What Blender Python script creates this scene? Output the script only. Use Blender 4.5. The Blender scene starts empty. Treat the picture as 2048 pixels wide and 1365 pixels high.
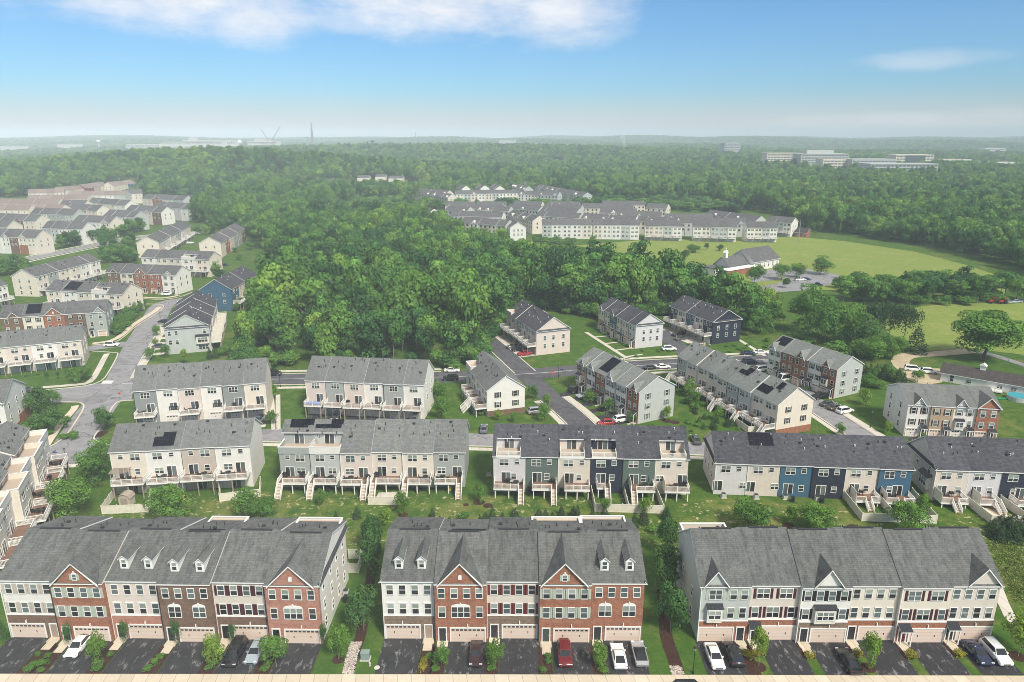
import bpy, math, random
import numpy as np
from mathutils import Vector
R = math.radians
random.seed(7)
scn = bpy.context.scene
COL = scn.collection

# ------------------------------------------------------------------ camera
CAMH, PITCH, F, CX, CY = 68.6, R(16.27), 1405.0, 1024.0, 682.5
cam = bpy.data.objects.new("camera", bpy.data.cameras.new("camera"))
COL.objects.link(cam)
cam.location = (0, 0, CAMH)
cam.rotation_euler = (R(90) - PITCH, 0, 0)
cam.data.sensor_width = 36
cam.data.lens = F / 2048 * 36
cam.data.clip_start, cam.data.clip_end = 1, 30000
scn.camera = cam

# ------------------------------------------------------------------ light
SUN_EL, SUN_AZ = R(48), R(146)          # azimuth from +Y towards +X: behind the camera, a little to the right
sun = bpy.data.lights.new("sun", "SUN")
sun.energy, sun.angle, sun.color = 3.5, R(10), (1.0, .94, .82)
so = bpy.data.objects.new("sun", sun)
COL.objects.link(so)
so.rotation_euler = (R(90) - SUN_EL, 0, R(180) - SUN_AZ)
vs = scn.view_settings
scn.display_settings.display_device = 'sRGB'
vs.view_transform, vs.look, vs.exposure, vs.gamma = 'Standard', 'None', .45, 1
vs.use_curve_mapping = False
scn.cycles.max_bounces = 5
scn.cycles.diffuse_bounces = 2
scn.cycles.glossy_bounces = 2
scn.cycles.volume_bounces = 1
scn.cycles.transparent_max_bounces = 4
scn.cycles.use_adaptive_sampling = False
scn.cycles.use_denoising = True
scn.cycles.denoising_prefilter = 'ACCURATE'
scn.cycles.filter_width = .9


class NT:
    """small helper to write node trees"""
    def __init__(s, tree):
        s.t, s.n, s.l = tree, tree.nodes, tree.links
    def new(s, typ, **kw):
        nd = s.n.new(typ)
        for k, v in kw.items():
            setattr(nd, k, v)
        return nd
    def put(s, sock, v):
        if isinstance(v, bpy.types.NodeSocket):
            s.l.new(v, sock)
        else:
            sock.default_value = (*v, 1) if hasattr(v, '__len__') and len(v) == 3 and sock.type == 'RGBA' else v
    def math(s, op, a, b=0.0, c=None):
        nd = s.new('ShaderNodeMath', operation=op)
        s.put(nd.inputs[0], a); s.put(nd.inputs[1], b)
        if c is not None: s.put(nd.inputs[2], c)
        return nd.outputs[0]
    def mix(s, f, a, b, blend='MIX'):
        nd = s.new('ShaderNodeMix', data_type='RGBA', blend_type=blend)
        s.put(nd.inputs[0], f); s.put(nd.inputs[6], a); s.put(nd.inputs[7], b)
        return nd.outputs[2]
    def ramp(s, f, *stops):
        nd = s.new('ShaderNodeValToRGB')
        el = nd.color_ramp.elements
        while len(el) < len(stops): el.new(.5)
        for e, (p, c) in zip(el, stops):
            e.position = p
            e.color = (*c, 1) if hasattr(c, '__len__') else (c, c, c, 1)
        s.put(nd.inputs[0], f)
        return nd.outputs[0]
    def noise(s, vec, scale, detail=3, rough=.55, out=0):
        nd = s.new('ShaderNodeTexNoise')
        s.put(nd.inputs['Vector'], vec)
        nd.inputs['Scale'].default_value = scale
        nd.inputs['Detail'].default_value = detail
        nd.inputs['Roughness'].default_value = rough
        return nd.outputs[out]
    def sep(s, v):
        nd = s.new('ShaderNodeSeparateXYZ'); s.put(nd.inputs[0], v); return nd.outputs
    def comb(s, x, y, z):
        nd = s.new('ShaderNodeCombineXYZ')
        for i, q in enumerate((x, y, z)): s.put(nd.inputs[i], q)
        return nd.outputs[0]


def pix_dir(px, py):
    u, v = (px - CX) / F, (py - CY) / F
    return Vector((u, math.cos(PITCH) - v * math.sin(PITCH), -math.sin(PITCH) - v * math.cos(PITCH)))


def G(px, py, z=0.0):
    """the world point at height z that the photograph shows at (px, py)"""
    d = pix_dir(px, py)
    t = (z - CAMH) / d.z
    return Vector((d.x * t, d.y * t, z))


# ------------------------------------------------------------------ sky
wd = bpy.data.worlds.new("World")
scn.world = wd
wd.use_nodes = True
t = NT(wd.node_tree)
t.n.clear()
sky = t.new('ShaderNodeTexSky', sky_type='NISHITA', sun_disc=False)
sky.sun_elevation, sky.sun_rotation = SUN_EL, SUN_AZ
sky.air_density, sky.dust_density, sky.ozone_density = 1.0, .6, 3.0
gen = t.new('ShaderNodeTexCoord').outputs['Generated']
x, y, z = t.sep(gen)
az, el = t.math('ARCTAN2', x, y), t.math('ARCSINE', z)
nv = t.comb(t.math('MULTIPLY', az, 1.0), t.math('MULTIPLY', el, 2.6), 0.0)
n1 = t.noise(nv, 7, 9, .62)
n2 = t.noise(nv, 3.2, 5, .55)
cl = None
for (px, py, ra, re, dens) in ((330, -20, .20, .055, 1), (520, 30, .10, .040, .9), (900, -30, .22, .075, 1), (1130, 15, .10, .062, .9),
                               (700, 45, .12, .018, .45), (1850, 120, .085, .014, .38), (1800, 245, .22, .014, .42), (2030, 240, .16, .016, .35)):
    d = pix_dir(px, py)
    a0, e0 = math.atan2(d.x, d.y), math.asin(d.z / d.length)
    da = t.math('DIVIDE', t.math('SUBTRACT', az, a0), ra)
    de = t.math('DIVIDE', t.math('SUBTRACT', el, e0), re)
    r2 = t.math('ADD', t.math('MULTIPLY', da, da), t.math('MULTIPLY', de, de))
    m = t.math('SUBTRACT', t.math('ADD', 1.0, t.math('MULTIPLY', t.math('SUBTRACT', n1, .5), 2.3)), r2)
    nd = t.new('ShaderNodeMapRange', interpolation_type='SMOOTHSTEP')
    t.put(nd.inputs[0], m); nd.inputs[1].default_value = -.1; nd.inputs[2].default_value = 1.35
    nd.inputs[3].default_value = 0; nd.inputs[4].default_value = dens
    cl = nd.outputs[0] if cl is None else t.math('MAXIMUM', cl, nd.outputs[0])
wisp = t.ramp(n2, (.60, 0.0), (.85, .12))
cl = t.math('MAXIMUM', cl, wisp)
# unseen bright cloud deck, added above the frame to soften and neutralise ambient light
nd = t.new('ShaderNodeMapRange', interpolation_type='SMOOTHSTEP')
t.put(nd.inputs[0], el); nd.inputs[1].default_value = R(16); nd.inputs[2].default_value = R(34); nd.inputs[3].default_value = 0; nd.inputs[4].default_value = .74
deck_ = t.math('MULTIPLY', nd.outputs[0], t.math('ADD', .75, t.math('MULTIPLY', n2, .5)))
skyc = t.mix(1.0, sky.outputs[0], SKY_TINT := (.43, .68, .88), 'MULTIPLY')
cloudc = t.ramp(n1, (.3, (5.9, 5.9, 6.2)), (.75, (7.0, 6.95, 7.0)))
nd = t.new('ShaderNodeMapRange', interpolation_type='SMOOTHSTEP')       # dusty air low on the horizon
t.put(nd.inputs[0], el); nd.inputs[1].default_value = R(-.5); nd.inputs[2].default_value = R(3.7); nd.inputs[3].default_value = .95; nd.inputs[4].default_value = 0
low = t.math('MULTIPLY', nd.outputs[0], t.math('ADD', .85, t.math('MULTIPLY', n2, .3)))
skyc = t.mix(low, skyc, (4.7, 4.5, 4.5))
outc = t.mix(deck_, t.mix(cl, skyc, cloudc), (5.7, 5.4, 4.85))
bg = t.new('ShaderNodeBackground')
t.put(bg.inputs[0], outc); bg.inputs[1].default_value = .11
wo = t.new('ShaderNodeOutputWorld')
t.l.new(bg.outputs[0], wo.inputs[0])

# ------------------------------------------------------------------ mesh and object helpers
class MB:
    def __init__(s): s.v, s.f, s.m = [], [], []
    def poly(s, pts, mi=0):
        b = len(s.v); s.v += [tuple(p) for p in pts]; s.f.append(tuple(range(b, b + len(pts)))); s.m.append(mi)
    def box(s, x0, x1, y0, y1, z0, z1, mi=0):
        b = len(s.v)
        s.v += [(x0, y0, z0), (x1, y0, z0), (x1, y1, z0), (x0, y1, z0), (x0, y0, z1), (x1, y0, z1), (x1, y1, z1), (x0, y1, z1)]
        for q in ((3, 2, 1, 0), (4, 5, 6, 7), (0, 1, 5, 4), (1, 2, 6, 5), (2, 3, 7, 6), (3, 0, 4, 7)):
            s.f.append(tuple(b + i for i in q)); s.m.append(mi)
    def prism(s, pts, off, mi=0, ms=None, mb=None):
        """polygon pts swept by off; pts face gets mi, sides ms, far face mb"""
        pts = [Vector(p) for p in pts]; off = Vector(off); n = len(pts); b = len(s.v)
        ms = mi if ms is None else ms; mb = ms if mb is None else mb
        s.v += [tuple(p) for p in pts] + [tuple(p + off) for p in pts]
        s.f.append(tuple(range(b, b + n))); s.m.append(mi)
        s.f.append(tuple(range(b + 2 * n - 1, b + n - 1, -1))); s.m.append(mb)
        for i in range(n):
            j = (i + 1) % n
            s.f.append((b + i, b + n + i, b + n + j, b + j)); s.m.append(ms)
    def bar(s, p, q, w, h=None, mi=0):
        p, q = Vector(p), Vector(q); h = h or w
        d = (q - p).normalized()
        a = d.cross(Vector((0, 0, 1))) if abs(d.z) < .99 else Vector((1, 0, 0))
        a.normalize(); c = a.cross(d)
        a, c = a * w / 2, c * h / 2
        s.prism([p - a - c, p + a - c, p + a + c, p - a + c], q - p, mi)
    def cyl(s, p, q, r0, r1=None, n=10, mi=0):
        p, q = Vector(p), Vector(q); r1 = r0 if r1 is None else r1
        d = (q - p).normalized()
        a = d.cross(Vector((0, 0, 1))) if abs(d.z) < .99 else Vector((1, 0, 0))
        a.normalize(); c = a.cross(d); b = len(s.v)
        for k in range(n):
            w = 2 * math.pi * k / n
            u = a * math.cos(w) + c * math.sin(w)
            s.v += [tuple(p + u * r0), tuple(q + u * r1)]
        for k in range(n):
            j = (k + 1) % n
            s.f.append((b + 2 * k, b + 2 * j, b + 2 * j + 1, b + 2 * k + 1)); s.m.append(mi)
        s.f.append(tuple(b + 2 * k for k in range(n))[::-1]); s.m.append(mi)
        s.f.append(tuple(b + 2 * k + 1 for k in range(n))); s.m.append(mi)
    def mesh(s, name, mats, smooth=None):
        me = bpy.data.meshes.new(name)
        me.from_pydata(s.v, [], s.f)
        for m in (mats if isinstance(mats, (list, tuple)) else [mats]): me.materials.append(m)
        me.polygons.foreach_set('material_index', s.m)
        if smooth:
            me.shade_smooth(); me.set_sharp_from_angle(angle=R(smooth))
        me.update()
        return me


def ob(name, me, parent=None, loc=(0, 0, 0), rz=0, sc=None):
    o = bpy.data.objects.new(name, me)
    COL.objects.link(o)
    o.location = loc
    if rz: o.rotation_euler = (0, 0, rz)
    if sc: o.scale = sc
    if parent: o.parent = parent
    return o


def tag(o, label, cat, group=None):
    o['label'] = label; o['category'] = cat
    if group: o['group'] = group
    return o


def thing(name, label, cat, loc, rz=0, group=None):
    o = bpy.data.objects.new(name, None)
    o.empty_display_size = .5
    COL.objects.link(o)
    o.location = loc; o.rotation_euler = (0, 0, rz)
    return tag(o, label, cat, group)


def struct(o, kind='structure'):
    o['kind'] = kind
    return o


CACHE = {}
def cached(key, fn):
    if key not in CACHE: CACHE[key] = fn()
    return CACHE[key]


# ------------------------------------------------------------------ materials
def material(name, fn=None, color=(.5, .5, .5), rough=.7, spec=.3, metal=0.0):
    m = bpy.data.materials.new(name); m.use_nodes = True
    tt = NT(m.node_tree)
    p = m.node_tree.nodes['Principled BSDF']
    p.inputs['Base Color'].default_value = (*color, 1)
    p.inputs['Roughness'].default_value = rough
    p.inputs['Specular IOR Level'].default_value = spec
    p.inputs['Metallic'].default_value = metal
    if fn: fn(tt, p)
    return m


def C(*c): return tuple(c)
def mul(c, k): return tuple(min(1, q * k) for q in c)


def wall_vec(t):
    """along-the-wall and up coordinates for walls that stand square to their house"""
    o = t.new('ShaderNodeTexCoord').outputs['Object']
    x, y, z = t.sep(o)
    return t.comb(t.math('ADD', x, y), z, 0.0), z, o


def siding(name, col):
    def f(t, p):
        v, z, o = wall_vec(t)
        lap = t.math('FRACT', t.math('DIVIDE', z, .2))
        line = t.ramp(lap, (0.0, .82), (.16, 1.0), (1.0, .96))
        n = t.noise(o, .7, 4)
        geo = t.new('ShaderNodeTexCoord').outputs['Object']
        c = t.mix(t.ramp(n, (.3, 0.0), (.75, 1.0)), mul(col, .93), mul(col, 1.05))
        n2 = t.noise(t.comb(t.math('MULTIPLY', t.sep(v)[0], 3.0), t.math('MULTIPLY', z, .35), 0.0), 1.0, 4, .6)
        c = t.mix(t.ramp(n2, (.52, 0.0), (.8, .28)), c, mul(col, .72))
        t.put(p.inputs['Base Color'], t.mix(1.0, c, line, 'MULTIPLY'))
    return material(name, f, rough=.65, spec=.25)


def brick(name, c1, c2, mortar, bw=.44, bh=.15):
    def f(t, p):
        v, z, o = wall_vec(t)
        b = t.new('ShaderNodeTexBrick')
        t.put(b.inputs['Vector'], v)
        b.inputs['Scale'].default_value = 1
        b.inputs['Brick Width'].default_value, b.inputs['Row Height'].default_value = bw, bh
        b.inputs['Mortar Size'].default_value = .016
        b.inputs['Bias'].default_value = -.1
        t.put(b.inputs['Color1'], c1); t.put(b.inputs['Color2'], c2); t.put(b.inputs['Mortar'], mortar)
        n = t.noise(o, 1.3, 4)
        n2 = t.noise(o, 5.5, 3, .7)
        c = t.mix(t.ramp(n, (.35, 0.0), (.7, .55)), b.outputs[0], mul(c2, .62))
        c = t.mix(t.ramp(n2, (.45, 0.0), (.75, .5)), c, mul(c1, 1.45))
        t.put(p.inputs['Base Color'], c)
    return material(name, f, rough=.85, spec=.2)


def shingle(name, c1, c2, streak=.5, bw=.7, bh=.26):
    def f(t, p):
        o = t.new('ShaderNodeTexCoord').outputs['Object']
        x, y, z = t.sep(o)
        v = t.comb(x, t.math('MULTIPLY', y, 1.1), 0.0)
        b = t.new('ShaderNodeTexBrick')
        t.put(b.inputs['Vector'], v)
        b.inputs['Scale'].default_value = 1
        b.inputs['Brick Width'].default_value, b.inputs['Row Height'].default_value = bw, bh
        b.inputs['Mortar Size'].default_value = .018
        t.put(b.inputs['Color1'], c1); t.put(b.inputs['Color2'], c2); t.put(b.inputs['Mortar'], mul(c1, .68))
        rnd = t.new('ShaderNodeObjectInfo').outputs['Random']
        sv = t.comb(t.math('ADD', t.math('MULTIPLY', x, 1.5), t.math('MULTIPLY', rnd, 90.0)), t.math('MULTIPLY', y, .42), t.math('MULTIPLY', rnd, 40.0))
        n = t.noise(sv, 1.0, 5, .65)
        n2 = t.noise(o, 3.6, 4, .75)
        c = t.mix(t.ramp(n, (.44, 0.0), (.66, streak)), b.outputs[0], mul(c1, .42))
        c = t.mix(t.ramp(n2, (.45, 0.0), (.72, .35)), c, mul(c2, 1.35))
        k = t.math('ADD', .9, t.math('MULTIPLY', rnd, .2))
        t.put(p.inputs['Base Color'], t.mix(1.0, c, t.comb(k, k, k), 'MULTIPLY'))
    return material(name, f, rough=.9, spec=.15)


SID = {k: siding('siding_' + n, c) for k, n, c in (
    ('w', 'white', C(.76, .735, .68)), ('c', 'cream', C(.72, .65, .545)), ('b', 'beige', C(.66, .59, .51)), ('t', 'tan', C(.52, .45, .38)),
    ('g', 'grey', C(.265, .285, .27)), ('a', 'ash', C(.365, .39, .365)), ('s', 'green', C(.115, .155, .135)), ('n', 'navy', C(.03, .036, .055)), ('u', 'blue', C(.055, .13, .20)),
    ('p', 'pink_beige', C(.68, .585, .52)), ('l', 'lilac_grey', C(.62, .60, .60)), ('d', 'dove', C(.48, .50, .475)), ('o', 'oxblood', C(.25, .05, .05)))}
BRK = {'R': brick('red_brick', C(.37, .135, .070), C(.22, .075, .04), C(.38, .28, .22)),
       'P': brick('rose_brick', C(.47, .21, .145), C(.34, .14, .095), C(.42, .32, .27)),
       'B': brick('brown_brick', C(.20, .12, .08), C(.12, .072, .048), C(.26, .2, .16)),
       'S': brick('field_stone', C(.26, .18, .125), C(.12, .085, .065), C(.30, .25, .2), .55, .22),
       'T': brick('tan_stone', C(.45, .33, .22), C(.36, .26, .17), C(.48, .38, .28), .55, .22)}
ROOF = {'grey': shingle('grey_shingle', C(.108, .112, .109), C(.150, .153, .147), .65),
        'mid': shingle('mid_grey_shingle', C(.135, .142, .138), C(.18, .186, .178), .3),
        'blue': shingle('weathered_shingle', C(.135, .15, .155), C(.215, .21, .19), .3),
        'green': shingle('sage_grey_shingle', C(.165, .18, .17), C(.235, .245, .23), .25),
        'dark': shingle('charcoal_shingle', C(.055, .057, .068), C(.098, .098, .110), .35),
        'far': shingle('slate_grey_shingle', C(.090, .092, .098), C(.142, .14, .138), .2, 1.2, .6),
        'tan': shingle('tan_shingle', C(.20, .16, .142), C(.27, .215, .19), .2, 1.2, .6),
        'farm': shingle('brown_black_shingle', C(.05, .045, .045), C(.085, .075, .07), .4),
        'pent': shingle('dark_trim_shingle', C(.05, .05, .06), C(.08, .08, .09), .3)}
WHITE = material('white_trim', color=(.80, .79, .75), rough=.5)
CREAMT = material('cream_vinyl', lambda t, p: t.put(p.inputs['Base Color'], t.mix(t.ramp(t.noise(t.new('ShaderNodeTexCoord').outputs['Object'], 1.2, 4), (.35, 0.0), (.75, 1.0)), (.74, .70, .60), (.60, .56, .46))), rough=.5)
DARK = material('black_metal', color=(.02, .02, .022), rough=.45)
VENT = material('vent_dark', color=(.035, .035, .038), rough=.6)
STEEL = material('galvanised_steel', color=(.45, .46, .47), rough=.4, metal=.6)
WOOD = material('deck_boards', lambda t, p: t.put(p.inputs['Base Color'], t.mix(t.ramp(t.noise(t.new('ShaderNodeTexCoord').outputs['Object'], 2.0, 4), (.3, 0.0), (.8, 1.0)), (.15, .085, .06), (.27, .17, .12))), rough=.75)
WOODL = material('stair_boards', color=(.36, .25, .16), rough=.75)
TAN = material('terrace_floor', color=(.44, .36, .29), rough=.8)
POSTW = material('timber_post', color=(.34, .29, .23), rough=.8)
GAR = {k: material('garage_' + k, color=c, rough=.5) for k, c in (('beige', (.70, .56, .46)), ('white', (.74, .70, .64)))}
DOOR = {k: material('door_' + k, color=c, rough=.4) for k, c in (('dark', (.03, .03, .035)), ('green', (.05, .07, .055)), ('red', (.12, .02, .02)), ('tan', (.34, .26, .2)), ('black', (.012, .012, .014)))}
SHUT = {k: material('shutter_' + k, lambda t, p, c=c: t.put(p.inputs['Base Color'], t.mix(1.0, c, t.ramp(t.math('FRACT', t.math('DIVIDE', t.sep(t.new('ShaderNodeTexCoord').outputs['Object'])[2], .14)), (0.0, .7), (.3, 1.0), (1.0, 1.0)), 'MULTIPLY')), rough=.5)
        for k, c in (('tan', (.50, .45, .38)), ('sage', (.44, .49, .40)), ('maroon', (.07, .016, .022)), ('red', (.15, .03, .028)), ('black', (.018, .018, .02)), ('grey', (.20, .22, .20)), ('brown', (.06, .035, .025)))}
GLASS = [material('glass_' + n, lambda t, p, a=a, b=b: t.put(p.inputs['Base Color'], t.mix(t.new('ShaderNodeObjectInfo').outputs['Random'], a, b)), rough=.08, spec=.6)
         for n, a, b in (('dark', (.012, .014, .016), (.05, .055, .06)), ('blind', (.16, .19, .17), (.34, .38, .34)), ('drape', (.05, .07, .07), (.14, .17, .17)))]
def solar_f(t, p):
    o = t.new('ShaderNodeTexCoord').outputs['Object']
    x, y, z = t.sep(o)
    a = t.math('FRACT', t.math('DIVIDE', x, 1.0)); b = t.math('FRACT', t.math('DIVIDE', y, 1.45))
    ln = t.math('MINIMUM', t.ramp(a, (0.0, 0.0), (.04, 1.0)), t.ramp(b, (0.0, 0.0), (.035, 1.0)))
    t.put(p.inputs['Base Color'], t.mix(ln, (.06, .06, .085), (.004, .005, .011)))
SOLAR = material('solar_cells', solar_f, rough=.5, spec=.12)
SEAM = material('seamed_metal', lambda t, p: t.put(p.inputs['Base Color'], t.mix(t.ramp(t.math('FRACT', t.math('DIVIDE', t.sep(t.new('ShaderNodeTexCoord').outputs['Object'])[0], .4)), (0.0, 1.0), (.12, 0.0)), (.025, .027, .035), (.09, .09, .10))), rough=.35)


def ground_vec(t):
    return t.new('ShaderNodeNewGeometry').outputs['Position']


def grass_f(t, p, lush=(.048, .115, .017), mid=(.100, .170, .028), dry=(.25, .225, .075), dryness=.62, bare=.0):
    v = ground_vec(t)
    big, mdm, fine = t.noise(v, .06, 4), t.noise(v, .35, 5, .65), t.noise(v, 2.6, 4, .7)
    c = t.mix(t.ramp(mdm, (.35, 0.0), (.65, 1.0)), lush, mid)
    s = t.math('ADD', t.math('MULTIPLY', big, .6), t.math('MULTIPLY', mdm, .4))
    c = t.mix(t.ramp(s, (dryness - .1, 0.0), (dryness + .07, .75)), c, dry)
    c = t.mix(t.ramp(fine, (.35, .55), (.7, 0.0)), c, mul(lush, .55))
    if bare:
        spots = t.math('MULTIPLY', t.ramp(t.noise(v, .8, 5, .7), (.56, 0.0), (.64, bare)), t.ramp(t.noise(v, .09, 2), (.42, 0.0), (.52, 1.0)))
        c = t.mix(spots, c, (.42, .36, .22))
    t.put(p.inputs['Base Color'], c)
GRASS = material('lawn_grass', grass_f, rough=.9, spec=.1)
YARD = material('backyard_grass', lambda t, p: grass_f(t, p, (.045, .108, .016), (.115, .175, .029), (.29, .26, .09), (.575), 1.0), rough=.9, spec=.1)
MEADOW = material('meadow_grass', lambda t, p: grass_f(t, p, (.19, .26, .05), (.25, .31, .075), (.34, .33, .13), .60), rough=.9, spec=.1)


def asphalt_f(t, p, a=(.045, .045, .05), b=(.085, .083, .09), pale=(.30, .29, .29), k=.8, th=.58, crack=None):
    v = ground_vec(t)
    x, y, z = t.sep(v)
    n = t.noise(v, .5, 5, .6)
    st = t.noise(t.comb(t.math('MULTIPLY', x, 1.3), t.math('MULTIPLY', y, .5), 0.0), 1.0, 6, .7)
    c = t.mix(t.ramp(n, (.3, 0.0), (.7, 1.0)), a, b)
    c = t.mix(t.ramp(st, (th, 0.0), (th + .09, k)), c, pale)
    if crack:
        vo = t.new('ShaderNodeTexVoronoi', feature='DISTANCE_TO_EDGE'); vo.inputs['Scale'].default_value = .16
        w = t.new('ShaderNodeVectorMath', operation='ADD'); t.put(w.inputs[0], v)
        ws = t.new('ShaderNodeVectorMath', operation='SCALE'); t.put(ws.inputs[0], t.noise(v, .35, 5, .65, 1)); ws.inputs['Scale'].default_value = 5.0
        t.l.new(ws.outputs[0], w.inputs[1]); t.l.new(w.outputs[0], vo.inputs['Vector'])
        c = t.mix(t.math('MULTIPLY', t.ramp(vo.outputs[0], (.0, 1.0), (.035, 0.0)), t.ramp(t.noise(v, .06, 3), (.42, 0.0), (.55, .85))), c, crack)
        c = t.mix(t.ramp(t.noise(v, .11, 2, .4), (.60, 0.0), (.62, .35)), c, mul(a, .55))
    t.put(p.inputs['Base Color'], c)
DRIVE = material('driveway_asphalt', lambda t, p: asphalt_f(t, p, (.026, .026, .029), (.043, .042, .046), (.23, .225, .23), .85, .555), rough=.75, spec=.25)
ROAD = material('road_asphalt', lambda t, p: asphalt_f(t, p, (.215, .212, .225), (.295, .29, .30), (.10, .10, .11), .6, .63, (.05, .05, .055)), rough=.8, spec=.2)
ROADD = material('dark_road_asphalt', lambda t, p: asphalt_f(t, p, (.075, .075, .085), (.12, .118, .13), (.26, .25, .25), .6, .63, (.03, .03, .03)), rough=.8, spec=.2)
def conc_f(t, p, a=(.55, .47, .36), b=(.66, .575, .46)):
    v = ground_vec(t)
    x, y, z = t.sep(v)
    j = t.math('FRACT', t.math('DIVIDE', t.math('ADD', x, t.math('MULTIPLY', y, .15)), 1.83))
    slab = t.noise(t.comb(t.math('FLOOR', t.math('DIVIDE', t.math('ADD', x, t.math('MULTIPLY', y, .15)), 1.83)), 0.0, 0.0), 3.7, 1)
    c = t.mix(t.ramp(slab, (.35, 0.0), (.65, 1.0)), a, b)
    c = t.mix(t.ramp(t.noise(v, 1.5, 4), (.4, 0.0), (.8, .3)), c, mul(a, .7))
    c = t.mix(t.ramp(j, (0.0, .9), (.05, 0.0)), c, mul(a, .35))
    t.put(p.inputs['Base Color'], c)
CONC = material('concrete_tan', conc_f, rough=.85, spec=.2)
CONCW = material('concrete_pale', lambda t, p: conc_f(t, p, (.52, .48, .42), (.62, .58, .51)), rough=.85, spec=.2)
MULCH = material('mulch', lambda t, p: t.put(p.inputs['Base Color'], t.mix(t.ramp(t.noise(ground_vec(t), 6, 4, .7), (.35, 0.0), (.7, 1.0)), (.03, .015, .01), (.085, .045, .032))), rough=.95, spec=.1)
STONES = material('river_stones', lambda t, p: t.put(p.inputs['Base Color'], t.ramp(t.new('ShaderNodeObjectInfo').outputs['Random'], (0.0, (.25, .2, .17)), (.5, (.5, .45, .4)), (1.0, (.7, .66, .6)))), rough=.8)
EARTH = material('bare_earth', lambda t, p: t.put(p.inputs['Base Color'], t.mix(t.ramp(t.noise(ground_vec(t), .5, 5), (.35, 0.0), (.7, 1.0)), (.40, .33, .22), (.52, .44, .31))), rough=.95, spec=.1)
LINE = material('road_paint', color=(.7, .7, .66), rough=.7)


def leaf_mat(name, stops, var=.35, patch=False):
    def f(t, p):
        rnd = t.new('ShaderNodeObjectInfo').outputs['Random']
        if patch:                      # kinds of tree stand in groups
            pn = t.noise(ground_vec(t), .013, 3, .6)
            rnd = t.math('ADD', t.math('MULTIPLY', rnd, .62), t.math('MULTIPLY', t.math('SUBTRACT', pn, .36), 1.35))
        att = t.new('ShaderNodeAttribute', attribute_name='tint').outputs['Fac']
        c = t.ramp(rnd, *stops)
        k = t.math('ADD', 1 - var, t.math('MULTIPLY', att, 2 * var))
        c = t.mix(1.0, c, t.comb(k, k, t.math('MULTIPLY', k, .85)), 'MULTIPLY')
        t.put(p.inputs['Base Color'], c)
        tr = t.new('ShaderNodeBsdfTranslucent')
        t.put(tr.inputs[0], t.mix(1.0, c, (1.0, 1.1, .5), 'MULTIPLY'))
        mx = t.new('ShaderNodeMixShader'); mx.inputs[0].default_value = .25
        out = [n for n in t.n if n.type == 'OUTPUT_MATERIAL'][0]
        t.l.new(p.outputs[0], mx.inputs[1]); t.l.new(tr.outputs[0], mx.inputs[2]); t.l.new(mx.outputs[0], out.inputs[0])
    return material(name, f, rough=.55, spec=.25)
LEAF = leaf_mat('wood_leaves', ((0.0, (.020, .066, .026)), (.28, (.042, .128, .034)), (.54, (.092, .212, .042)), (.82, (.15, .28, .048)), (1.0, (.25, .36, .06))), .65, True)
LEAFG = leaf_mat('garden_leaves', ((0.0, (.085, .20, .03)), (.6, (.135, .26, .035)), (1.0, (.22, .33, .045))), .45)
LEAFD = leaf_mat('dark_leaves', ((0.0, (.052, .135, .036)), (1.0, (.088, .19, .042))), .5)
LEAFM = leaf_mat('yard_leaves', ((0.0, (.078, .19, .036)), (1.0, (.125, .255, .042))), .5)
NEEDLE = leaf_mat('needles', ((0.0, (.026, .066, .028)), (1.0, (.044, .095, .034))), .3)
GOLD = leaf_mat('golden_leaves', ((0.0, (.22, .22, .02)), (1.0, (.33, .29, .03))), .3)
BARK = material('bark', color=(.13, .105, .085), rough=.9, spec=.1)
BARKP = material('pale_bark', color=(.30, .25, .20), rough=.9, spec=.1)

# ------------------------------------------------------------------ plants
def leaf_mesh(name, pos, nrm, size, tint, mat, rng, asp=.6):
    n = len(pos)
    a = rng.normal(size=(n, 3)); a -= nrm * (a * nrm).sum(1)[:, None]
    a /= np.linalg.norm(a, axis=1)[:, None] + 1e-9
    b = np.cross(nrm, a)
    a *= size[:, None]; b *= size[:, None] * asp
    v = np.empty((n, 4, 3))
    v[:, 0] = pos - a; v[:, 1] = pos - b + nrm * size[:, None] * .15; v[:, 2] = pos + a; v[:, 3] = pos + b + nrm * size[:, None] * .15
    me = bpy.data.meshes.new(name)
    me.vertices.add(4 * n); me.vertices.foreach_set('co', v.reshape(-1))
    me.loops.add(4 * n); me.loops.foreach_set('vertex_index', np.arange(4 * n, dtype=np.int32))
    me.polygons.add(n)
    me.polygons.foreach_set('loop_start', np.arange(0, 4 * n, 4, dtype=np.int32))
    at = me.attributes.new('tint', 'FLOAT', 'FACE'); at.data.foreach_set('value', tint.astype(np.float32))
    me.materials.append(mat)
    me.update(calc_edges=True)
    return me


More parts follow.
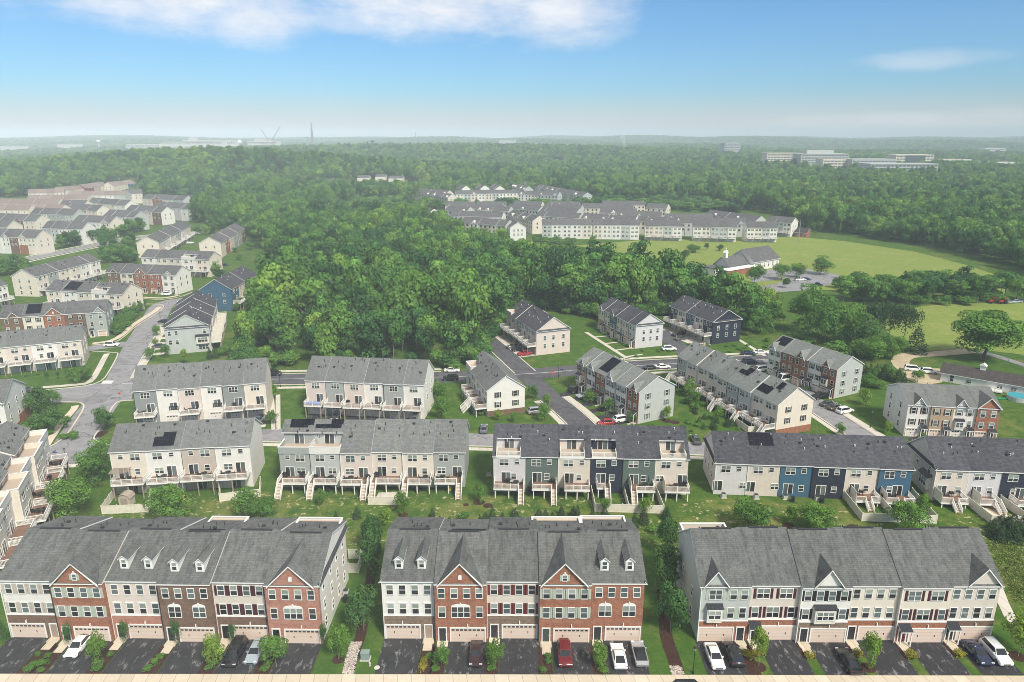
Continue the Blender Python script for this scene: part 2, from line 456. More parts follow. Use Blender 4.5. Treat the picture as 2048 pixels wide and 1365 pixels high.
def crown_mesh(seed, n, leaf, mat, kind='round', name='crown_leaves'):
    """crown in unit size: 1 wide, 1 high including the clear stem"""
    rng = np.random.default_rng(seed)
    if kind == 'cone':
        zz = 1 - np.sqrt(rng.random(n)) * .94
        lay = np.floor(zz * 13) / 13 + .5 / 13
        zz = zz * .45 + lay * .55
        th = rng.random(n) * 6.283
        lob = 1 + .18 * np.sin(th * 5 + lay * 40) + .12 * np.sin(th * 3 + lay * 17)
        r = .5 * (1 - zz) ** .85 * lob * (.55 + .45 * np.sqrt(rng.random(n)))
        pos = np.stack([r * np.cos(th), r * np.sin(th), zz - .12 * r], 1)
        nrm = np.stack([np.cos(th) * .5, np.sin(th) * .5, np.full(n, .8)], 1) + rng.normal(size=(n, 3)) * .35
        tint = rng.random(n) * .6 + .4 * rng.random(13)[np.clip((lay * 13).astype(int), 0, 12)]
    else:
        env = {'round': (.50, .44, .48, .2, 32), 'tall': (.51, .41, .48, .10, 34), 'spread': (.62, .48, .36, .40, 64), 'column': (.5, .40, .48, .05, 60),
               'bush': (.45, .44, .45, 0, 26), 'open': (.60, .44, .38, .3, 22)}[kind]
        cz, rx, rzz, cut, k = env
        d = rng.normal(size=(k, 3)); d /= np.linalg.norm(d, axis=1)[:, None]
        d[:, 2] = np.where(rng.random(k) < .7, np.abs(d[:, 2]), d[:, 2])
        rad = (.35 + .65 * rng.random(k) ** .5)
        wob = 1 + .25 * rng.normal(size=k)
        c = d * rad[:, None] * np.array([rx, rx, rzz]) * np.clip(wob, .6, 1.25)[:, None] * .8
        c[:, 2] += cz
        br = rng.uniform(.10, .20, k) * (1.0 if kind != 'column' else .8)
        w = br ** 2; w /= w.sum()
        bi = rng.choice(k, n, p=w)
        u = rng.normal(size=(n, 3)); u /= np.linalg.norm(u, axis=1)[:, None]
        fl = (u[:, 2] < 0) & (rng.random(n) < .55)
        u[fl, 2] *= -1
        rr = br[bi] * (.72 + .36 * rng.random(n) ** .5)
        pos = c[bi] + u * rr[:, None] * np.array([1.05, 1.05, .8])
        pos[:, 2] = np.clip(pos[:, 2], .05, 1.02)
        nrm = u * 1.0 + rng.normal(size=(n, 3)) * .30 + np.array([0, 0, .15])
        tint = np.clip(.5 * rng.random(k)[bi] + .35 * rng.random(n) + .15 * (u[:, 2] * .5 + .5), 0, 1)
    nrm /= np.linalg.norm(nrm, axis=1)[:, None]
    return leaf_mesh(name, pos, nrm, leaf * rng.uniform(.6, 1.3, n), tint, mat, rng)


def trunk_mesh(seed, r=.022, top=.62, limbs=5, mat=BARK, low=.32):
    rng = random.Random(seed)
    mb = MB()
    p = Vector((0, 0, -.01)); rr = r
    pts = [p]
    for k in range(1, 5):
        pts.append(Vector((rng.uniform(-.02, .02), rng.uniform(-.02, .02), top * k / 4)))
    for k in range(4):
        mb.cyl(pts[k], pts[k + 1], r * (1 - .2 * k), r * (1 - .2 * (k + 1)), 8)
    for k in range(limbs):
        a = 6.283 * k / limbs + rng.uniform(-.5, .5)
        z0 = low + (top - low) * rng.random()
        q = Vector((math.cos(a) * .26, math.sin(a) * .26, z0 + rng.uniform(.14, .26)))
        m = (Vector((0, 0, z0)) + q) / 2 + Vector((0, 0, -.02))
        mb.cyl((0, 0, z0), m, r * .55, r * .38, 6); mb.cyl(m, q, r * .38, r * .12, 6)
    return mb.mesh('tree_trunk', mat)


WOODC = [crown_mesh(100 + i, 2300, .040, LEAF, ('round', 'round', 'tall', 'round', 'open')[i % 5]) for i in range(10)]
WOODT = [trunk_mesh(200 + i, .016, .66, 5, BARKP if i % 3 == 0 else BARK) for i in range(3)]
YOUNGC = [crown_mesh(300 + i, 2400, .032, LEAFG, ('round', 'tall', 'open')[i % 3]) for i in range(5)]
YOUNGT = trunk_mesh(320, .012, .6, 5, BARKP, .35)
YARDC = [crown_mesh(340 + i, 4600, .024, LEAFM, 'round') for i in range(4)]
DARKC = [crown_mesh(360 + i, 4200, .028, LEAFD, ('tall', 'round')[i % 2]) for i in range(3)]
CONEC = [crown_mesh(380 + i, 1500, .035, NEEDLE, 'cone') for i in range(3)]
PINEC = [crown_mesh(390 + i, 2600, .024, NEEDLE, ('open', 'spread')[i % 2]) for i in range(2)]
COLC = [crown_mesh(400 + i, 2600, .022, LEAFD, 'column') for i in range(2)]
BUSHC = [crown_mesh(420 + i, 700, .05, LEAFM, 'bush') for i in range(3)]
GOLDC = [crown_mesh(430 + i, 700, .05, GOLD, 'bush') for i in range(2)]
LONEC = crown_mesh(444, 14000, .022, LEAFM, 'spread')
TK = {'wood': (WOODC, WOODT), 'young': (YOUNGC, [YOUNGT]), 'yard': (YARDC, [WOODT[1]]), 'dark': (DARKC, [WOODT[1]]), 'cone': (CONEC, [WOODT[1]]),
      'pine': (PINEC, [WOODT[2]]), 'column': (COLC, [WOODT[1]]), 'lone': ([LONEC], [trunk_mesh(445, .03, .6, 9, BARK, .25)])}
TI = [0]
def tree(p, h, w, kind, label, group=None, cat='tree', name=None):
    TI[0] += 1
    cr, tr = TK[kind]
    nm = name or {'cone': 'conifer', 'pine': 'pine_tree', 'column': 'columnar_cypress', 'young': 'street_tree', 'lone': 'shade_tree', 'wood': 'woodland_tree'}.get(kind, 'garden_tree')
    o = thing(nm, label, cat, p, random.uniform(0, 6.28), group)
    ob('trunk', tr[TI[0] % len(tr)], o, sc=(w * 1.0, w * 1.0, h))
    ob('crown', cr[TI[0] % len(cr)], o, rz=random.uniform(0, 6), sc=(w, w, h))
    return o
def bush(p, h, w, label, gold=False, group=None, name='shrub'):
    TI[0] += 1
    L = GOLDC if gold else BUSHC
    o = ob(name, L[TI[0] % len(L)], None, (p[0], p[1], -.05 * h), random.uniform(0, 6), (w * 1.1, w * 1.1, h * 1.1))
    return tag(o, label, 'shrub', group)


# ------------------------------------------------------------------ building details
def window_mesh(w, h, cols, arch, gl, cap):
    mb = MB(); b = .075
    mb.box(-w / 2 - b, -w / 2, -.07, 0, -h / 2 - b, h / 2 + b); mb.box(w / 2, w / 2 + b, -.07, 0, -h / 2 - b, h / 2 + b)
    mb.box(-w / 2, w / 2, -.07, 0, h / 2, h / 2 + b); mb.box(-w / 2 - b * .0, w / 2, -.09, 0, -h / 2 - b, -h / 2)
    for k in range(1, cols):
        xx = -w / 2 + w * k / cols
        mb.box(xx - .05, xx + .05, -.068, 0, -h / 2, h / 2)
    for k in range(cols):
        xa = -w / 2 + w * k / cols + (.05 if k else 0); xb = -w / 2 + w * (k + 1) / cols - (.05 if k < cols - 1 else 0)
        mb.box(xa, xb, -.062, -.02, -.03, .03)
    if cap: mb.box(-w / 2 - b - .08, w / 2 + b + .08, -.1, 0, h / 2 + b, h / 2 + b + .14)
    if arch:
        n = 8; pts = []
        for k in range(n + 1):
            a = math.pi * k / n
            pts.append((-(w / 2 + b) * math.cos(a), -.08, h / 2 + b + (.42 if w > 1.5 else .22) * math.sin(a)))
        mb.prism(pts, (0, .08, 0))
        mb.box(-.09, .09, -.14, 0, h / 2 + b + (.3 if w > 1.5 else .14), h / 2 + b + (.62 if w > 1.5 else .4))
    g = MB()
    g.poly([(-w / 2, -.022, -h / 2), (w / 2, -.022, -h / 2), (w / 2, -.022, 0), (-w / 2, -.022, 0)], 0)
    g.poly([(-w / 2, -.022, 0), (w / 2, -.022, 0), (w / 2, -.022, h / 2), (-w / 2, -.022, h / 2)], 1)
    return mb, g


def win(par, x, y, z, w, h, cols=1, rz=0, arch=0, cap=0, sub=False):
    gl = random.choice((0, 1, 1, 1, 2))
    key = ('win', w, h, cols, arch, gl, cap, sub)
    def mk():
        mb, g = window_mesh(w, h, cols, arch, gl, cap)
        mats = {0: (GLASS[0], GLASS[0]), 1: (GLASS[0], GLASS[1]), 2: (GLASS[2], GLASS[2])}[gl]
        if sub: return mb.mesh('window_frame', WHITE), g.mesh('window_pane', mats)
        base = len(mb.v)
        mb.v += g.v; mb.f += [tuple(i + base for i in f) for f in g.f]; mb.m += [1 + i for i in g.m]
        return mb.mesh('window', (WHITE,) + mats), None
    a, b = cached(key, mk)
    o = ob('window', a, par, (x, y, z), rz)
    if b: ob('pane', b, o)
    return o


def plainbox(name, par, x0, x1, y0, y1, z0, z1, mat):
    def mk():
        mb = MB(); mb.box(0, x1 - x0, 0, y1 - y0, 0, z1 - z0); return mb.mesh(name, mat)
    return ob(name, cached(('box', name, mat.name, round(x1 - x0, 3), round(y1 - y0, 3), round(z1 - z0, 3)), mk), par, (x0, y0, z0))


def shutter(par, x, y, z, h, col, rz=0):
    def mk():
        mb = MB(); mb.box(-.17, .17, -.05, 0, -h / 2, h / 2); return mb.mesh('shutter', SHUT[col])
    return ob('shutter', cached(('shut', h, col), mk), par, (x, y, z), rz)


def garage(par, x, y, w, col='beige', h=2.25, glass=True):
    def mk():
        mb = MB()
        mb.box(-w / 2 - .16, -w / 2, -.1, 0, 0, h + .16, 1); mb.box(w / 2, w / 2 + .16, -.1, 0, 0, h + .16, 1); mb.box(-w / 2, w / 2, -.1, 0, h, h + .16, 1)
        for k in range(4):
            z0 = .02 + k * (h - .02) / 4
            mb.box(-w / 2, w / 2, -.035, 0, z0, z0 + (h - .02) / 4 - .035, 0)
        mb.poly([(-w / 2, -.008, 0), (w / 2, -.008, 0), (w / 2, -.008, h), (-w / 2, -.008, h)], 3)
        if glass:
            n = 8 if w > 3.5 else 4
            for k in range(n):
                xx = -w / 2 + w * (k + .5) / n
                mb.box(xx - w / n * .36, xx + w / n * .36, -.045, -.03, h - .40, h - .16, 2)
        for sx in ((-.25, .25) if w > 3.5 else (-.06,)):
            mb.box(w * sx - .05, w * sx + .05, -.07, -.035, h * .42, h * .56, 2)
        return mb.mesh('garage_door', (GAR[col], WHITE, GLASS[0], VENT))
    return ob('garage_door', cached(('gar', w, col, h, glass), mk), par, (x, y, 0))


def front_door(par, x, y, col='dark', w=.95, h=2.15, z=.15):
    def mk():
        mb = MB()
        mb.box(-w / 2 - .14, -w / 2, -.1, 0, 0, h + .14, 1); mb.box(w / 2, w / 2 + .14, -.1, 0, 0, h + .14, 1); mb.box(-w / 2, w / 2, -.1, 0, h, h + .14, 1)
        mb.box(-w / 2, w / 2, -.03, 0, 0, h, 0)
        for a in (-.24, .24):
            for z0, z1 in ((.2, .9), (1.05, 1.95)): mb.box(a * w - .15, a * w + .15, -.045, -.03, z0, z1, 0)
        mb.box(w / 2 - .12, w / 2 - .05, -.08, -.03, .95, 1.08, 2)
        mb.box(-w / 2 - .3, w / 2 + .3, -1.1, 0, -.16, -.01, 3)
        return mb.mesh('front_door', (DOOR[col], WHITE, STEEL, CONC))
    return ob('front_door', cached(('door', col, w, h), mk), par, (x, y, z))


def slider(par, x, y, z, w=1.75, h=2.05, rz=0):
    gl = random.choice((0, 0, 2))
    def mk():
        mb = MB(); b = .1
        mb.box(-w / 2 - b, -w / 2, -.07, 0, 0, h + b); mb.box(w / 2, w / 2 + b, -.07, 0, 0, h + b); mb.box(-w / 2, w / 2, -.07, 0, h, h + b)
        mb.box(-.05, .05, -.06, 0, 0, h)
        mb.poly([(-w / 2, -.02, 0), (-.05, -.02, 0), (-.05, -.02, h), (-w / 2, -.02, h)], 1)
        mb.poly([(.05, -.02, 0), (w / 2, -.02, 0), (w / 2, -.02, h), (.05, -.02, h)], 2)
        return mb.mesh('sliding_door', (WHITE, GLASS[gl], GLASS[2 if gl == 0 else 0]))
    return ob('sliding_door', cached(('slide', w, h, gl), mk), par, (x, y, z), rz)


def rail(mb, p, q, h=1.0, dense=True):
    p, q = Vector(p), Vector(q); L = (q - p).length
    u = Vector((0, 0, 1))
    mb.bar(p + u * h, q + u * h, .11, .09); mb.bar(p + u * .12, q + u * .12, .06, .06)
    n = max(1, round(L / 1.9))
    for k in range(n + 1):
        c = p.lerp(q, k / n); mb.box(c.x - .07, c.x + .07, c.y - .07, c.y + .07, c.z, c.z + h + .12)
    if dense:
        m = int(L / .17)
        for k in range(m):
            c = p.lerp(q, (k + .5) / m); mb.bar(c + u * .15, c + u * (h - .04), .045)


def deck(par, x0, x1, z, dep, stair=None, posts=True, floor=WOOD, run=2.4, privacy=None, sw=1.05):
    mb = MB(); mb.box(x0, x1, -dep, -.003, z - .1, z)
    d = ob('deck', mb.mesh('deck_floor', floor), par)
    fb = MB(); fb.box(x0 - .03, x1 + .03, -dep - .05, -dep, z - .32, z + .02); fb.box(x0 - .05, x0, -dep, 0, z - .32, z + .02); fb.box(x1, x1 + .05, -dep, 0, z - .32, z + .02)
    ob('rim_board', fb.mesh('deck_rim', WHITE), d)
    rb = MB(); e = .06
    xs = [(x0 + e, x1 - e)]
    if stair == 'L': xs = [(x0 + sw, x1 - e)]
    if stair == 'R': xs = [(x0 + e, x1 - sw)]
    if stair == 'M': xm = (x0 + x1) / 2; xs = [(x0 + e, xm - sw / 2), (xm + sw / 2, x1 - e)]
    for a, b in xs: rail(rb, (a, -dep + e, z), (b, -dep + e, z))
    rail(rb, (x0 + e, -.1, z), (x0 + e, -dep + e, z)); rail(rb, (x1 - e, -.1, z), (x1 - e, -dep + e, z))
    ob('railing', rb.mesh('deck_railing', WHITE), d)
    if privacy:
        px = x0 if privacy == 'L' else x1
        pb = MB(); pb.box(px - .04, px + .04, -dep, -.05, z, z + 1.9); ob('privacy_panel', pb.mesh('privacy_panel', CREAMT), d)
    if posts:
        def mk():
            q = MB(); q.box(-.09, .09, -.09, .09, 0, z - .1); return q.mesh('deck_post', WHITE if z < 2.5 else POSTW)
        me = cached(('dpost', z), mk)
        n = 2 if x1 - x0 < 4.5 else 3
        for k in range(n): ob('post', me, d, (x0 + .3 + (x1 - x0 - .6) * k / (n - 1), -dep + .25, 0))
    if stair:
        sx = {'L': x0 + sw / 2, 'R': x1 - sw / 2, 'M': (x0 + x1) / 2}[stair]
        sb = MB(); n = max(4, int(z / .2))
        for k in range(n):
            zz = z * (1 - (k + 1) / (n + 1)); yy = -dep - run * (k + .5) / n
            sb.box(sx - sw / 2 + .06, sx + sw / 2 - .06, yy - run / n * .55, yy + run / n * .45, zz - .05, zz, 1)
            sb.box(sx - sw / 2 + .06, sx + sw / 2 - .06, yy + run / n * .38, yy + run / n * .45, zz - .03, zz + .15, 0)
        for s in (-1, 1):
            xx = sx + s * (sw / 2)
            sb.bar((xx, -dep, z - .15), (xx, -dep - run, -.0), .06, .26)
            rail(sb, (xx, -dep, z - .02), (xx, -dep - run, .02), .95)
        ob('stair', sb.mesh('deck_stair', (WHITE, WOODL)), d)
    return d


def grill(p, rz, label):
    o = thing('grill', label, 'grill', p, rz)
    mb = MB(); mb.box(-.35, .35, -.28, .28, .75, 1.0)
    for k in range(5):
        a = math.pi * k / 5; b = math.pi * (k + 1) / 5
        mb.poly([(-.35, -.28 * math.cos(a), 1 + .28 * math.sin(a)), (.35, -.28 * math.cos(a), 1 + .28 * math.sin(a)), (.35, -.28 * math.cos(b), 1 + .28 * math.sin(b)), (-.35, -.28 * math.cos(b), 1 + .28 * math.sin(b))])
    mb.box(-.7, -.35, -.2, .2, .88, .93); mb.box(.35, .7, -.2, .2, .88, .93)
    ob('hood', mb.mesh('grill_hood', DARK), o)
    mb = MB()
    for a in (-.3, .3):
        for b in (-.22, .22): mb.box(a - .03, a + .03, b - .03, b + .03, 0, .75)
    ob('stand', mb.mesh('grill_stand', DARK), o)


def patio_set(p, rz, label, col=DARK):
    o = thing('patio_table', label, 'patio table', p, rz)
    mb = MB(); mb.cyl((0, 0, .7), (0, 0, .74), .6, .6, 14); ob('tabletop', mb.mesh('patio_tabletop', col), o)
    mb = MB(); mb.cyl((0, 0, 0), (0, 0, .7), .05, .05, 8); mb.cyl((0, 0, 0), (0, 0, .04), .3, .3, 10); ob('pedestal', mb.mesh('patio_pedestal', col), o)


def patio_chair(p, rz, label, group, col=None):
    o = thing('patio_chair', label, 'chair', p, rz, group)
    def mk():
        a = MB(); a.box(-.28, .28, -.28, .28, .38, .48)
        b = MB(); b.prism([(-.28, .22, .45), (.28, .22, .45), (.28, .38, .98), (-.28, .38, .98)], (0, .06, 0))
        c = MB(); c.box(-.03, .03, -.03, .03, 0, .4)
        return [q.mesh('patio_chair_part', col or DARK) for q in (a, b, c)]
    s, b, l = cached(('pchair', (col or DARK).name), mk)
    ob('seat', s, o); ob('backrest', b, o)
    for a in (-.25, .25):
        for c in (-.25, .25): ob('leg', l, o, (a, c, 0))


def loc2w(o, x, y, z):
    c, s = math.cos(o.rotation_euler[2]), math.sin(o.rotation_euler[2])
    return (o.location.x + x * c - y * s, o.location.y + x * s + y * c, o.location.z + z)


# ------------------------------------------------------------------ the townhouse
def roof_piece(mb, w0, w1, d, eave, rise, s0, s1, back=False, th=.2, bu=0):
    """strip of one slope between x=w0..w1 and slope fractions s0..s1"""
    def P(x, s):
        yy = s * d / 2
        return (x, d - yy if back else yy, eave + bu + (rise - bu) * s + th)
    q = [P(w0, s0), P(w1, s0), P(w1, s1), P(w0, s1)]
    if back: q = q[::-1]
    mb.prism(q, (0, 0, -th + .02), 0, 1, 1)


def unit(P, rz, w, d, eave, rise, u, label, group, roof, ends=(0, 0), detail=2, name='townhouse'):
    """one house of a row. u: dict of its looks. detail 2 = nearest rows, 1 = middle distance, 0 = far"""
    g = u.get
    o = thing(name, label, 'townhouse', P, rz, group)
    c = SID[g('c', 'w')]
    nf, nb = g('notch'), g('bnotch')
    ov = .3 if detail else .2
    rf = MB(); so_ = -ov / (d / 2)
    xl, xr = (-.28 if ends[0] else 0), (w + .28 if ends[1] else w)
    if nf:
        xa, xb, sc_ = nf[0] * w, nf[1] * w, nf[2]
        if nf[0] > .01: roof_piece(rf, xl, xa, d, eave, rise, so_, 1)
        else: xa = xl
        if nf[1] < .99: roof_piece(rf, xb, xr, d, eave, rise, so_, 1)
        else: xb = xr
        roof_piece(rf, xa, xb, d, eave, rise, sc_ - .09, 1)
    else:
        roof_piece(rf, xl, xr, d, eave, rise, so_, 1)
    roof_piece(rf, xl, xr, d, eave, rise, so_, 1, True, bu=g('bu', 0))
    ro = ob('roof', rf.mesh('townhouse_roof', (ROOF[roof], WHITE)), o)
    wb = MB(); e = .004
    if nf:
        xa, xb, sc_ = max(e, nf[0] * w), min(w - e, nf[1] * w), nf[2]
        wb.box(e, w - e, 0, d, 0, eave)
        tri = [(0, eave), (d, eave), (d / 2, eave + rise)]
        cut = [(sc_ * d / 2, eave), (d, eave), (d / 2, eave + rise), (sc_ * d / 2, eave + rise * sc_)]
        for x0, x1, pl in ((e, xa, tri), (xa, xb, cut), (xb, w - e, tri)):
            if x1 - x0 > .02: wb.prism([(x0, a, b) for a, b in pl][::-1], (x1 - x0, 0, 0))
    else:
        wb.prism([(e, a, b) for a, b in ((0, 0), (d, 0), (d, eave + g('bu', 0)), (d / 2, eave + rise), (0, eave))][::-1], (w - 2 * e, 0, 0))
    ob('wall', wb.mesh('townhouse_wall', c), o)
    yf = 0.0
    hb = g('hb', 0)
    if g('base'):
        full = hb > eave - .5
        vb = MB(); vb.box(.01, w - .01, -.12, -.002, 0, eave - .02 if full else hb)
        if full and g('step'): vb.box(-.004, .01, -.12, g('step'), 0, eave - .02); vb.box(w - .01, w + .004, -.12, g('step'), 0, eave - .02)
        if ends[0] and g('sb'): vb.box(-.11, .002, -.12, d - .01, 0, g('sb'))
        if ends[1] and g('sb'): vb.box(w - .002, w + .11, -.12, d - .01, 0, g('sb'))
        ob('brick_front' if g('base') not in 'ST' else 'stone_front', vb.mesh('townhouse_veneer', BRK[g('base')]), o)
        if not full:
            tb = MB(); tb.box(.0, w, -.15, 0, hb + .003, hb + .14); ob('band_trim', tb.mesh('band_trim', WHITE), o)
        yf = -.122
    return o, ro, yf


def row_windows(o, w, z, h, code, y, sh=None, arch=0, cap=0, sub=False, ww=.88):
    """one storey of windows: 4 / dd / sds / sts / aa / d11 / 3 / 2 ..."""
    sets = {'4': [(.14, 1), (.38, 1), (.62, 1), (.86, 1)], 'dd': [(.27, 2), (.73, 2)], 'sds': [(.14, 1), (.5, 2), (.87, 1)], 'sts': [(.14, 1), (.5, 3), (.86, 1)],
            'aa': [(.27, 2), (.73, 2)], 'd11': [(.30, 2), (.66, 1), (.88, 1)], '11': [(.66, 1), (.88, 1)], 's_s': [(.13, 1), (.87, 1)],
            '2': [(.27, 1), (.73, 1)], 'd1': [(.3, 2), (.78, 1)], '1d': [(.22, 1), (.7, 2)], 't': [(.5, 3)], '1': [(.75, 1)]}[code]
    for fx, n in sets:
        a = arch and n > 1
        win(o, fx * w, y, z, ww * n if n == 1 else ww * n * .95, h, n, 0, 1 if a else (arch if n == 1 and arch == 2 else 0), cap and not a, sub)
        if sh:
            for s in (-1, 1): shutter(o, fx * w + s * (ww * n * .5 + .30), y, z, h + .1, sh)


def cross_gable(o, gx, gw, gh, d, eave, rise, roofmat, wallmat, y=-.13, kind='vent', sh=None):
    tp = rise / (d / 2); k = gh / (gw / 2); oh = .28
    R_ = Vector((gx, gh / tp + .1, eave + gh + .26))
    y0 = y - .32
    A = Vector((gx - gw / 2 - oh, y0, eave - oh * k + .26)); B = Vector((gx + gw / 2 + oh, y0, eave - oh * k + .26)); T = Vector((gx, y0, eave + gh + .26))
    yl = (-oh * k) / tp
    A2 = Vector((A.x, yl, A.z)); B2 = Vector((B.x, yl, B.z))
    mb = MB()
    mb.prism([A, T, R_, A2][::-1], (0, 0, -.22), 0, 1, 1); mb.prism([B, B2, R_, T][::-1], (0, 0, -.22), 0, 1, 1)
    ob('gable_roof', mb.mesh('gable_roof', (roofmat, WHITE)), o)
    mb = MB(); mb.prism([(gx - gw / 2, y, eave - .05), (gx + gw / 2, y, eave - .05), (gx, y, eave + gh)], (0, gh / tp * .8 + .2, 0))
    ob('gable_wall', mb.mesh('gable_wall', wallmat), o)
    z = eave + gh * .33
    if kind == 'vent':
        mb = MB(); mb.prism([(gx - .24, y, z - .3), (gx + .24, y, z - .3), (gx + .24, y, z + .3), (gx, y, z + .45), (gx - .24, y, z + .3)], (0, -.06, 0)); ob('gable_vent', mb.mesh('gable_vent', WHITE), o)
    elif kind == 'window':
        win(o, gx, y, z, .55, .85, 1, arch=2, sub=True)
        if sh:
            for s in (-1, 1): shutter(o, gx + s * .5, y, z, .95, sh)


def dormer(o, x, d, eave, rise, roofmat, s=.2, w=1.15, h=1.7):
    tp = rise / (d / 2); y = s * d / 2; z = eave + rise * s + .15; L = (h + .5) / tp
    dm = MB(); dm.prism([(x - w / 2, y, z - .3), (x + w / 2, y, z - .3), (x + w / 2, y, z + h), (x, y, z + h + .45), (x - w / 2, y, z + h)], (0, L, 0))
    dd = ob('dormer', dm.mesh('dormer_box', WHITE), o)
    mb = MB(); ez = z + h - .02; yy = y - .22
    for s_ in (-1, 1):
        q = [(x + s_ * (w / 2 + .18), yy, ez - .1), (x, yy, ez + .58), (x, y + L + .3, ez + .58), (x + s_ * (w / 2 + .18), y + L * .9, ez - .1)]
        mb.prism(q if s_ > 0 else q[::-1], (0, 0, -.12), 0, 1, 1)
    ob('dormer_roof', mb.mesh('dormer_roof', (roofmat, WHITE)), dd)
    win(dd, x, y - .002, z + h * .52, .62, 1.15, 1)


def canopy(o, x, y, w=1.7, z=2.75, post=True, mat=None):
    mb = MB(); mb.prism([(x - w / 2, y - 1.2, z), (x + w / 2, y - 1.2, z), (x + w / 2, y, z + .55), (x - w / 2, y, z + .55)], (0, 0, -.14), 0, 1, 1)
    cn = ob('canopy', mb.mesh('door_canopy', (mat or SEAM, WHITE)), o)
    if post:
        mb = MB()
        for s in (-1, 1): mb.box(x + s * (w / 2 - .12) - .07, x + s * (w / 2 - .12) + .07, y - 1.1, y - .96, 0, z - .1)
        ob('canopy_post', mb.mesh('canopy_post', WHITE), cn)


def bay(o, x, y, z0, w, h, cols, roofm=None):
    mb = MB(); mb.box(x - w / 2, x + w / 2, y - .6, y, z0, z0 + h)
    b = ob('bay', mb.mesh('bay_box', CREAMT), o)
    mb = MB(); mb.prism([(x - w / 2 - .12, y - .75, z0 + h + .03), (x + w / 2 + .12, y - .75, z0 + h + .03), (x + w / 2 + .12, y, z0 + h + .42), (x - w / 2 - .12, y, z0 + h + .42)], (0, 0, -.1))
    ob('bay_roof', mb.mesh('bay_roof', SEAM), b)
    win(b, x, y - .602, z0 + h * .55, w * .78, h * .55, cols)


def vents(ro, w, d, eave, rise, back=False, n=4, big=True, light=False):
    def pm():
        mb = MB(); mb.cyl((0, 0, 0), (0, 0, .55), .07, .06, 8); mb.cyl((0, 0, 0), (0, 0, .08), .16, .1, 8); return mb.mesh('vent_pipe', VENT)
    def bm():
        mb = MB(); mb.box(-.22, .22, -.18, .18, 0, .2); mb.box(-.27, .27, -.22, .22, .2, .24); return mb.mesh('roof_vent', VENT)
    def cm():
        mb = MB(); mb.cyl((0, 0, 0), (0, 0, .4), .07, .06, 8); mb.cyl((0, 0, .36), (0, 0, .46), .12, .10, 8); return mb.mesh('white_flue', WHITE)
    rng = random
    for k in range(n):
        x = w * rng.uniform(.15, .85); s = rng.uniform(.42, .9)
        y = s * d / 2; z = eave + rise * s + .18
        if back: y = d - y
        if big and k % 3 == 2: ob('roof_vent', cached('rvent', bm), ro, (x, y, z + .08))
        elif light and k % 2: ob('flue', cached('flue', cm), ro, (x, y, z - .03))
        else: ob('vent_pipe', cached('vpipe', pm), ro, (x, y, z - .03))


def solar(ro, w, d, eave, rise, x0, x1, s0, s1, back=False):
    nx, ny = (x1 - x0) * w, (s1 - s0) * math.hypot(d / 2, rise)
    mb = MB(); mb.box(0, nx, 0, ny, 0, .06)
    p = ob('solar_panel', mb.mesh('solar_panel', SOLAR), ro)
    a = math.atan2(rise, d / 2)
    p.location = (x0 * w, s0 * d / 2, eave + rise * s0 + .31)
    p.rotation_euler = (a, 0, 0)
    if back:
        p.location = (x1 * w, d - s0 * d / 2, eave + rise * s0 + .31); p.rotation_euler = (a, 0, math.pi)


def end_windows(o, w, d, side, cols, zs, sh=None, ww=.85, hh=1.45):
    """windows on an end wall; side -1 left, 1 right; cols = fractions of the depth"""
    for z in zs:
        for f in cols:
            if side > 0:
                win(o, w - .003, f * d, z, ww, hh, 1, R(90))
                if sh:
                    for s in (-1, 1): shutter(o, w - .003, f * d + s * .7, z, hh, sh, R(90))
            else:
                win(o, .003, f * d, z, ww, hh, 1, R(-90))
                if sh:
                    for s in (-1, 1): shutter(o, .003, f * d + s * .7, z, hh, sh, R(-90))


def pent_strip(o, w, d, eave, side):
    x0, x1 = ((-.45, -.004) if side < 0 else (w + .004, w + .45))
    mb = MB()
    xo, xi = (x0, x1) if side < 0 else (x1, x0)
    mb.prism([(xo, -.3, eave - .1), (xo, d + .3, eave - .1), (xi, d + .3, eave + .35), (xi, -.3, eave + .35)], (0, 0, -.12), 0, 1, 1)
    ob('pent_roof', mb.mesh('pent_roof', (ROOF['pent'], WHITE)), o)


# ------------------------------------------------------------------ cars
def paint(name, col, metal=.0):
    m = material('paint_' + name, color=col, rough=.25, spec=.5, metal=metal)
    m.node_tree.nodes['Principled BSDF'].inputs['Coat Weight'].default_value = .6
    m.node_tree.nodes['Principled BSDF'].inputs['Coat Roughness'].default_value = .06
    return m
PAINT = {k: paint(k, c, mt) for k, c, mt in (('white', (.80, .80, .79), 0), ('black', (.010, .010, .012), 0), ('red', (.16, .008, .012), .2), ('crimson', (.36, .015, .02), 0), ('silver', (.52, .53, .55), .5),
                                            ('slate', (.17, .20, .25), .4), ('navy', (.012, .022, .07), .2), ('grey', (.10, .105, .11), .4), ('plum', (.06, .03, .035), .4), ('ice', (.45, .52, .58), .3), ('olive', (.10, .10, .06), .3), ('tractor', (.35, .04, .015), 0))}
CGLASS = material('car_glass', color=(.012, .014, .018), rough=.04, spec=.8)
TYRE = material('tyre_rubber', color=(.015, .015, .016), rough=.85)
RIM = material('alloy_rim', color=(.45, .46, .48), rough=.3, metal=.8)
HEADL = material('headlight_lens', color=(.75, .78, .8), rough=.1, spec=.7)
TAILL = material('tail_lens', color=(.35, .01, .01), rough=.2, spec=.6)
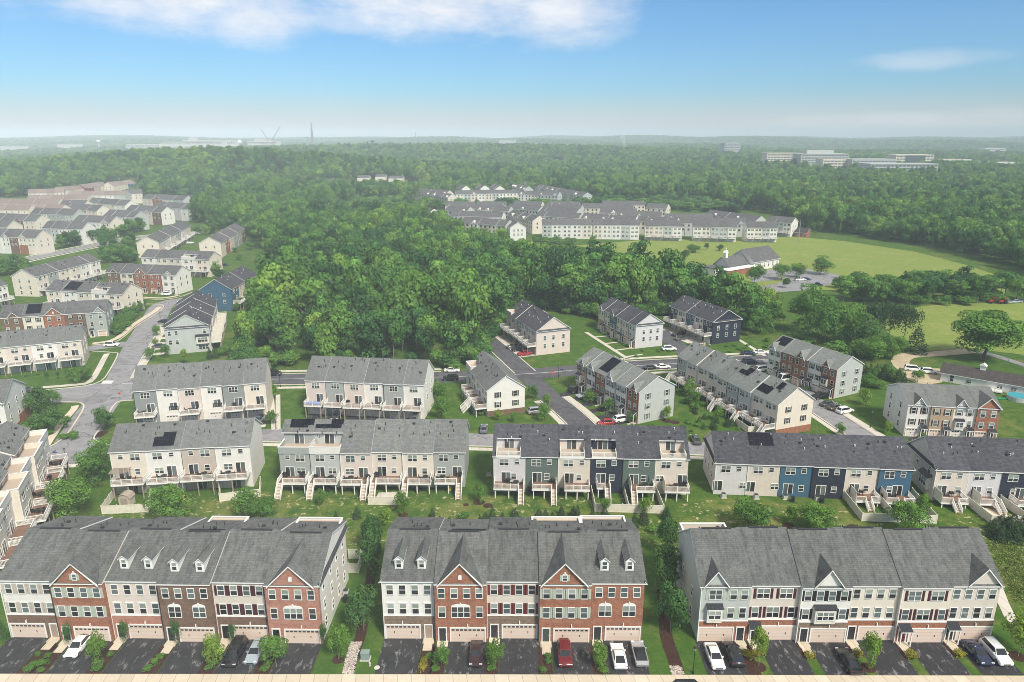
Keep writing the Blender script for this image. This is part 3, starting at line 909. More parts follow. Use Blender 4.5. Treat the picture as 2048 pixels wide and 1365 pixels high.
CKIND = {  # length, width, height, belt, hood end x, windscreen top x, roof end x, tail end x (fractions of the length from the front)
    'sedan': (4.8, 1.85, 1.45, .93, .27, .42, .70, .87), 'suv': (4.75, 1.92, 1.75, 1.08, .25, .38, .88, .965), 'coupe': (4.65, 1.88, 1.36, .90, .30, .45, .66, .90),
    'van': (5.1, 2.0, 1.80, 1.05, .16, .33, .93, .975), 'cargo': (5.9, 2.05, 2.6, 1.25, .13, .25, .97, .985), 'pickup': (5.8, 2.0, 1.88, 1.18, .25, .36, .54, .58), 'hatch': (4.2, 1.8, 1.5, .95, .24, .40, .82, .95)}


def car_meshes(kind, col, top=None):
    L, W, H, belt, h0, h1, r1, t1 = CKIND[kind]
    mb = MB()
    X = lambda f: L / 2 - f * L
    hoodz = belt - .12
    st = [(0, .62, .42, .86), (.012, .72, .30, .95), (.05, hoodz - .10, .24, .985), (h0 * .6, hoodz, .22, 1), (h0, belt - .02, .22, 1), (.5, belt, .22, 1), (t1 - .05, belt + .01, .22, 1), (.955, belt - (.05 if kind in ('sedan', 'coupe') else .0), .25, .985), (.99, belt - .13, .32, .95), (1, belt - .25, .45, .88)]
    if kind == 'pickup': st[6] = (t1 - .02, belt, .22, 1)
    rings = []
    for f, zt, zb, k in st:
        hw = W / 2 * k; b = len(mb.v)
        for sy, zz in ((.84, zb), (.99, zb + .12), (1.0, (zb + zt) / 2), (.97, zt - .10), (.86, zt)): mb.v.append((X(f), -hw * sy, zz))
        for sy, zz in ((.86, zt + .0), (.97, zt - .10), (1.0, (zb + zt) / 2), (.99, zb + .12), (.84, zb)): mb.v.append((X(f), hw * sy, zz))
        rings.append(b)
    for a, b in zip(rings, rings[1:]):
        for i in range(10):
            j = (i + 1) % 10
            mb.f.append((a + i, b + i, b + j, a + j)); mb.m.append(0)
    mb.f.append(tuple(rings[0] + i for i in range(10))); mb.m.append(0)
    mb.f.append(tuple(rings[-1] + i for i in range(10))[::-1]); mb.m.append(0)
    # cabin shell
    wb, wt = W / 2 * .87, W / 2 * .68
    zr = H - .05
    bz = belt - .03
    lo = [(X(h0), -wb * .95, bz), (X(t1), -wb * .93, bz), (X(t1), wb * .93, bz), (X(h0), wb * .95, bz)]
    hi = [(X(h1), -wt, zr), (X(r1), -wt * .97, zr - .03), (X(r1), wt * .97, zr - .03), (X(h1), wt, zr)]
    b = len(mb.v); mb.v += lo + hi; tm = 1 if top else 0
    for i in range(4):
        j = (i + 1) % 4
        mb.f.append((b + i, b + j, b + 4 + j, b + 4 + i)); mb.m.append(tm)
    xm = (X(h1) + X(r1)) / 2
    mb.f.append((b + 4, b + 5, b + 6, b + 7)); mb.m.append(tm)
    b2 = len(mb.v)
    mb.v += [(X(h1) - .12, -wt * .82, H), (X(r1) + .12, -wt * .8, H - .02), (X(r1) + .12, wt * .8, H - .02), (X(h1) - .12, wt * .82, H)]
    for i in range(4):
        j = (i + 1) % 4
        mb.f.append((b + 4 + i, b + 4 + j, b2 + j, b2 + i)); mb.m.append(tm)
    mb.f.append((b2, b2 + 1, b2 + 2, b2 + 3)); mb.m.append(tm)
    if kind == 'pickup':
        mb.box(X(.985), X(.60), -W / 2 * .78, W / 2 * .78, belt + .004, belt + .02, 2)
    for s in (-1, 1):
        mb.box(X(h0) - .45, X(h0) - .28, s * W / 2 * .97 - .10, s * W / 2 * .97 + .10, belt, belt + .14, 0)
    mb.box(X(.02) , X(.0) + .012, -W * .25, W * .25, .42, .60, 2)
    body = mb.mesh('car_body', (PAINT[col], top or PAINT[col], DARK), smooth=38)
    lo, hi = [Vector(p) for p in lo], [Vector(p) for p in hi]
    def pane(a, b, c, d, ins=.10, nn=1):
        cen = (a + b + c + d) / 4; n = (b - a).cross(d - a).normalized()
        if n.dot(cen - Vector((xm, 0, belt))) < 0: n = -n
        q = MB(); q.poly([p.lerp(cen, ins) + n * .012 for p in (a, b, c, d)]); return q.mesh('car_pane', CGLASS)
    fr = pane(lo[0], lo[3], hi[3], hi[0], .08); re = pane(lo[1], lo[2], hi[2], hi[1], .12)
    sl = pane(lo[0], lo[1], hi[1], hi[0], .11); sr = pane(lo[3], lo[2], hi[2], hi[3], .11)
    w = MB(); rr = .35 if kind not in ('pickup', 'cargo') else .39
    w.cyl((0, -.11, 0), (0, .11, 0), rr, rr, 16)
    r = MB(); r.cyl((0, -.125, 0), (0, .125, 0), rr * .64, rr * .64, 12)
    hl = MB(); hl.box(-.10, .03, -.20, .20, -.07, .07)
    tl = MB(); tl.box(-.03, .06, -.18, .18, -.08, .10)
    dims = (L, W, hoodz, belt, rr, X)
    return body, [('windscreen', fr), ('rear_window', re), ('side_window', sl), ('side_window', sr)], w.mesh('car_wheel', TYRE, 40), r.mesh('car_rim', RIM), hl.mesh('car_headlight', HEADL), tl.mesh('car_taillight', TAILL), dims


CNAME = {'sedan': ('parked_car', 'car'), 'coupe': ('parked_car', 'car'), 'hatch': ('parked_car', 'car'), 'suv': ('parked_car', 'car'), 'van': ('parked_minivan', 'van'), 'cargo': ('cargo_van', 'van'), 'pickup': ('pickup_truck', 'truck')}
def car(px, py, kind, col, head, label, group='parked cars', top=None, z=0.03):
    """head: direction the nose points, degrees from +X"""
    body, panes, wh, rim, hl, tl, (L, W, hz, belt, rr, X) = cached(('car', kind, col, top and top.name), lambda: car_meshes(kind, col, top))
    nm, cat = CNAME[kind]
    p = G(px, py) if not isinstance(px, tuple) else Vector((*px, 0))
    o = thing(nm, label, cat, (p.x, p.y, z), R(head), group)
    ob('body', body, o)
    for n, m in panes: ob(n, m, o)
    for fx in (.175, .81):
        for s in (-1, 1):
            k = ob('wheel', wh, o, (X(fx), s * (W / 2 - .10), rr)); ob('rim', rim, k)
    for s in (-1, 1):
        ob('headlight', hl, o, (X(.022), s * W * .36, .70)); ob('taillight', tl, o, (X(.985), s * W * .36, belt - .22))
    return o

# ------------------------------------------------------------------ ground, hills, roads
def sstep(a, b, x):
    t_ = min(1, max(0, (x - a) / (b - a))); return t_ * t_ * (3 - 2 * t_)
def hz(x, y):
    h = 34 * math.exp(-((x + 470) / 330) ** 2 - ((y - 1130) / 190) ** 2)
    h += 26 * math.exp(-((x + 330) / 620) ** 2 - ((y - 1950) / 330) ** 2)
    h += 13 * math.exp(-((x - 260) / 500) ** 2 - ((y - 2100) / 400) ** 2)
    h += 9 * math.exp(-((x - 620) / 300) ** 2 - ((y - 1300) / 250) ** 2)
    h += 34 * sstep(2300, 5200, y) + 8 * sstep(3500, 6500, y) * math.sin(x / 700.0)
    h += 9 * sstep(1700, 2800, y) * (math.sin(x / 310 + y / 500) + .6 * math.sin(x / 170 - y / 330))
    return h * sstep(800, 1150, math.hypot(x * .6, y))
xs = [-9800, -7000, -5200, -4000, -3000] + [-2400 + 120 * k for k in range(41)] + [3000, 4000, 5200, 7000, 9800]
ys = [-60, 0] + [60 * k for k in range(1, 10)] + [600 + 70 * k for k in range(30)] + [2750, 3000, 3300, 3700, 4200, 4800, 5500, 6300, 7200, 8500, 10500, 12900]
gv = [(x, y, hz(x, y)) for y in ys for x in xs]
nx = len(xs)
gf = [(j * nx + i, j * nx + i + 1, (j + 1) * nx + i + 1, (j + 1) * nx + i) for j in range(len(ys) - 1) for i in range(nx - 1)]
gm = bpy.data.meshes.new('ground'); gm.from_pydata(gv, [], gf); gm.materials.append(GRASS); gm.update(); gm.shade_smooth()
struct(ob('ground', gm))

def sheet(name, pts, z, mat, px=True, kind='structure', thick=0):
    mb = MB()
    P = [(G(*p) if px else Vector((*p, 0))) for p in pts]
    if thick: mb.prism([(p.x, p.y, z) for p in P], (0, 0, -thick))
    else: mb.poly([(p.x, p.y, z) for p in P])
    return struct(ob(name, mb.mesh(name, mat)), kind)

def resample(pts, step=3.0):
    pts = [Vector((p[0], p[1], 0)) for p in pts]
    out = []
    for i in range(len(pts) - 1):
        p0, p1, p2, p3 = pts[max(0, i - 1)], pts[i], pts[i + 1], pts[min(len(pts) - 1, i + 2)]
        n = max(2, int((p2 - p1).length / step))
        for k in range(n):
            t_ = k / n
            out.append(.5 * ((2 * p1) + (p2 - p0) * t_ + (2 * p0 - 5 * p1 + 4 * p2 - p3) * t_ ** 2 + (3 * p1 - p0 - 3 * p2 + p3) * t_ ** 3))
    out.append(pts[-1]); return out

def strip(name, pts, off0, off1, z, mat, h=0, rs=True):
    P = resample(pts) if rs else [Vector((p[0], p[1], 0)) for p in pts]
    mb = MB(); L, Rr = [], []
    for i, p in enumerate(P):
        d = (P[min(i + 1, len(P) - 1)] - P[max(i - 1, 0)]).normalized()
        n = Vector((-d.y, d.x, 0))
        L.append(p + n * off1); Rr.append(p + n * off0)
    for i in range(len(P) - 1):
        q = [(Rr[i].x, Rr[i].y, z), (Rr[i + 1].x, Rr[i + 1].y, z), (L[i + 1].x, L[i + 1].y, z), (L[i].x, L[i].y, z)]
        mb.poly(q)
        if h:
            for a, b in ((Rr[i], Rr[i + 1]), (L[i + 1], L[i])):
                mb.poly([(a.x, a.y, z - h), (b.x, b.y, z - h), (b.x, b.y, z), (a.x, a.y, z)])
    if h:
        for a, b in ((Rr[0], L[0]), (Rr[-1], L[-1])): mb.poly([(a.x, a.y, z - h), (b.x, b.y, z - h), (b.x, b.y, z), (a.x, a.y, z)])
    return struct(ob(name, mb.mesh(name, mat)))

def pxl(*pts): return [G(*p) for p in pts]
ZR = [.010]
def road(pts, w, mat, sides='LR', walk=1.9, ww=1.5, wmat=None, name='street'):
    ZR[0] += .006
    strip(name, pts, -w / 2, w / 2, ZR[0], mat)
    for s, k in (('L', 1), ('R', -1)):
        if s in sides:
            a, b = sorted((k * (w / 2), k * (w / 2 + .35))); strip('kerb', pts, a, b, .13, CONCW, .13)
            a, b = sorted((k * (w / 2 + walk), k * (w / 2 + walk + ww))); strip('pavement', pts, a, b, .06, wmat or CONCW, .06)

alley = pxl((150, 915), (225, 906), (350, 890), (510, 871), (720, 875), (960, 880), (1180, 887), (1390, 897), (1560, 902), (1740, 893), (1900, 905), (2150, 925))
north = pxl((245, 768), (400, 764), (560, 759), (880, 755), (1060, 748), (1200, 737), (1330, 729), (1510, 721), (1600, 712))
west = pxl((-60, 815), (92, 792), (180, 778), (245, 768))
nsroad = pxl((128, 935), (157, 874), (199, 812), (240, 768), (262, 722), (283, 680), (307, 640), (330, 608), (375, 600))
kstreet = pxl((962, 668), (1003, 703), (1050, 745), (1102, 798), (1140, 828), (1185, 872))
mstreet = pxl((1545, 720), (1595, 775), (1650, 825), (1690, 851), (1735, 880))
upper = pxl((-60, 545), (40, 522), (132, 503), (212, 487), (265, 477), (330, 470), (400, 466))
road(alley, 7.0, ROAD, '')
for pts in ((alley[3:], ), ):
    strip('kerb', alley[3:], -3.85, -3.5, .13, CONCW, .13); strip('pavement', alley[3:], -5.9, -4.4, .06, CONCW, .06)
road(north, 9.6, ROADD, '')
for a, b in ((4.8, 5.15), (-5.15, -4.8)): strip('kerb', north[1:4] , a, b, .13, CONCW, .13); strip('kerb', north[5:], a, b, .13, CONCW, .13)
for a, b in ((6.6, 8.2), (-8.2, -6.6)): strip('pavement', north[1:4], a, b, .06, CONCW, .06); strip('pavement', north[5:], a, b, .06, CONCW, .06)
strip('road_marking', north, -.1, .1, .075, LINE)
road(west, 7.6, ROAD, '')
def kw(pts, mat=None, k=.36): strip('kerb', pxl(*pts), -k / 2, k / 2, .13, mat or CONCW, .13)
def pv_(pts, mat=None, k=1.7): strip('pavement', pxl(*pts), -k / 2, k / 2, .06, mat or CONCW, .06)
road(nsroad, 9.2, ROAD, '')
sheet('street_junction', [(60, 790), (165, 776), (205, 766), (232, 742), (258, 742), (268, 757), (264, 800), (240, 803), (225, 812), (206, 845), (188, 872), (194, 886), (160, 926), (118, 930), (98, 905), (98, 895), (128, 877), (156, 838), (168, 816), (159, 806), (90, 806)], .052, ROAD)
kw([(98, 895), (128, 876), (156, 837), (168, 815), (159, 805.5), (122, 805)], CONC); pv_([(92, 892), (120, 851), (147, 820), (150, 812)], CONC)
kw([(50, 785), (75, 782), (167, 773), (203, 762), (220, 740), (235, 711), (230, 706), (185, 703)]); pv_([(40, 779), (150, 770), (178, 765), (192, 748), (208, 718), (214, 708)])
kw([(262, 757), (275, 732), (299, 692), (322, 651)]); pv_([(268, 757), (281, 736), (306, 697), (326, 655)], CONCW, 2.4)
kw([(183, 691), (227, 686), (248, 674), (273, 653), (317, 625), (327, 613), (319, 609.5), (289, 608.5)], CONC); pv_([(185, 687.5), (222, 682), (244, 670), (268, 649.5), (311, 622), (319, 614)], CONC, 2.0)
kw([(287, 598), (326, 599.5), (361, 594), (385, 585)], CONC); pv_([(287, 595), (326, 596.5), (358, 591)], CONC)
kw([(260, 897), (222, 892), (192, 882), (189, 873), (206, 850), (222, 820), (230, 809), (240, 803), (267, 801)])
pv_([(118, 934), (162, 931)])
road(pxl((170, 700), (215, 692), (262, 688)), 6.4, ROAD, '')
road(kstreet, 6.4, ROADD, '')
strip('kerb', kstreet[:3], 3.2, 3.55, .13, CONCW, .13); strip('kerb', kstreet[:3], -3.55, -3.2, .13, CONCW, .13)
strip('kerb', kstreet[3:], -3.55, -3.2, .13, CONCW, .13); strip('kerb', kstreet[3:], 3.2, 3.55, .13, CONCW, .13)
strip('pavement', kstreet[3:], 3.7, 5.6, .06, CONCW, .06); strip('pavement', kstreet[3:], -5.2, -3.7, .06, CONCW, .06)
road(mstreet, 6.6, ROAD, '')
strip('kerb', mstreet[2:], -3.65, -3.3, .13, CONCW, .13); strip('kerb', mstreet[2:], 3.3, 3.65, .13, CONCW, .13); strip('pavement', mstreet[2:], -5.2, -3.8, .06, CONCW, .06); strip('pavement', mstreet[2:], 3.8, 5.6, .06, CONCW, .06)
road(upper, 9, ROAD, 'LR', 2.5, 1.6)
road(pxl((1378, 712), (1352, 690), (1318, 662)), 6.5, ROADD, '')
sheet('crossing_patch', [(207, 762), (228, 762), (223, 768), (202, 768)], .06, LINE)
# front street edge
strip('front_pavement', [(-140, 76.0), (0, 75.75), (60, 75.55), (140, 75.2)], -1.25, 1.25, .10, CONC, .12, False)
strip('front_street', [(-140, 71), (140, 71)], -4, 3.6, .012, ROADD, 0, False)
# fields
sheet('meadow', [(1150, 492), (1290, 480), (1590, 474), (1690, 483), (1830, 504), (1930, 530), (2010, 556), (2010, 590), (1800, 590), (1640, 580), (1500, 575), (1380, 545), (1330, 520)], .05, MEADOW)
sheet('field', [(1770, 628), (1850, 612), (2100, 600), (2200, 600), (2200, 722), (2060, 712), (1940, 697), (1850, 705), (1800, 690), (1770, 660)], .05, MEADOW)
sheet('car_park', [(1508, 577), (1560, 566), (1600, 548), (1640, 543), (1705, 556), (1655, 571), (1600, 582), (1530, 587)], .07, ROAD)
sheet('car_park', [(1495, 548), (1540, 540), (1600, 535), (1630, 542), (1560, 560), (1505, 565)], .07, ROAD)
strip('gravel_lane', pxl((1840, 757), (1815, 742), (1800, 725), (1815, 712), (1870, 708), (1940, 702)), -2.6, 2.6, .05, EARTH)
strip('gravel_lane', pxl((1960, 704), (2000, 715), (2060, 735)), -1.6, 1.6, .05, ROAD)
sheet('gravel_yard', [(1800, 735), (1880, 738), (1885, 765), (1850, 772), (1815, 760)], .055, EARTH)
sheet('backyard', [(150, 1000), (230, 1010), (540, 985), (930, 992), (1400, 1000), (1820, 1020), (2300, 1040), (2300, 1200), (2000, 1180), (1990, 1115), (1300, 1105), (660, 1100), (-200, 1100), (40, 1040)], .02, YARD)
strip('footpath', pxl((1985, 1150), (2020, 1235), (2075, 1290)), -.8, .8, .05, CONCW)
for pts in (((543, 790), (548, 860)), ((556, 790), (556, 860))): strip('footpath', pxl(*pts), -.6, .6, .05, CONCW)
strip('footpath', pxl((1172, 665), (1255, 718)), -.7, .7, .06, CONCW)
for k in range(4):
    a, b = G(1186 + 21 * k, 675 + 13.2 * k), G(1222 + 21 * k, 672 + 12.5 * k)
    strip('footpath', [a, b], -.5, .5, .055, CONCW, 0, False)
strip('footpath', pxl((1478, 680), (1530, 712)), -.7, .7, .05, CONCW)

# ------------------------------------------------------------------ styles of houses
GK = {'beige': 'beige'}
NOTES = {}
def dress(o, ro, yf, w, d, eave, rise, u, roof, ends, detail):
    g = u.get; st = g('st', 'F'); rm = ROOF[roof]; sh = g('sh'); c = SID[g('c', 'w')]
    full = g('base') and g('hb', 0) > eave - .5
    yw = yf if full else -.002
    sub = detail == 2
    if st == 'F':
        row_windows(o, w, eave - 1.45, 1.5, g('top', '4'), yw, sh if g('top', '4') != 'b11' else None, sub=sub, cap=0 if full else 0, arch=0)
        m = g('mid', '4')
        if m in ('b11', 'sBs'):
            if m == 'b11':
                bay(o, .29 * w, yw, eave - 5.6, .30 * w, 2.35, 2); row_windows(o, w, eave - 4.45, 1.6, 'd11', yw, None, sub=sub) if 0 else None
                for fx in (.63, .87):
                    win(o, fx * w, yw, eave - 4.4, .85, 1.6, 1, sub=sub)
                    if sh: shutter(o, fx * w - .72, yw, eave - 4.4, 1.7, sh); shutter(o, fx * w + .72, yw, eave - 4.4, 1.7, sh) if fx < .8 else None
            else:
                bay(o, .5 * w, yw, eave - 5.6, .42 * w, 2.35, 3); row_windows(o, w, eave - 4.4, 1.6, 's_s', yw, sh, sub=sub)
        else:
            row_windows(o, w, eave - 4.5, 1.65, m, yw, sh, arch=1 if full else 0, cap=0 if full else (1 if g('cap') else 0), sub=sub)
        gx, dx = (.36, .86) if g('door', 'R') == 'R' else (.63, .14)
        garage(o, gx * w, yf, 4.75, glass=not g('nog'))
        front_door(o, dx * w, yf, g('dc', 'dark'))
        lm = MB(); lm.cyl((gx * w, yf - .14, 2.62), (gx * w, yf - .14, 2.9), .1, .06, 8); lm.box(gx * w - .05, gx * w + .05, yf - .16, yf, 2.88, 2.98)
        ob('wall_lamp', lm.mesh('wall_lamp', WHITE), o)
        if g('canopy'): canopy(o, dx * w, yf, 1.7, 2.6)
        if g('gable'):
            fx, fw, gh, kind = g('gable')
            cross_gable(o, fx * w, fw * w, gh, d, eave, rise, rm, BRK[g('base')] if full else c, yw - .02, kind, sh)
        for fx in g('dorm', ()): dormer(o, fx * w, d, eave, rise, rm)
        vm = MB(); vm.box(w * .2, w * .82, d / 2 - .16, d / 2 + .16, eave + rise + .15, eave + rise + .27); ob('ridge_vent', vm.mesh('ridge_vent', VENT), ro)
        vents(ro, w, d, eave + g('bu', 0), rise - g('bu', 0), True, 5)
        dn = MB(); dn.box(-.05, .05, -.22, -.13, 0, eave - .1); ob('downspout', dn.mesh('downspout', WHITE if not full else VENT), o)
        if g('terr'):
            a, b = g('terr'); tb = MB(); y0, y1, z0, z1 = d - 4.0, d + .02, eave, eave + 1.6
            for q in ((a * w, b * w, y1 - .15, y1), (a * w, a * w + .15, y0, y1 - .15), (b * w - .15, b * w, y0, y1 - .15)): tb.box(*q, z0, z1)
            tb.box(a * w + .15, b * w - .15, y0, y0 + .15, z0, z1 - .25)
            tp = ob('parapet', tb.mesh('terrace_parapet', c), o)
            cb = MB()
            for q in ((a * w - .06, b * w + .06, y1 - .21, y1 + .06), (a * w - .06, a * w + .21, y0, y1 - .21), (b * w - .21, b * w + .06, y0, y1 - .21)): cb.box(*q, z1 + .002, z1 + .1)
            ob('coping', cb.mesh('parapet_coping', WHITE), tp)
            fb = MB(); fb.box(a * w + .15, b * w - .15, y0 + .15, y1 - .15, eave + 1.2, eave + 1.25); ob('terrace_floor', fb.mesh('terrace_floor', TAN), o)
    elif st in 'BH':
        dz = g('dz', 2.1)
        flip = g('flip')
        zt = eave - 1.35
        if g('notch') is None or st == 'B':
            code = g('top', '1d' if flip else 'd1')
            if code == 't': win(o, .5 * w, -.002, zt, 2.0, 1.35, 3)
            else:
                fx = .68 if flip else .32
                win(o, fx * w, -.002, zt, 1.75, 1.35, 2)
                win(o, (1 - fx) * w + (.3 if not flip else -.3), -.002, zt + .2, .85, .85 if g('hi') else 1.0, 1)
        sx = g('sx', .3 if flip else .68)
        if st == 'B' or g('deck', 1):
            slider(o, sx * w, -.002, dz + .02)
        else:
            slider(o, sx * w, -.002, dz + .02, 1.6, 1.9)
            jb = MB(); rail(jb, (sx * w - 1.0, -.12, dz), (sx * w + 1.0, -.12, dz), .95); ob('juliet_rail', jb.mesh('juliet_rail', DARK), o)
        if st == 'B': win(o, (1 - sx) * w, -.002, dz + 1.25, g('mw', .9), 1.2, 1 if g('mw', .9) < 1.3 else 2)
        if g('deck', 1):
            a, b = g('dk', (.06, .94))
            deck(o, a * w, b * w, dz, g('dd', 3.0), g('stair'), True, WOOD if g('fl', 1) else TAN, g('run', 2.4), g('priv'))
        if st == 'H':
            garage(o, .55 * w, -.002, 2.7, 'white', 2.1)
            if g('lowwin'): win(o, .12 * w, -.002, 1.5, .5, 1.0)
        elif dz > 2.9:
            slider(o, .5 * w, -.002, .05, 1.7, 2.0)
        if g('notch'):
            na, nb_, sc_ = g('notch'); y1 = sc_ * d / 2
            xa, xb = na * w + .02, nb_ * w - .02
            fb = MB(); fb.box(xa, xb, .02, y1 - .02, eave + .01, eave + .05); ob('terrace_floor', fb.mesh('terrace_floor', TAN), o)
            slider(o, (xa + xb) / 2, y1 - .004, eave + .06, 1.9, min(2.1, rise * sc_ - .35))
            if g('par'):
                pb = MB(); q = .14
                pb.box(xa - .02, xb + .02, -.16, -.02, eave - .35, eave + 1.05); pb.box(xa - .02, xa - .02 + q, -.02, y1, eave, eave + 1.05); pb.box(xb + .02 - q, xb + .02, -.02, y1, eave, eave + 1.05)
                pp = ob('parapet', pb.mesh('terrace_parapet', SID[g('par')]), o)
                cb = MB(); cb.box(xa - .08, xb + .08, -.22, .03, eave + 1.055, eave + 1.14); cb.box(xa - .08, xa + q + .02, .03, y1, eave + 1.055, eave + 1.14); cb.box(xb - q - .02, xb + .08, .03, y1, eave + 1.055, eave + 1.14)
                ob('coping', cb.mesh('parapet_coping', WHITE), pp)
            else:
                rb = MB(); rail(rb, (xa + .1, -.05, eave + .05), (xb - .1, -.05, eave + .05)); rail(rb, (xa + .1, 0, eave + .05), (xa + .1, y1 * .55, eave + .05)); rail(rb, (xb - .1, 0, eave + .05), (xb - .1, y1 * .55, eave + .05))
                bb = MB(); bb.box(xa - .05, xb + .05, -.14, .1, eave - .3, eave + .07)
                tr_ = ob('terrace_railing', rb.mesh('terrace_railing', WHITE), o); ob('rim_board', bb.mesh('terrace_rim', WHITE), tr_)
        vents(ro, w, d, eave, rise, False, 5 if detail == 2 else 4, True, roof == 'dark')
        dn = MB(); dn.box(-.05, .05, -.1, -.01, 0, eave - .1); ob('downspout', dn.mesh('downspout', WHITE if g('c') in 'wcblp' else VENT), o)
    elif st == 'N':
        r = g('flip')
        gx, dx = (.70, .22) if r else (.32, .78)
        code = g('top', '2')
        for k, z in enumerate((eave - 1.4, eave - 4.2)):
            if k == 1 and g('bay'):
                bay(o, gx * w, yw, eave - 5.5, 1.9, 2.2, 2); win(o, dx * w, yw, z, .85, 1.5); continue
            for fx in (.27, .73) if code == '2' else (.5,):
                win(o, fx * w, yw, z, .9 if code == '2' else 1.75, 1.45, 1 if code == '2' else 2)
                if sh:
                    for s in (-1, 1): shutter(o, fx * w + s * (.66 if code == '2' else 1.1), yw, z, 1.5, sh)
        garage(o, gx * w, yf, 2.45, 'white' if g('c') in 'wl' else 'beige', 2.1)
        front_door(o, dx * w, yf, g('dc', 'dark'), .9)
        canopy(o, dx * w, yf, 1.5, 2.55)
        if g('gable'):
            fx, fw, gh, kind = g('gable')
            cross_gable(o, fx * w, fw * w, gh, d, eave, rise, rm, BRK[g('base')] if full else c, yw - .02, kind)
        vents(ro, w, d, eave, rise, True, 2)
        if ends[0] == 0: dn = MB(); dn.box(-.05, .05, -.2, -.13, 0, eave - .1); ob('downspout', dn.mesh('downspout', VENT), o)
    else:                                                            # far houses: a few windows only
        for z in ((eave - 1.4, eave - 4.2, eave - 7.0) if st == '3' else (eave - 1.4, eave - 4.2)):
            for fx in (.28, .72): win(o, fx * w, yw, z, 1.5 if st != '2' else .9, 1.35, 2 if st != '2' else 1)
        if g('gable'):
            fx, fw, gh, kind = g('gable'); cross_gable(o, fx * w, fw * w, gh, d, eave, rise, rm, BRK[g('base')] if full else c, yw - .02, None)
        if g('deck') and detail: deck(o, .08 * w, .92 * w, 2.8, 2.6, None, True, WOOD)
    for s in g('solar', ()): solar(ro, w, d, eave, rise, *s)


ORD = ['first', 'second', 'third', 'fourth', 'fifth', 'sixth', 'seventh', 'eighth', 'ninth']
CN = {'w': 'white', 'c': 'cream', 'b': 'beige', 't': 'tan', 'g': 'dark grey', 'a': 'ash grey', 's': 'dark green', 'n': 'navy', 'u': 'blue', 'p': 'pinkish beige', 'l': 'pale lilac grey', 'd': 'pale grey', 'o': 'dark red'}
BN = {'R': 'red brick', 'P': 'rose brick', 'B': 'brown brick', 'S': 'brown stone', 'T': 'tan stone'}
UNITS = {}
def row(key, P0, P1, units, depth, eave, rise, roof, where, group, detail=1, offs=None, ends=(1, 1), ew=None, pent=False, name='townhouse', endwin=None, step=None):
    """units along P0->P1 (left to right as seen from in front of their visible long side)"""
    P0, P1 = Vector(P0[:2]).to_3d(), Vector(P1[:2]).to_3d()
    v = P1 - P0; L = v.length; v.normalize(); rz = math.atan2(v.y, v.x); nrm = Vector((-v.y, v.x, 0))
    n = len(units); w = L / n
    for i, u in enumerate(units):
        if isinstance(u, str): u = {'c': u}
        off = (offs[i % len(offs)] if offs else 0)
        P = P0 + v * (w * i) + nrm * off
        dzr = u.get('rz', 0)
        e = (1 if i == 0 and ends[0] else 0, 1 if i == n - 1 and ends[1] else 0)
        base = u.get('base')
        if base and u.get('hb', 0) > 50: u = dict(u, hb=eave)
        lab = u.get('lab')
        if not lab:
            col = (BN[base] if base and u.get('hb', 0) > eave - .5 else CN[u['c']])
            lab = f"{col} townhouse, {ORD[i]} from left, {where}"
            if len(lab.split()) > 16: print('LONG', len(lab.split()), lab)
        o, ro, yf = unit(P, rz, w, depth, eave + dzr, rise, u, lab, group, roof, e, detail, name)
        dress(o, ro, yf, w, depth, eave + dzr, rise, u, roof, e, detail)
        UNITS[(key, i)] = (o, ro, w)
        if endwin:
            for side, k in ((-1, 0), (1, 1)):
                if e[k] and endwin[k]: end_windows(o, w, depth, side, *endwin[k])
        if pent:
            for side, k in ((-1, 0), (1, 1)):
                if e[k]: pent_strip(o, w, depth, eave + dzr, side)
    return rz


FULL = 99
gA = 'brick and siding townhouses along the front pavement'
A = [dict(c='w', base='B', hb=3.75, sh='tan', door='R', dc='tan', lab='white townhouse over brown brick, tan shutters, plain roof, beside the red brick gable'),
     dict(c='c', base='R', hb=FULL, sh='sage', door='L', gable=(.5, .82, 3.1, 'window'), step=.6, lab='red brick gabled townhouse with sage shutters between white and beige dormered houses'),
     dict(c='p', base='P', hb=3.75, door='L', cap=1, dorm=(.27, .73), lab='pinkish beige townhouse with two roof dormers and rose brick ground floor'),
     dict(c='c', base='B', hb=FULL, mid='aa', door='L', dorm=(.26, .74), step=.5, terr=(.2, .98), solar=((.15, .85, .45, .9, True),), lab='brown brick townhouse with two dormers and a solar panel on the rear roof'),
     dict(c='b', base='B', hb=3.75, sh='maroon', door='L', dc='black', lab='beige townhouse with maroon shutters and brown brick base, no dormers'),
     dict(c='w', base='P', hb=FULL, mid='sts', door='L', dc='black', gable=(.5, .80, 3.0, 'vent'), terr=(.05, .97), step=.5, lab='rose brick gabled townhouse beside the stony swale and the tall pale side wall')]
B = [dict(c='w', base='S', hb=3.75, door='R', dc='tan', cap=1, dorm=(.3, .74), lab='white townhouse with two dormers over a brown stone ground floor'),
     dict(c='c', base='R', hb=FULL, mid='sts', door='L', gable=(.5, .80, 3.2, 'vent'), step=.5, solar=((.25, .95, .5, .95, True),), lab='red brick gabled townhouse without shutters, a wide arched window over its garage'),
     dict(c='b', base='S', hb=3.75, sh='red', door='L', lab='beige townhouse with red shutters over brown stone, between two red brick gables'),
     dict(c='c', base='R', hb=FULL, sh='sage', door='L', dc='green', gable=(.48, .84, 3.3, 'window'), terr=(-.1, .93), step=.5, lab='red brick gabled townhouse with sage shutters, red car in its drive'),
     dict(c='w', base='R', hb=FULL, mid='aa', door='L', dorm=(.26, .74), terr=(-.05, .9), step=.1, lab='red brick townhouse with two dormers, white car and convertible in its drive')]
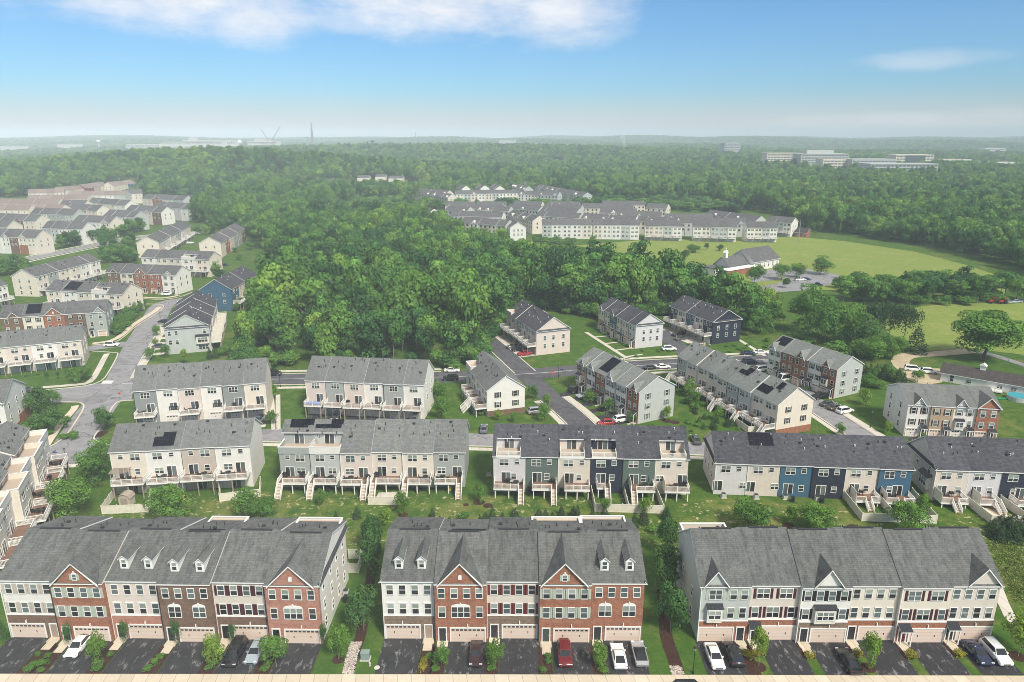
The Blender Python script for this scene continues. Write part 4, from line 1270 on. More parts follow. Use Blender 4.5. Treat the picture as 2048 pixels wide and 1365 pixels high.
Cc = [dict(c='d', base='R', hb=3.3, sh='sage', top='d11', mid='b11', door='R', nog=1, gable=(.30, .46, 2.2, None), terr=(.0, 1.0), lab='pale grey townhouse with a small gable above a boxed bay window'),
      dict(c='b', base='R', hb=3.3, sh='maroon', top='dd', mid='sds', door='L', canopy=1, nog=1, lab='beige townhouse with maroon shutters and dark door canopy above red brick'),
      dict(c='w', base='S', hb=3.3, sh='black', top='4', mid='sBs', door='L', nog=1, gable=(.53, .56, 2.6, None), lab='white gabled townhouse with black shutters and a central boxed bay'),
      dict(c='c', base='R', hb=3.3, top='4', mid='4', door='L', nog=1, lab='cream townhouse without shutters, plain roof, over red brick'),
      dict(c='c', base='R', hb=3.3, sh='maroon', top='dd', mid='sds', door='L', dc='red', canopy=1, nog=1, lab='cream townhouse with maroon shutters and a dark seamed door canopy'),
      dict(c='b', base='B', hb=3.3, top='4', mid='4', door='L', canopy=1, nog=1, gable=(.66, .62, 2.5, None), lab='beige gabled end townhouse, navy and white cars in its drive')]
for u in A + B: u['bu'] = .9
row('A', G(25, 1273.5), G(648, 1281.5), A, 15, 9.4, 3.4, 'grey', 'x', gA, 2, (0, -.55, .1, -.45, .15, -.5), pent=True,
    endwin=(None, ((.15, .4, .62, .85), (8.0, 4.9, 2.0))))
row('B', G(770, 1278), G(1282, 1280), B, 15, 9.4, 3.4, 'grey', 'x', gA, 2, (.2, -.4, .3, -.45, -.05), pent=True)
row('C', G(1394, 1283), G(1981, 1283), Cc, 13.6, 9.0, 4.7, 'grey', 'x', gA, 2, (.15, .45, -.1, .35, -.1, .3), endwin=(((.3, .7), (2.0, 5.2)), None))

gB = 'townhouses showing their rear decks'
D = [dict(c='c', st='B', dz=3.5, flip=1, dk=(.08, .98), hi=1, lab='cream townhouse with a pergola on its deck and a shed below'),
     dict(c='w', st='B', dz=3.5, dk=(.08, .98), mw=1.6, hi=1, solar=((.20, .44, .08, .42), (.44, .80, .08, .58)), lab='white townhouse with stepped solar panels, beside the cream pergola house'),
     dict(c='t', st='B', dz=3.5, flip=1, dk=(.02, .98), lab='tan townhouse with rear deck left of the white end house by the lawn'),
     dict(c='w', st='B', dz=3.5, mw=1.6, dk=(.05, .95), hi=1, lab='white end townhouse with deck over a fenced yard, dark flower bed alongside')]
row('D', G(234, 989), G(508, 973), D, 11, 9.2, 3.5, 'mid', 'x', gB, 2, (0, -.1, .1, -.1))
E = [dict(c='a', st='B', dz=2.4, flip=1, sx=.32, mw=1.6, stair='L', notch=(0, 1, .66), par='a', hi=1, solar=((.2, .8, .72, .98), (.62, .98, .80, .99)), lab='ash grey townhouse with walled roof terrace and solar panels, left end'),
     dict(c='d', st='B', dz=2.4, sx=.30, mw=1.6, stair='L', notch=(0, 1, .66), par='w', hi=1, solar=((.05, .9, .7, .82), (.55, .95, .82, .98)), lab='pale grey townhouse with white walled roof terrace and solar panels'),
     dict(c='p', st='B', dz=2.4, sx=.72, mw=1.6, stair='R', hi=1, lab='pinkish beige townhouse next to the walled roof terraces, weathered roof'),
     dict(c='b', st='B', dz=2.4, sx=.30, stair='L', dk=(.03, .97), lab='beige townhouse with a fenced curved patio in its yard'),
     dict(c='c', st='B', dz=2.4, sx=.30, stair='L', lab='cream townhouse with red-brown deck between fenced patio and grey end house'),
     dict(c='a', st='B', dz=2.4, sx=.76, mw=1.6, stair='R', hi=1, lab='ash grey end townhouse with weathered roof, yellow bag below its deck')]
row('E', G(565, 973), G(930, 975), E, 12, 7.8, 4.4, 'blue', 'x', gB, 2, (-.3, -.25, -.5, .15, -.1, .15))
Fb = [dict(c='l', st='B', dz=2.2, sx=.38, stair='R', notch=(.07, .84, .62), dk=(.02, .95), lab='lilac grey townhouse with roof terrace, at the left end of the charcoal roofs'),
      dict(c='s', st='B', dz=2.2, sx=.35, stair='R', dk=(.2, .95), lab='dark green townhouse beside lilac grey end house, grass below its deck'),
      dict(c='b', st='B', dz=2.2, sx=.35, dk=(.2, .97), notch=(.05, .82, .62), priv='L', lab='beige townhouse with roof terrace between dark green and navy houses'),
      dict(c='n', st='B', dz=2.2, sx=.33, dk=(.2, .6), notch=(.03, .80, .62), dd=2.0, stair='R', lab='navy townhouse with roof terrace and fenced grass yard'),
      dict(c='s', st='B', dz=2.2, sx=.35, dk=(.22, .95), stair='L', priv='L', lab='dark green townhouse between navy house and beige end house'),
      dict(c='b', st='B', dz=2.2, sx=.85, mw=1.3, dk=(.25, 1.0), notch=(.15, .93, .62), priv='L', lab='beige end townhouse with roof terrace, dark table on the terrace')]
row('F', G(988, 983), G(1372, 990), Fb, 12, 7.8, 4.2, 'dark', 'x', gB, 2, (0, .05, 0, .05, .0, .05))
Gb = [dict(c='l', st='B', dz=.9, deck=0, sx=.1, mw=1.4, lab='pale lilac grey end townhouse with charcoal roof and no deck'),
      dict(c='b', st='B', dz=.9, deck=0, sx=.12, mw=1.4, solar=((.12, .88, .55, .96),), lab='beige townhouse with a large solar panel on its charcoal roof'),
      dict(c='u', st='B', dz=.7, deck=0, sx=.3, lab='blue townhouse without a deck beside the navy house'),
      dict(c='n', st='B', dz=.7, deck=0, sx=.3, lab='navy townhouse without a deck, beside the blue one'),
      dict(c='b', st='B', dz=1.2, sx=.32, dk=(.22, .95), stair='M', run=1.8, priv='L', lab='beige townhouse with privacy-screened deck beside the blue end house'),
      dict(c='u', st='B', dz=1.2, sx=.62, dk=(.12, .98), stair='M', run=1.8, priv='L', lab='blue end townhouse with deck and fenced yard')]
row('G', G(1427, 989), G(1815, 1003), Gb, 11.5, 6.9, 4.1, 'dark', 'x', gB, 2, (.1, .05, .1, -.05, .1, -.05), pent=True, endwin=(((.25, .55, .8), (5.6, 3.0)), None))
Hb = [dict(c='b', st='B', dz=1.2, sx=.25, dk=(.05, .85), stair='M', run=1.8, priv='L', lab='beige end townhouse with a bay window in its side wall'),
      dict(c='l', st='B', dz=1.2, sx=.3, dk=(.2, .8), stair='R', run=2.2, priv='L', lab='lilac grey townhouse with a long stair into its fenced patio'),
      dict(c='n', st='B', dz=1.2, sx=.6, dk=(.3, .98), lab='navy townhouse behind the fence at the picture edge'),
      dict(c='b', st='B', dz=1.2, lab='beige townhouse right of the navy one at the picture edge')]
row('H', G(1862, 1001), G(2128, 1011), Hb, 12, 6.7, 4.2, 'dark', 'x', gB, 2, (0, .1, 0, .1), pent=True, endwin=(((.2, .6), (5.4,)), None))
hb = UNITS[('H', 0)]
sb_ = MB(); sb_.box(-.75, 0, 1.2, 4.6, 1.6, 4.2); b_ = ob('bay', sb_.mesh('side_bay', SID['b']), hb[0])
sb_ = MB(); sb_.prism([(-.95, 1.0, 4.2), (-.95, 4.8, 4.2), (0, 4.8, 4.8), (0, 1.0, 4.8)], (0, 0, -.08)); ob('bay_roof', sb_.mesh('side_bay_roof', SEAM), b_)
win(b_, -.752, 2.9, 3.0, 2.6, 1.6, 3, R(-90))

gC = 'tall townhouses with decks above their garages'
I_ = [dict(c='g', st='H', dz=3.5, top='t', lab='dark grey left end townhouse above the sloping street corner'),
      dict(c='w', st='H', dz=3.5, top='t', deck=0, lab='white townhouse with juliet rail, beside the dark grey end house'),
      dict(c='p', st='H', dz=3.5, top='t', lab='pinkish beige townhouse with deck between two deckless white ones'),
      dict(c='w', st='H', dz=3.5, top='t', deck=0, lab='white townhouse with juliet rail left of the dark grey one with a deck'),
      dict(c='g', st='H', dz=3.5, top='t', lab='dark grey townhouse with deck beside the beige end house'),
      dict(c='c', st='H', dz=3.5, top='t', lab='cream end townhouse with a dark truck under its deck')]
row('I', G(277, 853), G(537, 833), I_, 11.5, 9.2, 4.5, 'mid', 'x', gC, 2, (0, .3, -.3, .3, -.2, .1))
J_ = [dict(c='p', st='H', dz=3.5, top='t', lab='pinkish beige end townhouse with a blue tarpaulin on its deck'),
      dict(c='a', st='H', dz=3.5, top='t', lab='ash grey townhouse beside the blue-tarpaulin deck'),
      dict(c='p', st='H', dz=3.5, top='t', lab='pinkish beige townhouse between ash grey and white, deck above garage'),
      dict(c='w', st='H', dz=3.5, top='t', lab='white townhouse between pinkish beige and ash grey, with deck'),
      dict(c='a', st='H', dz=3.5, top='t', lab='ash grey townhouse between two white deck houses'),
      dict(c='w', st='H', dz=3.5, top='t', lab='white end townhouse with pale side wall and a car under its deck')]
row('J', G(617, 828), G(849, 839), J_, 11.5, 9.2, 4.5, 'mid', 'x', gC, 2, (0, .15, -.1, .2, -.1, .15), endwin=(None, ((.3, .7), (7.6, 4.8))))

def polar(P, ang, L):  # from P towards a compass direction (unit vector), length
    a = Vector((*ang, 0)).normalized(); return Vector(P).to_3d() + a * L
N_ = G(974.6, 834)
K = [dict(c='p', st='B', dz=2.4, notch=(0, 1, .7), par='p', deck=0), dict(c='c', st='B', dz=2.4, top='d1'), dict(c='c', st='B', dz=2.4, stair='R'), dict(c='w', st='B', dz=2.4, stair='L')]
row('K', polar(N_, (-.293, .956), 22), N_, K, 10, 7.0, 3.5, 'mid', 'in the short row by the curving street', 'short row beside the curving street', 1, None,
    endwin=(None, ((.28, .75), (5.6, 3.0), 'brown')))
o, ro, w = UNITS[('K', 3)]
mb = MB(); mb.box(w - .05, w + .12, 0, 10, 0, 1.5); ob('brick_plinth', mb.mesh('brick_plinth', BRK['B']), o)
L_ = [dict(c='c', st='N', base='T', hb=FULL, gable=(.6, .5, 1.6, None), bay=1, sh='brown'), dict(c='w', st='N', sh='black', gable=(.5, .55, 1.7, None)), dict(c='c', st='N', base='R', hb=FULL, solar=((.08, .92, .12, .9),)),
      dict(c='w', st='N', sh='black', gable=(.5, .6, 1.9, None)), dict(c='w', st='N', sh='black'), dict(c='d', st='N', base='R', hb=FULL, gable=(.62, .5, 1.7, None))]
row('L', G(1153, 780), G(1274.5, 848.8), L_, 11.2, 8.4, 3.2, 'green', 'facing the curving street', 'brick and white row facing the curving street', 1, (0, .2, 0, -.3, -.2, .1),
    endwin=(None, ((.25, .78), (6.9, 4.3, 1.6), 'grey')))
o, ro, w = UNITS[('L', 5)]
deck(o, w + .2, w + 3.0, 3.2, .01) if 0 else None
Pm = G(1617, 861.6) - Vector((.936, .351, 0)) * 10.5
M = [dict(c=c, st='B', dz=2.3, stair=s, run=1.7) for c, s in zip('apcbbadbc', ('L', None, 'R', None, 'R', None, 'R', None, 'R'))]
M[5]['solar'] = ((.1, .9, .55, .75), (.5, .95, .75, .95)); M[7]['solar'] = ((.05, .95, .15, .5),); M[7]['c'] = 'c'; M[8]['solar'] = ((.0, .35, .55, .9),)
row('M', polar(Pm, (-.351, .936), 41), Pm, M, 10.5, 8.1, 3.6, 'green', 'stepping up the slope with rear decks', 'long row with rear decks and stairs', 1, (0, 0, .5, .5, 0, -.2, -.2, .4, .4),
    endwin=(None, ((.3, .75), (6.4, 3.6), 'brown')))
o, ro, w = UNITS[('M', 8)]
mb = MB(); mb.box(w - .05, w + .12, 0, 10.5, 0, 1.7); ob('brick_plinth', mb.mesh('brick_plinth', BRK['R']), o)
Nn = [dict(c='w', st='N', sh='grey', gable=(.3, .5, 1.6, None), solar=((.1, .9, .3, .9),)), dict(c='c', st='N', base='R', hb=FULL, flip=1), dict(c='c', st='N', base='R', hb=FULL, gable=(.5, .6, 2.1, 'vent')),
      dict(c='w', st='N', sh='black', flip=1), dict(c='d', st='N', base='R', hb=FULL, gable=(.3, .5, 1.7, None), bay=1)]
row('N', G(1533, 747.4), G(1667.4, 797.8), Nn, 10.5, 8.3, 2.9, 'green', 'in the grey-ended white and red brick row', 'white and red brick row above the side street', 1, (0, .1, -.2, .1, -.1),
    endwin=(None, ((.28, .78), (6.6, 4.0, 1.6), 'grey')))
O_ = [dict(c='w', st='N', sh='brown', gable=(.5, .5, 1.7, None)), dict(c='c', st='N', base='T', hb=FULL, sh='brown'), dict(c='w', st='N', sh='grey', gable=(.35, .5, 1.7, None), bay=1), dict(c='c', st='N', base='R', hb=FULL, gable=(.5, .95, 2.4, None), sh='grey')]
row('O', G(1806.8, 873), G(1988, 881.8), O_, 13, 8.0, 3.0, 'mid', 'fronts beside the white end wall below the farm', 'row below the farmhouse', 1, (.1, -.1, .1, -.1), endwin=(((.3, .75), (6.6, 4.2, 1.8)), None))
P1 = [dict(c=c, st='H', dz=3.3) for c in 'pcawcp']; P1[0]['notch'] = (0, 1, .6); P1[0]['par'] = 'p'
n_ = G(1072.5, 711.6)
row('P1', polar(n_, (-.358, .934), 27), n_, P1, 12, 8.1, 4.2, 'dark', 'with pinkish end wall beside the new black street', 'row beside the new black street', 1, (0, 0, .3, .3, 0, 0), pent=True,
    endwin=(None, ((.25, .5, .8), (5.6, 3.0))))
P2 = [dict(c='c', st='N', base='T', hb=4.2, gable=(.5, .5, 1.6, None)), dict(c='c', st='N', base='T', hb=3, flip=1), dict(c='u', st='N', gable=(.4, .6, 1.9, None), base='T', hb=3), dict(c='b', st='N', base='S', hb=3), dict(c='b', st='N', flip=1, base='T', hb=3), dict(c='l', st='N', base='T', hb=3)]
n_ = G(1269, 698)
row('P2', polar(n_, (-.343, .939), 27), n_, P2, 10.5, 8.1, 3.4, 'dark', 'with fronts on the little green lawns', 'row fronting the little lawns', 1, (0, .2, 0, .2, 0, .1), pent=True,
    endwin=(None, ((.3, .55, .8), (5.6, 3.0))))
P3 = [dict(c=c, st='H', dz=3.3) for c in 'ncucn']
n_ = G(1422.5, 689.7)
row('P3', polar(n_, (-.383, .924), 25), n_, P3, 12, 8.0, 3.6, 'dark', 'with a navy end wall by the wood', 'row with the navy end wall', 1, (0, 0, .2, 0, 0), pent=True,
    endwin=(None, ((.2, .5, .8), (5.6, 3.0))))

def pad(key, n, x0, x1, y0, y1, mat, name='driveway', z=.03):
    for i in range(n):
        o, ro, w = UNITS[(key, i)]; mb = MB()
        mb.poly([Vector(loc2w(o, a, b, 0)) + Vector((0, 0, z)) for a, b in ((x0 * w, y0), (x1 * w, y0), (x1 * w, y1), (x0 * w, y1))]); struct(ob(name, mb.mesh(name, mat)))
pad('L', 6, .08, .62, -6.8, -.3, DRIVE); pad('L', 6, .7, .86, -2.4, -.3, CONCW, 'front_walk', .035)
pad('P1', 6, .0, 1.0, -5.5, -.02, CONCW); pad('P3', 5, 0, 1, -6.5, -.02, CONCW); pad('I', 6, .1, .95, -5.5, -.02, DRIVE); pad('J', 6, .1, .95, -5.5, -.02, DRIVE)
pad('N', 5, .1, .6, -6.5, -.3, DRIVE); pad('O', 4, .08, .6, -5, -.3, DRIVE); pad('I', 6, 0, 1, -7.2, -5.52, CONCW, 'apron'); pad('J', 6, 0, 1, -7.2, -5.52, CONCW, 'apron')

# left-hand rows
def EV(p, z): return G(p[0], p[1], z)
U1 = [dict(c=c, st='B', dz=3.6, mw=1.7, notch=(0, 1, .52), par=c, hi=1) for c in 'cwcwcw']
row('U1', (-80.5, 95.5), (-95.8, 134.6), U1, 13, 9.3, 3.6, 'mid', 'with walled terraces above dark decks, by the picture edge', 'row with walled terraces at the picture edge', 2, (0, .6, -.6, .6, 0, .6))
U2 = [dict(c='w', st='N'), dict(c='w', st='N', gable=(.7, .5, 1.7, None))]
row('U2', (-131.2, 151), (-119.6, 154.4), U2, 14, 8.3, 3.6, 'mid', 'with white end wall over red brick by the street corner', 'white pair by the street corner', 1, None, endwin=(None, ((.2, .55, .85), (6.6, 3.6))))
o, ro, w = UNITS[('U2', 1)]
mb = MB(); mb.box(w - .05, w + .1, 7, 14.0, 0, 2.6); mb.box(w - .05, w + .1, 0, 7, 0, 1.2); ob('brick_plinth', mb.mesh('brick_plinth', BRK['R']), o)
gS = 'townhouse rows left of the wood'
def srow(key, e0, e1, units, depth, eave, rise, roof, where, offs=None, ew=None, pent=False, detail=1):
    row(key, EV(e0, eave), EV(e1, eave), units, depth, eave, rise, roof, where, gS, detail, offs, (1, 1), None, pent, 'townhouse', ew)
srow('S1', (-42, 700), (161.4, 680.5), [dict(c='c', st='B', dz=3.2), dict(c='p', st='B', dz=3.2), dict(c='w', st='B', dz=3.2), dict(c='b', st='B', dz=3.2)], 11, 8.2, 3.4, 'mid', 'whose rear decks overlook the side street hedge', (0, .1), (None, ((.3, .7), (6.6, 3.8))))
srow('S2', (0, 637), (210, 624), [dict(c='c', st='N', base='B', hb=FULL, gable=(.6, .5, 1.6, None)), dict(c='c', st='N', sh='black', solar=((.15, .85, .15, .9),)), dict(c='c', st='N', base='R', hb=FULL, gable=(.5, .85, 2.4, 'vent')), dict(c='c', st='N', base='B', hb=FULL, sh='black'), dict(c='a', st='N', gable=(.7, .5, 1.7, None), flip=1)],
     11, 8.8, 3.2, 'far', 'fronts ending in a grey house at the street bend', (0, .2), (None, ((.3, .7), (7, 4.2))))
srow('S3', (92, 581), (244, 589), [dict(c='c', st='B', dz=3.2), dict(c='w', st='B', dz=3.2, solar=((.1, .95, .1, .85),)), dict(c='b', st='B', dz=3.2), dict(c='w', st='B', dz=3.2, notch=(0, 1, .6), par='w'), dict(c='c', st='B', dz=3.2)], 11, 8.6, 3.2, 'far', 'behind the grey and brick fronts', (0, .2), (None, ((.3, .7), (7, 4.2))))
srow('S4', (71, 554), (200, 521), [dict(c=c, st='B', dz=3.0) for c in 'caccww'], 11.5, 9, 3.2, 'far', 'running towards the upper road with a cream end wall', (0, .4, .1), (((.3, .7), (7, 4.2, 1.8)), None))
srow('S5', (211.5, 545), (350, 551), [dict(c='c', st='N', base='B', hb=FULL, gable=(.6, .5, 1.6, None)), dict(c='c', st='N', sh='black'), dict(c='c', st='N', base='R', hb=FULL, gable=(.5, .85, 2.4, 'vent')), dict(c='c', st='N', base='R', hb=FULL), dict(c='w', st='N', gable=(.5, .5, 1.6, None), sh='grey')],
     11, 8.9, 3.2, 'far', 'facing the bend with a parked white car', (0, .2), (None, ((.3, .7), (7, 4.2))))
srow('S6', (282, 515), (417, 520), [dict(c='w', st='3'), dict(c='c', st='3'), dict(c='b', st='3'), dict(c='w', st='B', dz=3.2, notch=(0, 1, .6), par='w'), dict(c='c', st='B', dz=3.2)], 11, 8.8, 3.2, 'far', 'above the brick fronts, one with a white roof terrace', (0, .2), (None, ((.3, .7), (7, 4.2))))
srow('S7', (317, 485), (381, 451), [dict(c=c, st='3', deck=1) for c in 'cwcawc'], 12, 8.8, 3.4, 'far', 'running uphill behind a cream end wall', (0, .3), (((.3, .7), (6.6,)), None))
srow('S8', (441, 486), (490, 457), [dict(c='c', st='2'), dict(c='c', st='2', base='R', hb=FULL), dict(c='b', st='2'), dict(c='a', st='2'), dict(c='a', st='2'), dict(c='c', st='2', base='B', hb=FULL)], 12, 8.8, 3.4, 'far', 'running uphill beside the wood edge path', (0, .3), (((.3, .7), (6.6,)), None))
srow('S9', (462, 579), (516, 550), [dict(c='u', st='H', dz=3.2), dict(c='b', st='H', dz=3.2), dict(c='s', st='H', dz=3.2), dict(c='l', st='H', dz=3.2)], 12.5, 9, 4.0, 'dark', 'with the blue end wall against the wood', (0, .2), (((.25, .7), (6.6, 3.8)), None))
srow('S10', (418, 651), (434, 600), [dict(c=c, st='H', dz=3.0, priv='L') for c in 'ddlbdl'], 13.5, 8.8, 4.0, 'dark', 'in the bay-ended row beside the wood lawn', (0, .2), (((.12, .75, .9), (7, 4)), None), True)
pad('S10', 6, .1, .5, 13.6, 18.5, CONCW)
o, ro, w = UNITS[('S10', 0)]
sb_ = MB(); sb_.box(-.7, 0, .5, 4.4, 2.9, 5.5); b_ = ob('bay', sb_.mesh('end_bay', CREAMT), o)
sb_ = MB(); sb_.prism([(-.9, .3, 5.5), (-.9, 4.6, 5.5), (0, 4.6, 6.0), (0, .3, 6.0)], (0, 0, -.08)); ob('bay_roof', sb_.mesh('end_bay_roof', SEAM), b_)
win(b_, -.702, 2.4, 4.3, 2.9, 1.5, 3, R(-90)); win(o, -.003, 2.4, 1.6, 2.9, 1.4, 3, R(-90))

srow('S11', (-62, 586), (14, 570), [dict(c='c', st='B', dz=3.0), dict(c='w', st='B', dz=3.0), dict(c='w', st='B', dz=3.0)], 11, 8.5, 3.3, 'far', 'cut by the left picture edge below the road', (0, .2), (None, ((.3, .7), (6.8, 4.0))))
gT = 'townhouses in the neighbourhood beyond the upper road'
TROWS = [('T1', (-16, 474), (70, 477), [dict(c='w', st='2'), dict(c='w', st='2', gable=(.5, .6, 2, None)), dict(c='c', st='2', base='B', hb=FULL), dict(c='c', st='2', base='R', hb=5.6, gable=(.5, .7, 2, None)), dict(c='c', st='2')], 'far', 'above the road hedge, brick among them'),
         ('T2', (84, 457.5), (163, 459.5), 'adwww', 'far', 'behind the roadside trees with a white end wall'),
         ('T3', (-22, 440), (69, 443.5), [dict(c='c', st='2', gable=(.5, .6, 2, None)), 'c', dict(c='c', st='2', base='B', hb=FULL, gable=(.5, .6, 2, None)), 'c'], 'far', 'with a brown brick gable at the picture edge'),
         ('T4', (146, 444), (219, 447), [dict(c='w', st='2'), 'c', 'w', dict(c='c', st='2', base='R', hb=3, gable=(.5, .8, 2, None))], 'far', 'with a small brick gable and cream end wall'),
         ('T5', (207, 432), (266, 436), 'cwwd', 'far', 'ending in a pale grey wall above the trees'),
         ('T6', (251, 421.5), (321, 426), [dict(c='c', st='2'), 'w', dict(c='b', st='2', gable=(.5, .6, 2, None)), dict(c='w', st='2', base='B', hb=FULL)], 'far', 'ending in brown brick beside a white wall'),
         ('T7', (306, 414), (381, 419.5), 'cdlw', 'far', 'right end row against the dark wood'),
         ('T8', (60, 428), (146, 431), 'cwaad', 'far', 'ending in a grey wall behind the cream gables'),
         ('T9', (112, 417), (192, 423), [dict(c='w', st='2', gable=(.5, .6, 2, None)), 'c', dict(c='c', st='2', base='R', hb=FULL), 'c'], 'far', 'with a red brick gable amid the slope'),
         ('T10', (174, 406), (249, 412), 'wccw', 'far', 'below the tan roofs'),
         ('T11', (284, 397.5), (365, 402), [dict(c='b', st='2'), dict(c='c', st='2', base='R', hb=FULL, gable=(.5, .6, 2, None)), 'c', 'd'], 'far', 'just below the big wood'),
         ('T12', (369, 400), (440, 405.5), 'gwwb', 'far', 'at the far right under the wood'),
         ('T13', (56, 388), (127, 386), 'cwtc', 'tan', 'highest on the left with tan roofs'),
         ('T14', (122, 383), (168, 379), 'ctb', 'tan', 'beside the dark red end house'),
         ('T15', (172, 377), (216, 371), 'otc', 'tan', 'starting with a dark red wall'),
         ('T16', (226, 372), (271, 367), 'ccu', 'tan', 'ending in a blue wall under the wood'),
         ('T17', (135, 391.5), (250, 391), 'cbcwd', 'tan', 'second tan-roofed line from the wood'),
         ('T18', (52, 400), (172, 400), 'cbcuc', 'tan', 'third tan-roofed line from the wood'),
         ('T19', (-10, 408), (112, 410), 'cccbc', 'tan', 'fourth tan-roofed line from the wood'),
         ('T22', (-70, 453), (12, 456), 'ccc', 'far', 'low at the picture edge above the brick row'), ('T23', (62, 419), (118, 421.5), 'bcc', 'tan', 'short tan-roofed line in the middle'),
         ('T24', (118, 411), (166, 412), 'cwc', 'far', 'short grey line between the tan roofs'), ('T25', (250, 389), (284, 388), 'cb', 'far', 'short pair under the big wood'),
         ('T20', (-20, 421), (55, 421), 'bcc', 'tan', 'lowest tan-roofed line at the picture edge')]
for key, e0, e1, us, rf, wh in TROWS:
    us = [dict(c=q, st='2') if isinstance(q, str) else q for q in us]
    row(key, EV(e0, 10), EV(e1, 10), us, 12.5, 10, 4.1, rf, wh, gT, 0, (0, .3), (1, 1), None, False, 'townhouse', (((.3, .7), (8, 5.2)), ((.3, .7), (8, 5.2))))
gV = 'townhouses along the top of the meadow'
VROWS = [('V1', (1084.5, 450.5), (1184.7, 450.8), 'dwwwc', 'first block left along the meadow top'), ('V2', (1187, 451), (1279, 452), 'cwwdw', 'second block along the meadow top'),
         ('V3', (1290, 452.5), (1364.6, 454), 'pcdw', 'third block along the meadow top, small terraces'), ('V4', (1387, 454), (1474, 456), 'wcddw', 'fourth block along the meadow top'),
         ('V5', (1494.5, 456), (1555.7, 456.5), 'wcdw', 'fifth block along the meadow top'), ('V6', (1534, 443), (1583, 447), 'ddw', 'last block by the small red brick house')]
for key, e0, e1, us, wh in VROWS:
    us = [dict(c=q, st='3', deck=(key > 'V2')) for q in us]
    row(key, EV(e0, 9.6), EV(e1, 9.6), us, 12, 9.6, 3.4, 'far', wh, gV, 1 if key > 'V2' else 0, (0, .2), (1, 1), None, False, 'townhouse', (((.3, .7), (7, 4.2)), ((.3, .7), (7, 4.2))))
row('V0', EV((1052, 455), 9), EV((1035, 443), 9), [dict(c='w', st='2'), dict(c='w', st='2')], 11, 9, 3.4, 'far', 'at the wood corner of the meadow', gV, 0, None, (1, 1), None, False, 'townhouse', (((.25, .5, .75), (7, 4.2)), None))

# ------------------------------------------------------------------ farther houses that read as one mass
def in_poly(x, y, poly):
    c = False; j = len(poly) - 1
    for i in range(len(poly)):
        (xi, yi), (xj, yj) = poly[i], poly[j]
        if (yi > y) != (yj > y) and x < (xj - xi) * (y - yi) / (yj - yi) + xi: c = not c
        j = i
    return c
def wpoly(pts): return [tuple(G(*p)[:2]) for p in pts]

fm = MB()
FARR = [((1079, 421), (1164, 426)), ((1027, 419), (1079, 432)), ((1168, 426), (1275, 432)), ((1082, 411), (1160, 417)), ((1097, 402), (1160, 403)), ((1029, 401), (1086, 403)),
        ((953, 403), (1014, 403)), ((891, 403), (950, 403)), ((897, 411), (941, 414)), ((956, 410), (1023, 413)), ((904, 421), (1008, 424)), ((1164, 406), (1268, 408)), ((1205, 401), (1290, 402)),
        ((1296, 406), (1338, 408)), ((1201, 415), (1275, 417)), ((1235, 421), (1324, 423)), ((1331, 427), (1424, 427)), ((1420, 419), (1524, 432)), ((1350, 434), (1491, 436)), ((1279, 431), (1357, 436)),
        ((930, 433), (1020, 440)), ((823, 375), (900, 381)), ((897, 367), (932, 372)), ((935, 364), (970, 371)), ((970, 362), (1000, 372)), ((1006, 360), (1058, 373)), ((1041, 361), (1115, 375)), ((1083, 370), (1176, 385)),
        ((911, 381), (1037, 379)), ((850, 380), (905, 388)), ((1040, 381), (1120, 384)), ((836, 412), (868, 418)), ((900, 407), (1010, 409)), ((1090, 407), (1165, 410)), ((1020, 407), (1085, 412))]
rngf = random.Random(5)
for a, b in FARR:
    P, Q = G(*a, 13), G(*b, 13); v = Q - P; L = v.length; v.normalize(); n_ = Vector((-v.y, v.x, 0)); n = max(2, round(L / 7.5)); w = L / n
    for i in range(n):
        p = P + v * (w * i) - n_ * (5.5 + rngf.choice((0, .4))); p.z = 0; q = p + v * w
        mi = 2 + rngf.randrange(4); dd = n_ * 11
        e1, r1 = Vector((0, 0, 9)), Vector((0, 0, 12.6))
        fm.prism([p, p + dd, p + dd + e1, p + dd / 2 + r1, p + e1], v * (w - .02), mi)
        o3 = n_ * .3; up = Vector((0, 0, .25))
        for s0, s1 in ((p + e1 - o3, p + dd / 2 + r1), (p + dd / 2 + r1, p + dd + e1 + o3)):
            fm.prism([s0 + up, s0 + up + v * w, s1 + up, s1 + up] if 0 else [s0 + up, s0 + v * w + up, s1 + v * w + up, s1 + up], (0, 0, -.2), 0, 1, 1)
        if rngf.random() < .25:
            g0 = p - n_ * .1 + e1; fm.prism([g0 + v * w * .2, g0 + v * w * .8, g0 + v * w * .5 + Vector((0, 0, 2.2))], n_ * 3, mi)
        for zz in (7.6, 4.8):
            for fx in (.25, .7):
                c0 = p - n_ * .06 + v * (w * fx) + Vector((0, 0, zz - .7)); fm.prism([c0, c0 + v * 1.3, c0 + v * 1.3 + Vector((0, 0, 1.4)), c0 + Vector((0, 0, 1.4))], n_ * .05, 6)
        if i in (0, n - 1):
            s = p - v * .06 if i == 0 else q + v * .01
            for zz in (7.4, 4.6):
                for fy in (.3, .7):
                    c0 = s + dd * fy + Vector((0, 0, zz - .7)); fm.prism([c0, c0 + n_ * .9, c0 + n_ * .9 + Vector((0, 0, 1.4)), c0 + Vector((0, 0, 1.4))], v * .05, 6)
